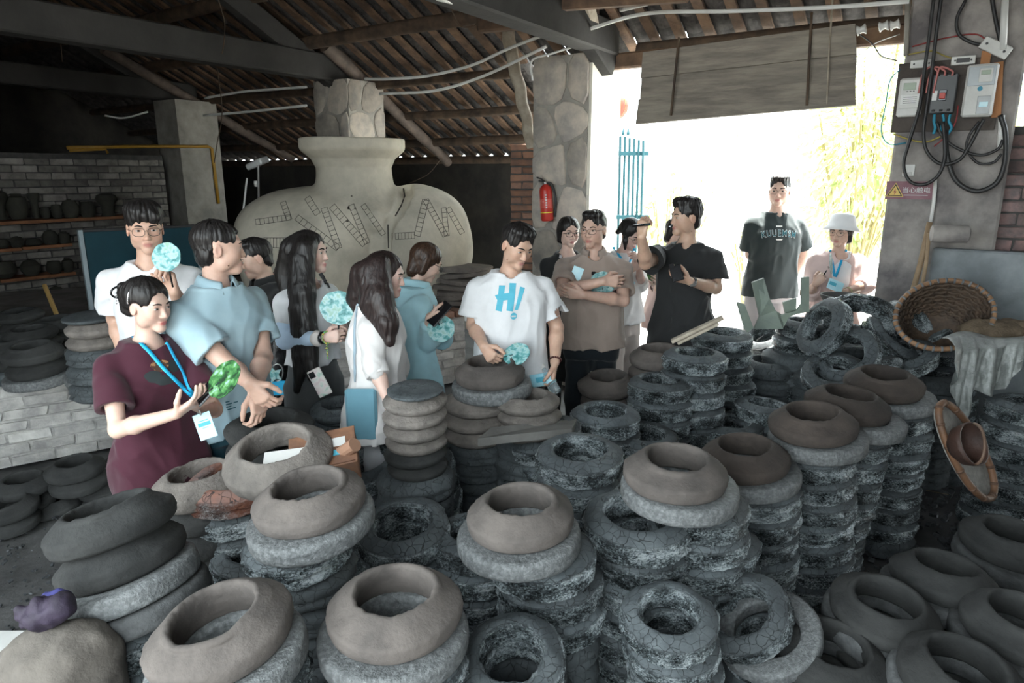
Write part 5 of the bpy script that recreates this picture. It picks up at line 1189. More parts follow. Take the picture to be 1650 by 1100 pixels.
# ---------------------------------------------------------------- person hidden behind the guide
p = Person('mostly hidden person behind the guide, only dark hair showing', 1080, 5.5, 1.62, 20, (40, 20, 0), fem=True, skin=(.64, .45, .37), neckpy=410, z0=.03); p.arm('R', P(1062, 468, 5.45), P(1060, 455, 5.25)); p.head_(); p.torso_(); p.body(h=.006); p.hair(m_hair, 'bob', h=.006); p.tee(t_pink, hem=.45, ease=.03, seed=18, h=.01); p.trousers(t_beige)
fan('small green fan showing beside the guide\'s elbow', P(1054, 446, 5.2), (0, 0, 1), (0, -1, .2), .05, -.03, m_fan_g, group=None)
# ---------------------------------------------------------------- tall man in the doorway
p = Person('tall man in faded black printed tee standing in the doorway', 1253, 5.75, 1.87, 2, (-26, 0, 0), skin=(.6, .41, .33), neckpy=335, z0=.1)
p.arm('R', P(1209, 410, 5.84), P(1228, 448, 5.96), hand=False); p.arm('L', P(1297, 408, 5.84), P(1278, 448, 5.96), hand=False); p.head_(); p.torso_(); p.body(h=.005); p.hair(m_hair, 'fade'); p.spectacles(hgt=.017, thick=.001)
p.tee(t_char, hem=.465, ease=.026, frac=.78, sr=(.078, .092), seed=19, h=.0075, flare=.02); p.trousers(t_palegrey, legr=(.1, .085))
c, n = p.on(1256, 376); W_ = 'KUUEMSM'
for layer, (off, mt) in enumerate(((.0055, m_print_w), (.0015, m_print_t))):
    for i, ch in enumerate(W_):
        t = (i-3)/3; me = text_mesh(ch, .07, bold=off*.55); me.transform(Matrix.Diagonal((.74, 1, 1, 1))); me.transform(Matrix.Rotation(-t*.16, 4, 'Z')); me.transform(Matrix.Translation(Vector((t*.122, -.014*t*t, 0)))); p.decal('shirt_print', me, c, p.l, Z, mt, .003+.0018*layer)
p.decal('shirt_print', flat([[(-.025, .05), (.025, .05), (.025, .06), (-.025, .06)]]), c, p.l, Z, m_print_w, .003); p.decal('shirt_print', flat([[(-.03, -.045), (.03, -.045), (.02, -.056), (-.02, -.056)]]), c, p.l, Z, m_print_w, .003)
# ---------------------------------------------------------------- woman in bucket hat
p = Person('woman in white bucket hat and pale pink cardigan', 1352, 5.15, 1.62, -8, (-44, 2, 0), fem=True, skin=(.55, .37, .29), neckpy=402, z0=.05)
p.arm('R', P(1306, 470, 5.1), P(1313, 458, 4.88), d=(.5, -.1, .6), n=(.4, .8, 0), curl=(60, 70, 45)); p.arm('L', P(1394, 458, 5.06), P(1364, 470, 4.88), d=(-1, -.1, -.25), n=(.1, .8, -.3), curl=(25, 30, 20)); p.head_(); p.torso_(); p.body(h=.0048); p.hair(m_hair, 'bob', h=.006); p.spectacles(hgt=.018, thick=.001)
sd = Sdf(); s_ = p; o_, R_ = A3(p.hc), np.array(p.HR(), 'f').T; hs_ = p.hs
prof_h = [(.0, .135), (.06, .133), (.08, .12), (.09, .075), (.094, .055), (.112, .03), (.132, .004)]
hat = MB(); ax_h = (p.hl, -p.hf, (p.hu*.97-p.hf*.18).normalized()); hat.lathe([(max(r*1.07*hs_, .001), z*1.04*hs_) for r, z in prof_h], p.hp(0, -.012, .005), 36, (ax_h[0], ax_h[2].cross(ax_h[0]), ax_h[2]), False, False)
ho = part('bucket_hat', hat.mesh(True), cloth('white_canvas', (.78, .8, .82)), p.root); sm = ho.modifiers.new('thick', 'SOLIDIFY'); sm.thickness = .004
p.tee(t_white, hem=.52, ease=.012, frac=.3, sr=(.055, .06), seed=20, h=.008, flare=0, neck=.075); tr = p.tree
p.ribbon('lanyard', [(1338, 402), (1341, 422), (1344, 445)], .017, m_lany, .012); p.ribbon('lanyard', [(1364, 402), (1356, 420), (1346, 446)], .017, m_lany, .012)
sd = Sdf(); p.loft(sd, .03, .47*p.H, .838*p.H, flare=.02); p.shoulders(sd, .034, .014)
for w_ in 'RL':
    e_ = p.el[w_].lerp(p.wr[w_], .3); d_ = (p.wr[w_]-p.el[w_]).normalized(); sd.cone(p.sh[w_], p.el[w_], .068, .066, .03); sd.cone(p.el[w_], e_, .066, .055, .02, cut=(e_, d_))
sd.cone(p.L(0, .17, .86*p.H), p.L(0, .2, .45*p.H), .1, .12, .01, 's'); p.neckhole(sd, .075, .01); p.garment('cardigan', sd, t_pink, .008, .009, 21); p.trousers(t_white, seed=22)
fan('slim half-turned watercolour fan in the bucket-hatted woman\'s hand', p.hand_pts['R']['grip'], (.5, -.1, 1), (.85, -.5, .15), .075, .04); band(p, 'L', .02, .027, .012, M('jade_bangle', (.35, .33, .15), None, 5, .3, 0), 'bangle', .005)
root = empty('booklet', P(1346, 462, 4.84), label='blue and white booklet held by the bucket-hatted woman', cat='booklet'); card('cover', P(1346, 460, 4.85), frame((0, -.9, .45), (1, 0, -.5)), (.11, .08, .004), m_badge, root); part('cover_print', MB().box(P(1342, 457, 4.84), (.05, .025, .002), frame((0, -.9, .45), (1, 0, -.5))).mesh(), m_teal, root)
# ================================================================ THE GIANT JAR
def jar():
    c = P(577, 400, 7.05); cx, cy = c.x, c.y; sc = 7.0/F
    def X(px): return cx+(px-577)*sc
    def zz(py): return P(577, py, 7.05).z
    m = M('giant_jar_clay', (.62, .57, .47), (.42, .39, .32), 3, .85, .25, 25, rnd=False); d = Sdf()
    d.ell((X(512), cy+.02, zz(405)), (.8, .78, .66), None, .03); d.ell((X(505), cy-.1, zz(440)), (.66, .66, .64), None, .1)
    d.ell((X(462), cy-.02, zz(372)), (.47, .55, .37), None, .12); d.ell((X(560), cy-.12, zz(362)), (.42, .5, .35), None, .12); d.ell((X(690), cy+.08, zz(362)), (.4, .5, .36), None, .1)
    d.ell((X(668), cy+.12, zz(402)), (.6, .72, .655), None, .035); d.ell((X(640), cy+.2, zz(445)), (.6, .6, .62), None, .1)
    d.cone((X(577), cy+.05, zz(330)), (X(622), cy-.46, zz(348)), .34, .1, .1)
    pr = [(zz(312), .4), (zz(296), .385), (zz(284), .375), (zz(270), .37), (zz(256), .41), (zz(248), .47), (zz(243), .505), (zz(238), .515), (zz(224), .515)]
    z_, r_ = np.array([q[0] for q in pr]), np.array([q[1] for q in pr])
    def neck(p):
        r = np.interp(p[:, 2], z_, r_); q = np.hypot(p[:, 0]-cx, p[:, 1]-cy); return np.maximum(np.maximum((q-r)*.85, p[:, 2]-z_[-1]), z_[0]-.1-p[:, 2])
    d.add(neck, .06, 'u', (np.array([cx-.55, cy-.55, z_[0]-.3]), np.array([cx+.55, cy+.55, z_[-1]+.02])))
    d.cone((cx, cy, zz(300)), (cx, cy, zz(205)), .28, .36, .02, 's'); 
    def trace(px, py):
        dr = np.array(tuple(ray(px, py).normalized())); t = 5.0
        for _ in range(60): t += float(d.ev(np.array([[0, 0, CAMZ]]+dr*t, 'f'))[0])*.8
        return np.array([0, 0, CAMZ])+dr*t
    gv = [trace(x, y) for x, y in ((652, 298), (653, 312), (648, 328), (640, 344), (629, 360), (625, 380), (625, 420), (627, 470))]     # the cleft between the lobes
    for i, r0, r1 in zip(range(7), (.075, .07, .06, .05, .04, .034, .03), (.07, .06, .05, .04, .034, .03, .024)): d.cone(gv[i], gv[i+1], r0, r1, .035, 's')
    d.disp = lambda p: (fbm(p*3, 2)-.5)*.02
    V, Q = d.polys(.014); root = empty('giant_jar', (cx, cy, PH), label='giant two-lobed clay jar with incised ladder bands behind the visitors', cat='jar'); part('jar_body', npmesh(V, Q), m, root)
    tree = BVHTree.FromPolygons([tuple(x) for x in V], [tuple(x) for x in Q.tolist()]); mi = M('incised_line', (.1, .09, .08), None, 5, .95, 0)
    def on(px, py):
        dr = ray(px, py).normalized(); h = tree.ray_cast(Vector((0, 0, CAMZ)), dr); return h[0]
    def line(b, pts, r=.003):
        q = []
        for i in range(len(pts)-1):
            n = max(2, int(math.dist(pts[i], pts[i+1])/6))
            for k in range(n): q.append((pts[i][0]+(pts[i+1][0]-pts[i][0])*k/n, pts[i][1]+(pts[i+1][1]-pts[i][1])*k/n))
        q.append(pts[-1]); w_ = [on(*x) for x in q]; w_ = [x for x in w_ if x is not None]
        if len(w_) > 1: b.tube(w_, r, 5)
    def ladder(a, b_, wd, n):
        """two incised rails with rungs between photo points a and b_"""
        b = MB(); dx, dy = b_[0]-a[0], b_[1]-a[1]; L = math.hypot(dx, dy); nx, ny = -dy/L*wd/2, dx/L*wd/2
        line(b, [(a[0]+nx, a[1]+ny), (b_[0]+nx, b_[1]+ny)]); line(b, [(a[0]-nx, a[1]-ny), (b_[0]-nx, b_[1]-ny)])
        for i in range(n+1):
            t = i/n; x, y = a[0]+dx*t, a[1]+dy*t; line(b, [(x+nx, y+ny), (x-nx, y-ny)], .0026)
        if b.v: part('incised_band', b.mesh(), mi, root)
    for a in (((412, 358), (468, 350), 9, 8), ((425, 391), (472, 391), 16, 9), ((456, 325), (466, 354), 9, 5), ((478, 350), (545, 400), 10, 9), ((522, 335), (546, 400), 10, 9), ((535, 332), (588, 394), 11, 10), ((566, 330), (592, 392), 9, 8), ((585, 330), (618, 378), 8, 7), ((632, 381), (668, 379), 10, 7), ((672, 380), (686, 322), 10, 8), ((686, 322), (718, 380), 9, 9), ((715, 335), (720, 380), 8, 6), ((722, 335), (745, 376), 8, 6), ((495, 318), (512, 345), 10, 4)): ladder(*a)
    b = MB(); line(b, [(625, 362), (626, 400)], .008); line(b, [(650, 304), (652, 316), (646, 332), (637, 348)], .008)
    if b.v: part('groove', b.mesh(), mi, root)
jar()
# worktop pile of clay sheets right of the jar
for k in range(8):
    c = P(748+random.uniform(-5, 5), 498-k*9, 6.75); t = thing('clay_slab', sharp(MB().prism([(.3*math.cos(a)*(1+.1*math.sin(3*a+k)), .2*math.sin(a)) for a in [2*PI*i/18 for i in range(18)]], c, frame((random.uniform(-.1, .1), random.uniform(-.1, .1), 1), (1, .3, 0)), 0, .045, .012).mesh()), m_raw_g, f'grey clay slab, {["lowest", "second", "third", "fourth", "fifth", "sixth", "seventh", "topmost"][k]} in the pile right of the giant jar', 'clay slab', 'grey clay slabs')
# ================================================================ FIRE EXTINGUISHER
def MPP(px, py, off=0):
    """point on the stone pillar's stone face"""
    d = ray(px, py); q = W(cu, cv, 0)-UX*(off+.02); t = (q-Vector((0, 0, CAMZ))).dot(-UX)/d.dot(-UX); return Vector((0, 0, CAMZ))+d*t
def extinguisher():
    red = M('red_paint', (.5, .035, .025), (.42, .03, .02), 6, .35, .02); c = MPP(880, 322, .065); up = (Vector((-.07, 0, 1))).normalized(); ax = frame(up); root = empty('fire_extinguisher', c-up*.2, label='red fire extinguisher hanging on the stone pillar', cat='extinguisher'); b0 = c-up*.19
    part('cylinder', MB().lathe([(.04, 0), (.055, .006), (.058, .02), (.058, .27), (.05, .3), (.03, .32), (.018, .33)], b0, 24, ax).mesh(True), red, root)
    part('valve', MB().lathe([(.018, .325), (.018, .35), (.012, .355)], b0, 12, ax).mesh(True), m_skinny, root); part('lever', MB().tube([b0+up*.35, b0+up*.375+Vector((-.03, 0, 0)), b0+up*.39+Vector((-.075, -.01, 0))], .008, 6).tube([b0+up*.35, b0+up*.36+Vector((-.06, 0, 0))], .007, 6).mesh(True), m_black, root)
    part('hose', MB().tube(spline([b0+up*.34, b0+up*.33+Vector((.055, .0, 0)), b0+up*.2+Vector((.085, 0, 0)), b0+up*.04+Vector((.07, 0, 0))], 5), .011, 8).mesh(True), m_black, root)
    part('yellow_band', MB().lathe([(.0588, .075), (.0588, .083)], b0, 24, ax, False, False).mesh(), M('yellow_tape', (.7, .6, .05), None, 5, .5, 0), root); part('label_print', MB().lathe([(.0586, .12), (.0586, .2)], b0, 24, ax, False, False).mesh(), M('extinguisher_label', (.6, .1, .08), (.75, .6, .55), 60, .5, 0, lo=.6, hi=.62), root)
    f_ = ray(880, 320); nrm = Vector((-f_.x, -f_.y, 0)).normalized(); axx = frame(nrm, up.cross(nrm))
    for k in range(6): part('lettering', MB().box(b0+up*(.125+k*.022)+nrm*.0592, (.012+.004*(k % 2), .012, .001), axx).mesh(), m_print_w, root)
extinguisher()
# ================================================================ HANGING SHUTTER BOARDS
def boards():
    m = M('old_board', (.28, .25, .205), (.16, .14, .12), 3, .8, .4, 20, stretch=(1, 1, 7), var=.12); Y0, Y1 = 5.72, 4.95
    root = empty('hanging_shutter', P(1200, 180, 5.3), label='weathered wooden shutter boards hung across the top of the doorway', cat='shutter')
    L = [(1036, 84), (1032, 123), (1029, 160), (1024, 197)]; R = [(1378, 38), (1380, 84), (1378, 124), (1379, 166)]
    for k in range(3):
        a0, a1, b0, b1 = P(*L[k], Y0), P(L[k+1][0], L[k+1][1]+2.5, Y0-.02*k), P(*R[k], Y1), P(R[k+1][0], R[k+1][1]+2.5, Y1-.02*k); n = (b0-a0).cross(a1-a0).normalized(); n = n if n.y > 0 else -n; off = n*(.026*(k % 2)); t = n*.022
        part('board', MB().add([a0+off, b0+off, b1+off, a1+off, a0+off+t, b0+off+t, b1+off+t, a1+off+t], [(3, 2, 1, 0), (4, 5, 6, 7), (0, 1, 5, 4), (2, 3, 7, 6), (1, 2, 6, 5), (3, 0, 4, 7)]).mesh(), m, root)
    for x0, y0, x1, y1 in ((1094, 60, 1081, 186), (1308, 20, 1300, 170)):
        t_ = (x0-1030)/350; Y = Y0+(Y1-Y0)*t_; part('batten', MB().tube([P(x0, y0, Y-.03), P((x0+x1)/2, (y0+y1)/2, Y-.045), P(x1, y1, Y-.05)], .009, 6).mesh(), m_log, root)
    Y = Y0+(Y1-Y0)*.86; part('rope', MB().tube([P(1342, -4, Y-.02), P(1336, 80, Y-.04), P(1332, 172, Y-.05)], .006, 6).mesh(), m_pole, root)
boards()
# ================================================================ ELECTRICS ON THE PILLAR
FA = (VX, Z, -UX)         # right, up, outwards on the pillar's face
def panel(px0, py0, px1, py1, th, off=.0):
    """box on the face covering that photo rectangle; returns (centre of its front, width, height)"""
    a, b = RPP(px0, (py0+py1)/2, off), RPP(px1, (py0+py1)/2, off); c = RPP((px0+px1)/2, (py0+py1)/2, off); t, bt = RPP((px0+px1)/2, py0, off), RPP((px0+px1)/2, py1, off)
    return c, (b-a).dot(VX), t.z-bt.z
m_plas = M('aged_white_plastic', (.66, .66, .63), (.5, .5, .48), 5, .4, .05); m_plas_d = M('dark_grey_plastic', (.08, .085, .09), None, 5, .45, .05); m_lcd = M('lcd', (.25, .32, .2), None, 5, .2, 0); m_copper = M('pink_wire', (.6, .22, .2), None, 5, .5, 0); m_yw = M('yellow_wire', (.45, .36, .08), None, 5, .5, 0); m_bw = M('blue_tape', (.02, .25, .38), None, 5, .5, 0); m_rw = M('red_wire', (.3, .03, .03), None, 5, .5, 0); m_ply = M('orange_ply', (.45, .2, .08), None, 5, .7, .2)
c, w_, h_ = panel(1440, 98, 1608, 212, 0); thing('backing_board', MB().box(c-UX*-.0-UX*.012, (w_, h_, .022), FA, .003).mesh(), M('backing_wood', (.1, .085, .075), (.06, .05, .045), 5, .85, .4), 'dark wooden backing board behind the electric meters', 'board')
def fbox(root, name, c, w, h, d, mat, dx=0, dy=0, bev=.003, base_=.0, under=None): return part(name, MB().box(c+VX*dx+Z*dy-UX*(base_+d/2), (w, h, d), FA, bev).mesh(), mat, root, under)
# left meter
c, w_, h_ = panel(1449, 128, 1488, 189, 0); root = empty('electric_meter', c, label='white electric meter with green display, left of the breaker', cat='meter'); fbox(root, 'case', c, w_, h_, .07, m_plas, bev=.012, base_=.02); fbox(root, 'display', c, w_*.5, h_*.18, .004, m_lcd, dx=-.01, dy=h_*.28, base_=.09); fbox(root, 'nameplate', c, w_*.75, h_*.26, .003, m_white, dy=-h_*.06, base_=.09); fbox(root, 'terminal_cover', c, w_*.95, h_*.2, .006, m_plas, dy=-h_*.38, base_=.09)
for k in range(3): fbox(root, 'button', c, .012, .005, .004, m_plas_d, dx=-.02+k*.018, dy=h_*.15, base_=.09)
for k in range(4): fbox(root, 'print_line', c, w_*.55, .003, .001, m_ink, dy=-h_*.0-k*.012, base_=.093)
# breaker
c, w_, h_ = panel(1501, 122, 1541, 184, 0); root = empty('circuit_breaker', c, label='dark grey circuit breaker with red switch between the meters', cat='breaker'); fbox(root, 'case', c, w_, h_, .075, m_plas_d, bev=.006, base_=.02); fbox(root, 'nameplate', c, w_*.2, h_*.25, .003, m_white, dx=-w_*.33, dy=-.01, base_=.095); sf = fbox(root, 'switch_frame', c, w_*.32, h_*.28, .01, m_phone, dx=-.002, dy=-.01, base_=.095); fbox(root, 'switch_toggle', c, w_*.24, h_*.15, .022, M('red_switch', (.55, .05, .03), None, 5, .4, 0), dx=-.002, dy=-.014, base_=.1, under=sf)
for k in range(3):
    for s_ in (1, -1): part('terminal', MB().lathe([(.011, 0), (.011, .012), (.004, .013)], c+VX*(k-1)*w_*.3+Z*s_*h_*.45-UX*.09, 10, (VX, Z.cross(VX), Z)).mesh(True), m_black, root)
# meter box
c, w_, h_ = panel(1554, 107, 1604, 190, 0); root = empty('meter_box', c, label='large white meter box with round blue sticker', cat='meter box'); fbox(root, 'case', c, w_, h_, .1, m_plas, bev=.012, base_=.02); fbox(root, 'window', c, w_*.86, h_*.36, .004, M('smoked_window', (.3, .33, .34), None, 5, .15, 0), dy=h_*.27, base_=.12); dl = fbox(root, 'dial', c, w_*.42, h_*.26, .004, m_plas, dx=w_*.12, dy=h_*.28, base_=.124); fbox(root, 'dial_display', c, w_*.3, h_*.08, .003, m_lcd, dx=w_*.12, dy=h_*.33, base_=.128, under=dl); ht_ = fbox(root, 'hatch', c, w_*.42, h_*.34, .005, M('grey_hatch', (.42, .44, .45), None, 5, .3, 0), dx=w_*.18, dy=-h_*.28, base_=.12); fbox(root, 'hatch_label', c, w_*.28, h_*.1, .003, m_badge, dx=w_*.18, dy=-h_*.27, base_=.125, under=ht_)
part('sticker', MB().lathe([(.014, 0), (.014, .003)], c-UX*.12+Z*.01, 18, FA).mesh(), m_bw, root)
for nm, q, mt, lab in (('fuse_holder', (1468, 98, 1504, 111), m_plas, 'white porcelain fuse holder above the left meter'), ('fuse_holder', (1533, 92, 1572, 106), m_plas, 'open white fuse holder above the breaker')):
    c, w_, h_ = panel(*q, 0); root = empty(nm, c, label=lab, cat='fuse holder', group='fuse holders'); fbox(root, 'case', c, w_, h_, .04, mt, bev=.004, base_=.02)
    for s_ in (-1, 1): part('screw', MB().lathe([(.006, 0), (.006, .004)], c+VX*s_*w_*.33-UX*.06, 8, FA).mesh(), m_black, root)
    if 'open' in lab: fbox(root, 'opening', c, w_*.55, h_*.5, .003, m_black, base_=.059)
c = RPP(1604, 78, .03); root = empty('fuse_holder', c, label='white fuse holder hanging crooked at the pillar top right', cat='fuse holder', group='fuse holders'); ax = ((VX*.86-Z*.5), (VX*.5+Z*.86), -UX); part('case', MB().box(c-UX*.02, (.17, .075, .04), ax, .005).mesh(), m_plas, root)
for s_ in (-1, 1): part('screw', MB().lathe([(.008, 0), (.008, .004)], c+ax[0]*s_*.055-UX*.041, 8, FA).mesh(), m_black, root)
thing('wood_strip', MB().box(RPP(1607, 145, .03), (.05, .33, .03), (VX*.99+Z*.1, Z*.99-VX*.1, -UX)).mesh(), m_ply, 'orange plywood strip right of the meter box', 'board'); thing('wood_strip', MB().box(RPP(1588, 96, .035), (.05, .1, .03), FA).mesh(), m_ply, 'small orange wood block under the crooked fuse holder', 'board')
c, w_, h_ = panel(1455, 265, 1474, 283, 0); root = empty('light_switch', c, label='white wall switch above the warning sign', cat='switch'); fbox(root, 'plate', c, w_, h_, .02, m_white, bev=.003); fbox(root, 'rocker', c, w_*.7, h_*.2, .006, m_plas, dy=-h_*.3, base_=.02)
# warning sign
c, w_, h_ = panel(1427, 292, 1504, 321, 0); root = empty('warning_sign', c, label='faded maroon electric warning sign with yellow triangle', cat='sign'); fbox(root, 'plate', c, w_, h_, .004, M('faded_maroon', (.2, .085, .11), (.26, .14, .16), 9, .6, .05), bev=0)
tc = c-VX*w_*.3-UX*.005; tri = lambda r: [(r*math.cos(a), r*math.sin(a)) for a in (PI/2, PI/2+2*PI/3, PI/2+4*PI/3)]
for r, z, mt in ((.062, .001, M('sign_yellow', (.75, .5, .12), None, 5, .5, 0)), (.054, .002, m_ink), (.042, .003, MATS['sign_yellow'])): part('triangle', MB().prism(tri(r), tc-Z*.012, FA, 0, z).mesh(), mt, root)
bolt = [(.004, .024), (-.01, -.002), (-.001, -.002), (-.004, -.022), (.01, .005), (.001, .005)]; part('bolt_symbol', MB().prism(bolt, tc-Z*.012-UX*.003, FA, 0, .0012).mesh(), m_rw, root)
tm = text_mesh('当心触电', .042); place_flat(tm, c+VX*w_*.14-Z*.0-UX*.006, FA); part('lettering', tm, m_print_w, root); part('fine_print', MB().box(c+VX*w_*.14-Z*.032-UX*.0055, (w_*.5, .004, .001), FA).mesh(), m_print_w, root)
# cables
def cable(pix, r, mat, label, off=.05, cat='cable', n=6, offs=None):
    pts = [RPP(x, y, (offs[i] if offs else off)) for i, (x, y) in enumerate(pix)]; return thing('cable', MB().tube(spline(pts, n), r, 8).mesh(True), mat, label, cat, 'electric cables on the pillar')
cable([(1505, -6), (1497, 60), (1490, 110), (1482, 170), (1466, 225), (1456, 265), (1466, 292), (1490, 297), (1512, 282), (1522, 255), (1522, 225), (1519, 196)], .011, m_black, 'thick black cable looping down over the warning sign', .13)
cable([(1517, -6), (1508, 60), (1502, 110), (1492, 180), (1488, 215), (1494, 245), (1516, 264), (1545, 258), (1562, 235), (1578, 205), (1586, 192)], .011, m_black, 'thick black cable running behind the breaker to the meter box', .12)
cable([(1524, 210), (1526, 250), (1540, 290), (1572, 308), (1605, 295), (1619, 262), (1620, 215), (1612, 185)], .015, m_black, 'thickest black cable sagging lowest below the meter box', .1)
cable([(1509, 196), (1520, 222), (1545, 240), (1580, 250), (1608, 240), (1616, 225)], .009, m_black, 'black cable crossing below the breaker', .09)
cable([(1578, 196), (1562, 218), (1558, 240), (1575, 262), (1600, 262), (1614, 248)], .008, m_black, 'black cable loop under the meter box', .07)
cable([(1556, 0), (1542, 30), (1546, 56), (1570, 70), (1592, 72)], .01, m_black, 'short black cable curving at the pillar top', .05)
cable([(1598, -5), (1604, 30), (1612, 66)], .012, m_black, 'black cable at the upper right of the pillar', .05)
for i, (x, y0) in enumerate(((1510, 122), (1522, 122), (1534, 122))): cable([(x, y0), (x, 114), (x-12-i*3, 108), (x-24, 122), (x-30, 150)], .006, m_copper, f'pink wire entering the breaker top, {["left", "middle", "right"][i]} one', .1)
for i, (x, dx) in enumerate(((1506, -1), (1519, 2), (1531, -2))): cable([(x, 184), (x+dx, 195), (x-dx, 206), (x+dx*2, 216)], .009, m_bw, f'blue-taped wire below the breaker, {["left", "middle", "right"][i]} one', .09)
cable([(1470, 75), (1520, 62), (1570, 55), (1592, 66)], .004, m_rw, 'thin red wire across the pillar top', .02); cable([(1462, 88), (1500, 82), (1522, 90), (1548, 98)], .004, m_yw, 'thin yellow wire above the breaker', .03); cable([(1544, 170), (1540, 195), (1528, 216), (1505, 236)], .004, m_rw, 'thin red wire beside the breaker', .08); cable([(1440, 216), (1470, 226), (1495, 228), (1524, 216)], .005, m_yw, 'thin yellow wires below the left meter', .04); cable([(1450, 112), (1434, 130), (1427, 170), (1420, 210), (1432, 232), (1460, 230)], .004, m_bw, 'thin loose wire hanging beside the left meter', .03); cable([(1380, 52), (1405, 70), (1420, 90), (1446, 98)], .004, m_black, 'thin black wire strung from the roof to the pillar', .05)
cable([(1375, 96), (1410, 70), (1450, 55)], .003, m_skinny, 'taut bare wire beside the shutter boards', .05)
thing('conduit', MB().tube([RPP(1620, -10, .06), RPP(1616, 80, .06)], .02, 10).mesh(True), m_white, 'white pipe at the upper right of the electric pillar', 'pipe'); thing('conduit', MB().tube([RPP(1614, 186, .04), RPP(1612, 240, .04)], .018, 10).mesh(True), m_white, 'short white pipe below the orange plywood strip', 'pipe'); thing('conduit', MB().tube([RPP(1508, 286, .03), RPP(1504, 330, .03), RPP(1499, 360, .03)], .012, 8).mesh(True), m_white, 'thin white pipe running down beside the warning sign', 'pipe'); thing('conduit', MB().tube([RPP(1463, -4, .03), RPP(1460, 90, .03)], .016, 8).mesh(True), m_plaster, 'grey pipe on the left edge of the electric pillar', 'pipe')
for i, (x, y, lab) in enumerate(((1388, 48, 'leftmost'), (1424, 42, 'middle'), (1442, 40, 'rightmost'))): thing('insulator', MB().lathe([(.02, -.03), (.035, -.025), (.022, -.008), (.022, .008), (.035, .025), (.02, .03)], P(x, y, 4.95), 14, frame((.8, -.5, .2))).mesh(True), m_plas, f'white porcelain insulator under the eave, {lab} of three', 'insulator', 'porcelain insulators')
thing('clay_pipe_stub', sharp(MB().lathe([(.001, 0), (.05, .004), (.055, .02), (.055, .2), (.04, .21)], P(1500, 376, 4.35), 18, frame((1, -.3, 0))).mesh()), m_plaster_r, 'sooty pipe stub sticking out above the tank wall', 'pipe')
for i, (a, b_, r, lab) in enumerate(((P(1498, 358, 4.45), P(1466, 486, 4.5), .018, 'bamboo pole leaning on the electric pillar'), (P(1497, 376, 4.42), P(1484, 470, 4.45), .012, 'thin stick leaning beside the bamboo pole'))): thing('leaning_pole', MB().tube([a, a.lerp(b_, .5)+Vector((.008, 0, 0)), Vector((b_.x, b_.y, b_.z)), b_+(b_-a)*1.1], r, 8).mesh(True), M('bamboo_cane', (.33, .24, .15), (.22, .15, .09), 9, .6, .2), lab, 'pole')
# ================================================================ CONDUITS AND WIRES UNDER THE ROOF
def wire(pts, r, mat, label, cat='conduit'): return thing('conduit', MB().tube(spline(pts, 8), r, 8).mesh(True), mat, label, cat, 'white conduits under the roof')
wire([P(588, 127, 7.6), P(625, 127, 7.4), P(690, 122, 7.2), P(760, 105, 6.9), P(820, 78, 6.6), P(872, 58, 6.3)], .014, m_white, 'upper white conduit sagging from the jar pillar to the stone pillar'); wire([P(612, 151, 7.6), P(700, 146, 7.2), P(780, 122, 6.9), P(880, 75, 6.2)], .014, m_white, 'lower white conduit sagging from the jar pillar to the stone pillar')
wire([P(705, -3, 4.4), P(800, 20, 5.2), P(870, 42, 5.8), P(925, 56, 6.05)], .016, m_white, 'white conduit along the tie beam to the stone pillar'); wire([P(745, -4, 4.6), P(830, 18, 5.4), P(920, 55, 6.05)], .014, m_white, 'second white conduit along the tie beam')
wire([P(945, 48, 5.9), P(1040, 22, 5.5), P(1180, 18, 5.1), P(1330, 12, 4.8), P(1465, 2, 4.6)], .014, m_white, 'white conduit running along the eave over the doorway'); wire([P(1000, 16, 5.5), P(1060, 2, 5.2), P(1110, -8, 5.0)], .016, m_white, 'white conduit leaving at the top of the picture'); wire([P(330, 158, 8.6), P(390, 148, 8.4), P(440, 144, 8.2), P(494, 140, 7.9)], .014, m_white, 'upper white conduit in the dark left of the jar pillar'); wire([P(328, 186, 8.6), P(400, 180, 8.3), P(494, 170, 7.9)], .014, m_white, 'lower white conduit in the dark left of the jar pillar'); wire([P(168, 186, 9.2), P(200, 190, 9.2), P(238, 180, 9.2)], .012, m_white, 'white cable end left of the rendered pillar'); wire([P(858, 130, 6.25), P(857, 98, 6.25), P(890, 86, 6.1), P(934, 72, 6.0)], .009, m_white, 'thin white conduit bent around the stone pillar top')
def thin(pts, label): thing('hanging_wire', MB().tube(spline(pts, 6), .005, 6).mesh(True), m_log, label, 'wire', 'loose wires')
thin([P(352, 0, 6.5), P(362, 40, 6.7), P(358, 85, 6.8), P(346, 105, 6.9)], 'loose wire dangling from the tie beam at the upper left'); thin([P(350, 110, 7), P(358, 180, 7.2), P(350, 230, 7.3), P(345, 262, 7.4)], 'long loose wire hanging left of the jar pillar'); thin([P(725, 10, 6.3), P(740, 40, 6.4), P(760, 44, 6.4), P(772, 34, 6.4)], 'curled wire hanging beside the short timber'); thin([P(712, 254, 8.6), P(690, 280, 8.7), P(660, 295, 8.8)], 'dark cable hanging against the rear wall'); thin([P(95, 36, 7.5), P(98, 70, 7.5), P(100, 100, 7.5)], 'loose wire in the dark upper left corner')
def GP(px, py):
    d = ray(px, py); t = (-9.0-0)/d.dot(VX); return Vector((0, 0, CAMZ))+d*t
m_gas = M('yellow_gas_pipe', (.36, .2, .02), (.28, .15, .02), 6, .5, .1)
thing('gas_pipe', MB().tube([GP(108, 238), GP(220, 236), GP(335, 236), GP(341, 239), GP(344, 262), GP(352, 328)], .022, 10).tube([GP(112, 243), GP(170, 240), GP(174, 247)], .016, 8).mesh(True), m_gas, 'yellow gas pipe along the top of the grey brick wall', 'pipe')
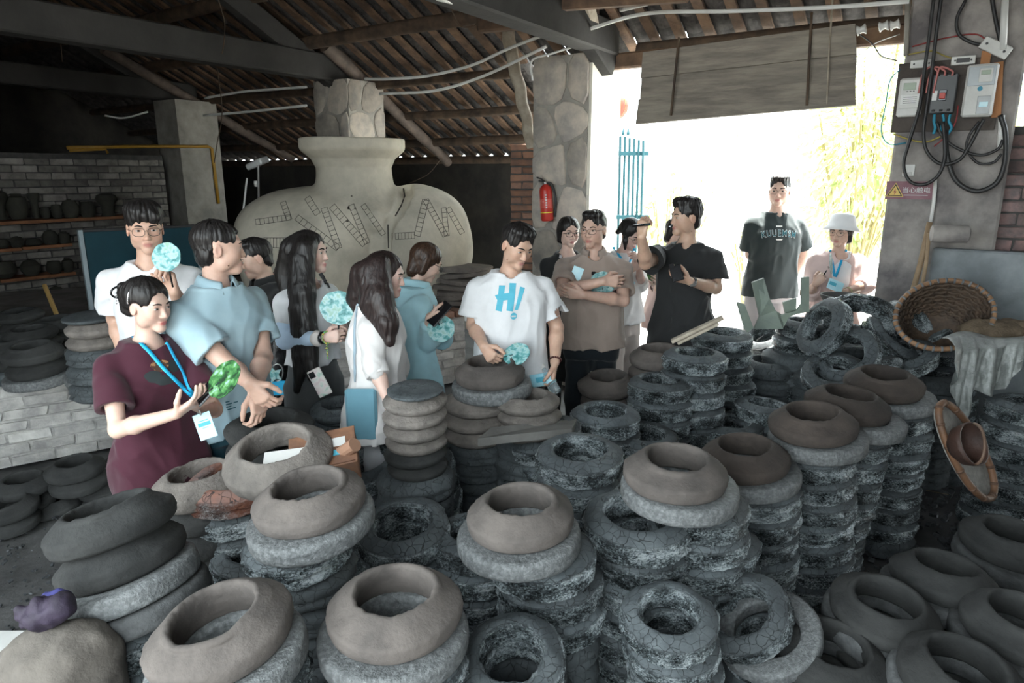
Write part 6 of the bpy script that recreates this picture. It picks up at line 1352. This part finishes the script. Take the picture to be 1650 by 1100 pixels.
# ================================================================ LAMP ON STAND
c = P(415, 263, 7.0); root = empty('work_lamp', P(415, 335, 7.0), label='box-shaped work lamp on a thin stand left of the jar', cat='lamp'); part('lamp_head', MB().box(c, (.22, .06, .13), frame((-.35, -.8, -.2), (1, -.35, .35)), .012).mesh(), M('lamp_housing', (.55, .56, .55), (.45, .46, .46), 6, .3, .05), root); part('pole', MB().tube([P(416, 258, 6.95), P(417, 340, 7.0)], .013, 8).mesh(), m_skinny, root); part('knob', MB().lathe([(.02, -.03), (.025, 0), (.02, .03)], P(413, 296, 6.98), 12).mesh(True), m_plas, root); part('base', MB().tube([P(417, 338, 7.0), Vector((P(417, 338, 7).x, 7.0, PH))], .016, 8).mesh(), m_skinny, root)
thing('white_stick', MB().tube([P(398, 287, 7.0), P(392, 340, 7.0)], .01, 8).mesh(), m_white, 'thin white stick with red tip standing left of the work lamp', 'stick')
# ================================================================ BLACKBOARD AND SHELVES
ba, bb = P(128, 372, 5.75), P(316, 374, 6.35); bl = Vector((bb.x-ba.x, bb.y-ba.y, 0)); bw = bl.length; bl.normalize(); bn = Vector((bl.y, -bl.x, 0)); bz1 = ba.z; bz0 = PH+.03
root = empty('display_board', ba.lerp(bb, .5)*1+Vector((0, 0, bz0-ba.z)), label='dark teal display board standing behind the young man', cat='board'); mid_ = (ba+bb)/2; mid_.z = (bz0+bz1)/2; part('panel', MB().box(mid_, (bw, .03, bz1-bz0), (bl, bn, Z)).mesh(), M('dark_teal_board', (.006, .04, .055), None, 4, .35, .02), root)
for s_, nm in ((-1, 'side_frame'), (1, 'side_frame')): part(nm, MB().box(mid_+bl*s_*bw/2+bn*.012, (.035, .06, bz1-bz0+.02), (bl, bn, Z), .004).mesh(), M('board_frame', (.3, .36, .38), None, 5, .4, .02), root)
part('top_frame', MB().box(mid_+Z*(bz1-bz0)/2, (bw, .045, .025), (bl, bn, Z), .004).mesh(), m_black, root)
m_shelf = M('shelf_plank', (.3, .13, .06), (.2, .09, .045), 6, .75, .3); m_pot = M('unfired_dark_pot', (.045, .044, .034), (.028, .028, .024), 6, .8, .2, var=.3)
SV = -8.85
def shelf_pt(px, py):
    d = ray(px, py); t = (SV-Vector((0, 0, CAMZ)).dot(VX))/d.dot(VX); return Vector((0, 0, CAMZ))+d*t
shelf_z = []
for (x0, y0, x1, y1, lab) in ((0, 357, 212, 352, 'top shelf plank on the grey brick wall'), (-2, 404, 36, 402, 'short left plank of the second shelf'), (38, 400, 118, 395, 'right plank of the second shelf'), (2, 452, 124, 442, 'third shelf plank on the grey brick wall'), (-2, 496, 38, 493, 'left plank of the lowest shelf'), (38, 498, 128, 488, 'right plank of the lowest shelf')):
    a, b_ = shelf_pt(x0, y0), shelf_pt(x1, y1); z_ = (a.z+b_.z)/2; d_ = Vector((b_.x-a.x, b_.y-a.y, 0)); L = d_.length; d_.normalize(); c_ = Vector(((a.x+b_.x)/2, (a.y+b_.y)/2, z_)); thing('wall_shelf', MB().box(c_-VX*.16, (L, .3, .035), (d_, VX, Z), .003).mesh(), m_shelf, lab, 'shelf', 'shelf planks on the brick wall')
PJ = [[(.3, 0), (.45, .25), (.5, .6), (.4, .85), (.22, .92), (.25, 1)], [(.35, 0), (.25, .2), (.3, .5), (.5, .75), (.42, .92), (.2, 1)], [(.3, 0), (.48, .3), (.5, .6), (.3, .9), (.12, .95), (.1, 1)], [(.2, 0), (.25, .3), (.24, .6), (.42, .85), (.4, 1)], [(.3, 0), (.5, .3), (.5, .6), (.36, 1)]]
pots = [(8, 357, 34, 46, 1), (38, 356, 34, 40, 0), (66, 355, 22, 40, 3), (82, 355, 16, 18, 4), (100, 355, 18, 22, 4), (122, 354, 30, 30, 2), (150, 354, 26, 26, 4), (182, 353, 36, 38, 1), (12, 403, 22, 14, 4), (36, 402, 24, 18, 2), (62, 400, 26, 12, 4), (90, 399, 26, 26, 2), (112, 398, 20, 22, 0), (14, 451, 40, 26, 4), (58, 447, 32, 26, 2), (96, 444, 26, 20, 4), (118, 443, 20, 24, 0), (22, 494, 46, 14, 4), (62, 495, 34, 12, 4), (100, 490, 28, 26, 2)]
nm_ = ['wide-shouldered jar', 'wide-mouthed jar', 'round lidded pot', 'trumpet-necked vase', 'squat pot']; wh = ['on the top shelf', 'on the second shelf', 'on the third shelf', 'on the lowest shelf']; posn = ['leftmost', 'second from left', 'third from left', 'fourth from left', 'fifth from left', 'sixth from left', 'seventh from left', 'eighth from left']; cnt = {}
for (px, py, wp, hp2, k) in pots:
    row = 0 if py < 370 else 1 if py < 420 else 2 if py < 470 else 3; i = cnt.get(row, 0); cnt[row] = i+1; b_ = shelf_pt(px, py)-VX*.1; b_.z = shelf_pt(px, py).z+.018; s_ = (b_.y*CP+(CAMZ-b_.z)*SP)/F; r_ = wp*s_*.9; h_ = hp2*s_
    thing('pottery_jar', sharp(MB().lathe([(a*r_, z*h_) for a, z in PJ[k]], b_, 20).mesh()), m_pot, f'dark unfired {nm_[k]} {wh[row]}, {posn[i]}', 'pot', 'unfired pots on the shelves')
thing('bamboo_stick', MB().tube([P(72, 460, 5.6), P(100, 528, 5.2)], .018, 8).mesh(), M('bamboo_yellow', (.42, .27, .1), None, 6, .6, .1), 'yellow bamboo stick leaning behind the platform rings', 'stick')
# ================================================================ AMONG THE RINGS
def wood_strip(a, b_, w2, h2, mat, label, cat='slat'):
    a, b_ = Vector(a), Vector(b_); d_ = (b_-a).normalized(); sx = d_.cross(Z).normalized(); return thing('timber_offcut', MB().box((a+b_)/2, ((b_-a).length, w2, h2), (d_, sx, sx.cross(d_)), .003).mesh(), mat, label, cat)
wood_strip(P(1082, 550, 3.75), P(1165, 511, 3.7), .05, .02, m_pole, 'upper wooden slat lying across the brown ring'); wood_strip(P(1092, 553, 3.7), P(1158, 521, 3.65), .04, .016, m_pole, 'lower wooden slat lying across the brown ring')
# grey plank in the middle
pk = [P(764, 706, 3.0), P(930, 676, 3.2), P(925, 696, 3.0), P(800, 690, 2.9)]
thing('grey_plank', MB().add([P(770, 706, 2.95), P(792, 688, 3.05), P(930, 675, 3.3), P(922, 690, 3.05), P(770, 709, 2.95)-Z*.03, P(792, 691, 3.05)-Z*.03, P(930, 678, 3.3)-Z*.03, P(922, 693, 3.05)-Z*.03], [(0, 1, 2, 3), (7, 6, 5, 4), (0, 3, 7, 4), (1, 0, 4, 5), (2, 1, 5, 6), (3, 2, 6, 7)]).mesh(), M('grey_timber', (.16, .155, .145), (.1, .097, .09), 5, .85, .3), 'grey plank lying among the rings in the middle', 'plank')
# cardboard box with white paper
m_card = M('rusty_cardboard', (.26, .13, .075), (.15, .08, .055), 9, .85, .2); c = P(520, 724, 2.5); root = empty('cardboard_box', c-Z*.1, label='torn brown cardboard box under the tilted pale ring', cat='box'); ax = frame((-.05, -.35, .9), (1, .25, .1))
part('top_flap', MB().box(c, (.26, .2, .008), ax).mesh(), m_card, root); part('front_side', MB().box(c-ax[1]*.1-Z*.04, (.26, .008, .09), (ax[0], ax[1], ax[2])).mesh(), m_card, root); part('side', MB().box(c+ax[0]*.13-Z*.04, (.008, .2, .09), ax).mesh(), m_card, root); part('paper_label', MB().box(c+ax[0]*.04+ax[1]*.02+ax[2]*.006, (.1, .05, .002), ax).mesh(), m_white, root); part('blue_label', MB().box(c+ax[0]*.06+ax[1]*.0-ax[1]*.04+ax[2]*.006, (.06, .03, .002), ax).mesh(), m_teal, root)
thing('cardboard_tube', MB().tube([P(548, 732, 2.5), P(572, 716, 2.46)], .028, 14).mesh(), M('tan_cardboard', (.36, .2, .13), None, 5, .8, .1), 'tan cardboard roll end beside the torn box', 'roll'); thing('white_paper', MB().box(P(460, 738, 2.4), (.16, .1, .003), frame((0, -.3, 1), (1, .2, .1))).mesh(), m_white, 'white paper sheet seen through the tilted pale ring', 'paper')
# green shards on the heap
m_shard = M('celadon_shard', (.2, .245, .2), (.14, .17, .15), 6, .6, .2)
def shard(pix, Y, label, bend=.02, th=.018):
    c_ = P(sum(p[0] for p in pix)/len(pix), sum(p[1] for p in pix)/len(pix), Y); b = MB(); pts = [P(x, y, Y+bend*math.sin(i*2.1)) for i, (x, y) in enumerate(pix)]; n = len(pts); q = [p+Vector((0, th, 0)) for p in pts]; b.add(pts+q, [tuple(range(n)), tuple(range(2*n-1, n-1, -1))]+[(i, (i+1) % n, n+(i+1) % n, n+i) for i in range(n)]); return thing('pottery_shard', b.mesh(), m_shard, label, 'shard', 'green pottery shards')
shard([(1212, 455), (1231, 448), (1240, 480), (1250, 500), (1262, 508), (1262, 530), (1215, 530), (1224, 510)], 4.1, 'largest green pottery shard with a swept neck'); shard([(1292, 447), (1304, 446), (1304, 502), (1286, 506), (1272, 510), (1262, 528), (1258, 508), (1284, 500), (1291, 490)], 4.1, 'upright green shard with a straight post', .0); shard([(1187, 486), (1200, 490), (1214, 528), (1205, 536), (1200, 530)], 4.0, 'slim leaning green shard at the left of the heap', .0); shard([(1262, 487), (1284, 480), (1283, 502), (1266, 506)], 4.14, 'small rim shard between the green posts', .0)
thing('clay_dish', sharp(MB().lathe([(.04, 0), (.1, .02), (.125, .06), (.13, .075), (.118, .075), (.09, .035), (.01, .02)], P(1354, 493, 4.35), 24, None, True, False).mesh()), M('ashy_dish', (.13, .13, .125), (.08, .08, .08), 6, .9, .3), 'ash grey dish on top of the toppled rings', 'dish')
# bamboo basket
def basket():
    ctr = P(1521, 506, 3.95); ax = frame((-.28, -.72, .62), (1, .0, .45)); m = M('woven_bamboo', (.085, .055, .036), (.04, .028, .02), 25, .7, .5, 50, rnd=False); root = empty('bamboo_basket', ctr-Z*.15, label='large round woven bamboo basket tipped towards the camera', cat='basket'); R = .262; nr, na = 9, 40
    def pt(i, a, off=0): t = i/nr; r = R*(1-.42*t)+off; return ctr+ax[0]*r*1.0*math.cos(a)+ax[1]*r*.82*math.sin(a)-ax[2]*(t*.24)
    for i in range(nr+1):                       # horizontal strips, weaving in and out
        for ph in (0, 1):
            if ph and i == nr: break
        part('weave_strand', MB().tube([pt(i, 2*PI*k/na, .008*(1 if (k+i) % 2 else -1)) for k in range(na)], .012, 5, closed=True).mesh(True), m, root)
    for k in range(na//2):                      # uprights
        part('stake', MB().tube([pt(j, 2*PI*(2*k)/na, .006*(1 if j % 2 else -1)) for j in range(nr+1)], .008, 5).mesh(True), m, root)
    n = 30; wall = [pt(j, 2*PI*k/n) for j in range(0, nr+1, 3) for k in range(n)]; f = [(j*n+k, j*n+(k+1) % n, (j+1)*n+(k+1) % n, (j+1)*n+k) for j in range(3) for k in range(n)]; f.append(tuple(3*n+k for k in range(n))); part('wall', fromdata(wall, f), m, root)
    part('rim', MB().tube([pt(0, 2*PI*k/48, .004) for k in range(48)], .015, 8, closed=True).mesh(True), M('rim_bamboo', (.3, .17, .09), (.16, .09, .05), 14, .6, .3), root)
    ml = M('rim_lashing', (.16, .17, .18), (.1, .11, .12), 9, .7, .2)
    for k in range(36): a = 2*PI*k/36; c_ = pt(0, a, .004); part('lashing', MB().lathe([(.0165, -.006), (.0185, 0), (.0165, .006)], c_, 8, frame(pt(0, a+.05, .004)-pt(0, a-.05, .004))).mesh(True), ml, root)
basket()
# winnowing basket standing on edge
def winnow():
    ctr = P(1556, 732, 3.08); ax = frame((.45, -.75, .35), (.5, .05, -.87)); m = M('winnow_weave', (.25, .24, .22), (.17, .16, .15), 30, .8, .5, 90); rimm = M('rim_bamboo_b', (.17, .085, .045), (.09, .05, .03), 9, .6, .3); root = empty('winnowing_basket', ctr-Z*.28, label='flat winnowing basket standing on edge at the right', cat='basket')
    pol = [(.27*math.cos(a)*(1-.08*math.cos(a)),   .118*math.sin(a)) for a in [2*PI*i/40 for i in range(40)]]; part('tray', MB().prism(pol, ctr, ax, -.012, .0).mesh(), m, root); rp = [ctr+ax[0]*x*1.02+ax[1]*y*1.02+ax[2]*.015 for x, y in pol]; part('rim', MB().tube(rp, .017, 8, closed=True).mesh(True), rimm, root)
    for k in range(0, 40, 3): part('lashing', MB().lathe([(.018, -.007), (.02, 0), (.018, .007)], rp[k], 8, frame(rp[(k+1) % 40]-rp[k-1])).mesh(True), M('lashing_brown', (.1, .055, .035), None, 9, .7, .2), root)
winnow()
def crock():
    ctr = P(1563, 716, 2.96); ax = frame((.4, -.72, .45), (1, .4, 0)); m = M('brown_handled_crock', (.06, .03, .022), (.035, .02, .016), 8, .6, .4); root = empty('handled_scoop', ctr-Z*.08, label='small dark brown scoop basket with handle on the winnowing basket', cat='scoop'); part('bowl', MB().lathe([(.001, -.075), (.06, -.072), (.09, -.04), (.1, .0), (.102, .02), (.094, .02), (.088, -.02), (.05, -.055), (.001, -.058)], ctr, 24, ax, False, False).mesh(True), m, root); part('handle', MB().tube([ctr+(ax[0]*.45+ax[1]*.89)*.1*math.cos(a)+ax[2]*(.02+.075*math.sin(a))-ax[0]*.05*math.sin(a) for a in [PI*i/12 for i in range(13)]], .007, 6).mesh(True), M('crock_wire', (.16, .1, .07), None, 6, .6, .1), root)
crock()
# plastic sheet over the right stacks
def sheet():
    n = 44; nx = 40; v = []; 
    edge = [P(1518, 545, 3.62), P(1560, 537, 3.68), P(1610, 540, 3.7), P(1670, 545, 3.7)]; e = spline(edge, 14)[:nx+1]
    for i, p in enumerate(e):
        t = i/nx; L = .3+.13*math.sin(t*5+.4)+.08*math.sin(t*13)
        if t < .18: L = .16+t*1.6
        for j in range(n+1):
            s_ = j/n; out = Vector((-.12, -.95, 0)); fold = .05*math.sin(t*26+s_*2)*s_+.03*math.sin(t*61+s_*6)*s_; q = p+out*(min(s_, .25)*.5+.04*s_+fold)+Z*(-max(0, s_-.12)*L+.015*math.sin(s_*9+t*7)); v.append(q)
    f = [(i*(n+1)+j, (i+1)*(n+1)+j, (i+1)*(n+1)+j+1, i*(n+1)+j+1) for i in range(nx) for j in range(n)]
    m, t_, p_ = base('grey_plastic_sheet'); co = coords(t_); nn = node(t_, 'ShaderNodeTexNoise', i_Scale=14, i_Detail=7, i_Roughness=.6); t_.links.new(co, nn.inputs['Vector']); t_.links.new(ramp(t_, nn.outputs[0], [(.35, (.14, .15, .145)), (.7, (.32, .34, .33))]), p_.inputs['Base Color']); p_.inputs['Roughness'].default_value = .32; bb_ = node(t_, 'ShaderNodeBump', i_Strength=.7, i_Distance=.02); t_.links.new(nn.outputs[0], bb_.inputs['Height']); t_.links.new(bb_.outputs[0], p_.inputs['Normal'])
    o = thing('plastic_sheet', fromdata(v, f), m, 'crumpled grey plastic sheet draped over the right-hand stacks', 'plastic sheet'); o.modifiers.new('thick', 'SOLIDIFY').thickness = .003
sheet()
def sack(c_, r, label, mat, k=0):
    d = Sdf(); d.ell(c_, r, None); d.disp = lambda p: (fbm(p*9+k, 3)-.5)*.09; V, Q = d.polys(.012); return thing('jute_sack', npmesh(V, Q), mat, label, 'sack')
m_jute = M('jute', (.2, .15, .1), (.1, .075, .05), 12, .9, .7, 90); sack(P(1600, 532, 3.9), (.18, .14, .06), 'brown jute sack lying right of the bamboo basket', m_jute); sack(P(1645, 536, 3.85), (.12, .14, .07), 'dark jute sack at the right edge', m_jute, 4)
# stone block, glove and paper at the lower left
d = Sdf(); b0 = PS(100, 1108, 1.9); d.ell(b0, (.13, .13, .17), None, .02); d.cone(b0+Vector((-.07, 0, .08)), b0+Vector((.07, 0, .1)), .08, .08, .05); d.cone(b0+Vector((0, 0, .02)), Vector((b0.x, b0.y, .12)), .16, .2, .05); d.disp = lambda p: (np.abs(fbm(p*7, 3)-.5)-.12)*.09; V, Q = d.polys(.012); thing('clay_lump', npmesh(V, Q), M('lump_clay', (.13, .115, .1), (.075, .066, .058), 6, .95, .5, 40), 'big rough clay lump at the lower left corner', 'clay lump')
d = Sdf(); g0 = PS(68, 992, 1.86); d.cone(g0, g0+Vector((.05, 0, .03)), .045, .04, .02)
for k, (dx, dz) in enumerate(((-.05, .03), (-.055, .005), (-.045, -.02), (.0, .05))): d.cone(g0, g0+Vector((dx, -.01, dz)), .018, .014, .01)
d.disp = lambda p: (fbm(p*28, 2)-.5)*.025; V, Q = d.polys(.005); thing('work_glove', npmesh(V, Q), M('purple_glove', (.03, .02, .042), (.014, .01, .018), 14, .7, .3), 'dark purple work glove lying on the clay lump', 'glove')
d = Sdf(); g0 = PS(82, 976, 1.88); d.ell(g0+Vector((.012, 0, .01)), (.04, .03, .035)); d.disp = lambda p: (fbm(p*30, 2)-.5)*.03; V, Q = d.polys(.005); thing('blue_rag', npmesh(V, Q), M('blue_rag_cloth', (.04, .04, .16), None, 9, .8, .3), 'crumpled blue rag beside the purple glove', 'rag')
thing('white_scrap', MB().box(PZ(10, 1042, .02), (.3, .2, .01), None).mesh(), m_white, 'white sheet scrap on the floor at the lower left', 'paper')
# straw and coal bits on the floor at the right
b = MB(); rs = random.Random(4)
for k in range(900):
    p = PZ(rs.uniform(1380, 1680), rs.uniform(760, 1100), .0); r = rs.uniform(.008, .03); b.box(p+Z*r*.3, (r*rs.uniform(.8, 1.8), r, r*.8), frame((rs.uniform(-.6, .6), rs.uniform(-.6, .6), 1), (rs.uniform(-1, 1), rs.uniform(-1, 1), 0)))
for k in range(500):
    p = PZ(rs.uniform(-40, 330), rs.uniform(790, 1100), .0); r = rs.uniform(.004, .014); b.box(p, (r*1.5, r, r*.7), frame((rs.uniform(-.6, .6), rs.uniform(-.6, .6), 1), (rs.uniform(-1, 1), rs.uniform(-1, 1), 0)))
thing('coal_rubble', b.mesh(), M('coal', (.02, .022, .024), (.07, .075, .08), 15, .45, .5, 60), 'black coal crumbs and rubble on the floor', kind='stuff')
b = MB()
for k in range(60): p = PZ(rs.choice([1580, 1600, 1545, 1620])+rs.uniform(-30, 30), rs.choice([650, 780, 1000])+rs.uniform(-25, 25), .03); a = rs.uniform(0, 6.3); b.tube([p, p+Vector((math.cos(a), math.sin(a), rs.uniform(-.2, .4)))*rs.uniform(.05, .14)], .0015, 4)
thing('straw', b.mesh(), M('straw_stalk', (.35, .25, .12), None, 5, .7, 0), 'loose straw stalks on the floor at the right', kind='stuff')
# ================================================================ OUTSIDE
def gate():
    m = M('teal_gate_paint', (.02, .09, .11), (.03, .11, .13), 6, .5, .05); root = empty('iron_gate', P(1010, 350, 8.4), label='teal iron bar gate beyond the doorway', cat='gate')
    for k in range(8): x = 985+k*7.4; part('bar', MB().tube([P(x, 216+k*1.5, 8.6-.02*k), Vector((P(x-1, 352, 8.6-.02*k).x, 8.6-.02*k, .0))], .016, 6).mesh(), m, root)
    for y in (245, 347): part('rail', MB().box((P(984, y, 8.6)+P(1040, y+5, 8.4))/2, (.5, .03, .05), None).mesh(), m, root)
    for k in range(4): x = 988+k*8; part('finial', MB().lathe([(.018, 0), (.02, .03), (.001, .09)], P(x, 218, 8.6), 6).mesh(), m, root)
gate()
def lantern():
    c = P(988, 171, 7.2); root = empty('paper_lantern', c-Z*.16, label='round red paper lantern hanging beside the stone pillar', cat='lantern'); m = M('red_lantern', (.55, .07, .04), (.45, .05, .03), 5, .6, .1); v = []; n, k = 32, 12
    b = MB(); b.lathe([(max(.03, .15*math.cos((i/k-.5)*PI*.93))*(1), .14*math.sin((i/k-.5)*PI*.93)) for i in range(k+1)], c, n); part('shade', b.mesh(True), m, root); rb = M('lantern_rib', (.7, .3, .1), None, 5, .6, 0)
    for i in range(16): a = 2*PI*i/16; part('rib', MB().tube([c+Vector((math.cos(a)*.151*math.cos(t), math.sin(a)*.151*math.cos(t), .141*math.sin(t))) for t in [(j/8-.5)*PI*.93 for j in range(9)]], .002, 4).mesh(), rb, root)
    part('cap', MB().lathe([(.05, .13), (.05, .15)], c, 16).mesh(), rb, root); part('tassel', MB().tube([c-Z*.14, c-Z*.26], .012, 8).mesh(), m, root); part('cord', MB().tube([c+Z*.14, c+Z*.9], .003, 4).mesh(), m, root)
lantern()
def sign_frame():
    root = empty('sign_frame', P(1185, 320, 11), label='pale red sign frame far out in the yard', cat='sign'); m = M('faded_red_frame', (.62, .3, .24), None, 5, .6, .05); part('post', MB().box((P(1190, 215, 11)+P(1186, 330, 11))/2, (.08, .05, 1.4), None).mesh(), m, root)
    for y in (218, 232, 246, 262, 276): part('bar', MB().box(P(1178, y, 11), (.2, .04, .05), None).mesh(), m, root)
sign_frame()
m_leaf = M('sunlit_leaf', (.5, .58, .25), (.62, .68, .38), 8, .6, .1, var=.2); m_leaf.node_tree.nodes['Principled BSDF'].inputs['Subsurface Weight'].default_value = .3; m_stem = M('plant_stem', (.3, .25, .12), None, 5, .8, 0)
def bush(px, py, Y, r, n, label, sd, name='bush', leafl=.16):
    rs = random.Random(sd); c = P(px, py, Y); root = empty(name, Vector((c.x, c.y, .05)), label=label, cat='bush' if name == 'bush' else 'plant', group='sunlit plants in the yard'); b = MB(); st = MB()
    for k in range(14): a = rs.uniform(0, 6.3); st.tube([Vector((c.x, c.y, .05)), Vector((c.x, c.y, .05)).lerp(c, .6)+Vector((math.cos(a)*r*.3, math.sin(a)*r*.3, 0)), c+Vector((math.cos(a)*r*.7, math.sin(a)*r*.7, rs.uniform(-.5, .8)*r))], .012, 5)
    for k in range(n):
        u = Vector((rs.gauss(0, 1), rs.gauss(0, 1), rs.gauss(0, 1))).normalized(); p = c+Vector((u.x*r, u.y*r, u.z*r*1.2))*rs.uniform(.4, 1); d_ = (u+Vector((rs.uniform(-.6, .6), rs.uniform(-.6, .6), rs.uniform(-.9, .3)))).normalized(); sx = d_.cross(Vector((rs.uniform(-1, 1), rs.uniform(-1, 1), 1))).normalized()*leafl*.2; L = leafl*rs.uniform(.6, 1.2); dr = Z*L*.25
        b.add([p, p+d_*L*.5+sx, p+d_*L-dr, p+d_*L*.5-sx], [(0, 1, 2, 3)])
    o = part('foliage', b.mesh(), m_leaf, root); o['kind'] = 'stuff'; part('stems', st.mesh(), m_stem, root)['kind'] = 'stuff'
bush(1395, 230, 8.2, .75, 1500, 'pale sunlit bush left of the electric pillar', 1, leafl=.14); bush(1420, 120, 9.0, .7, 1100, 'upper sunlit branches beside the electric pillar', 2, leafl=.15); bush(1380, 330, 8.6, .7, 900, 'lower sunlit bush behind the bucket-hatted woman', 3, leafl=.13); bush(1075, 345, 10, .45, 260, 'small leafy plant behind the guide', 4, 'potted_plant', .2); bush(1205, 400, 9.5, .3, 120, 'low sparse plant left of the tall man', 5, 'potted_plant', .12); bush(1646, 150, 8.0, .6, 700, 'sunlit leaves above the sooty brick wall', 6); bush(1110, 330, 11, .4, 160, 'small yellowish plant right of the iron gate', 7, 'potted_plant', .18)
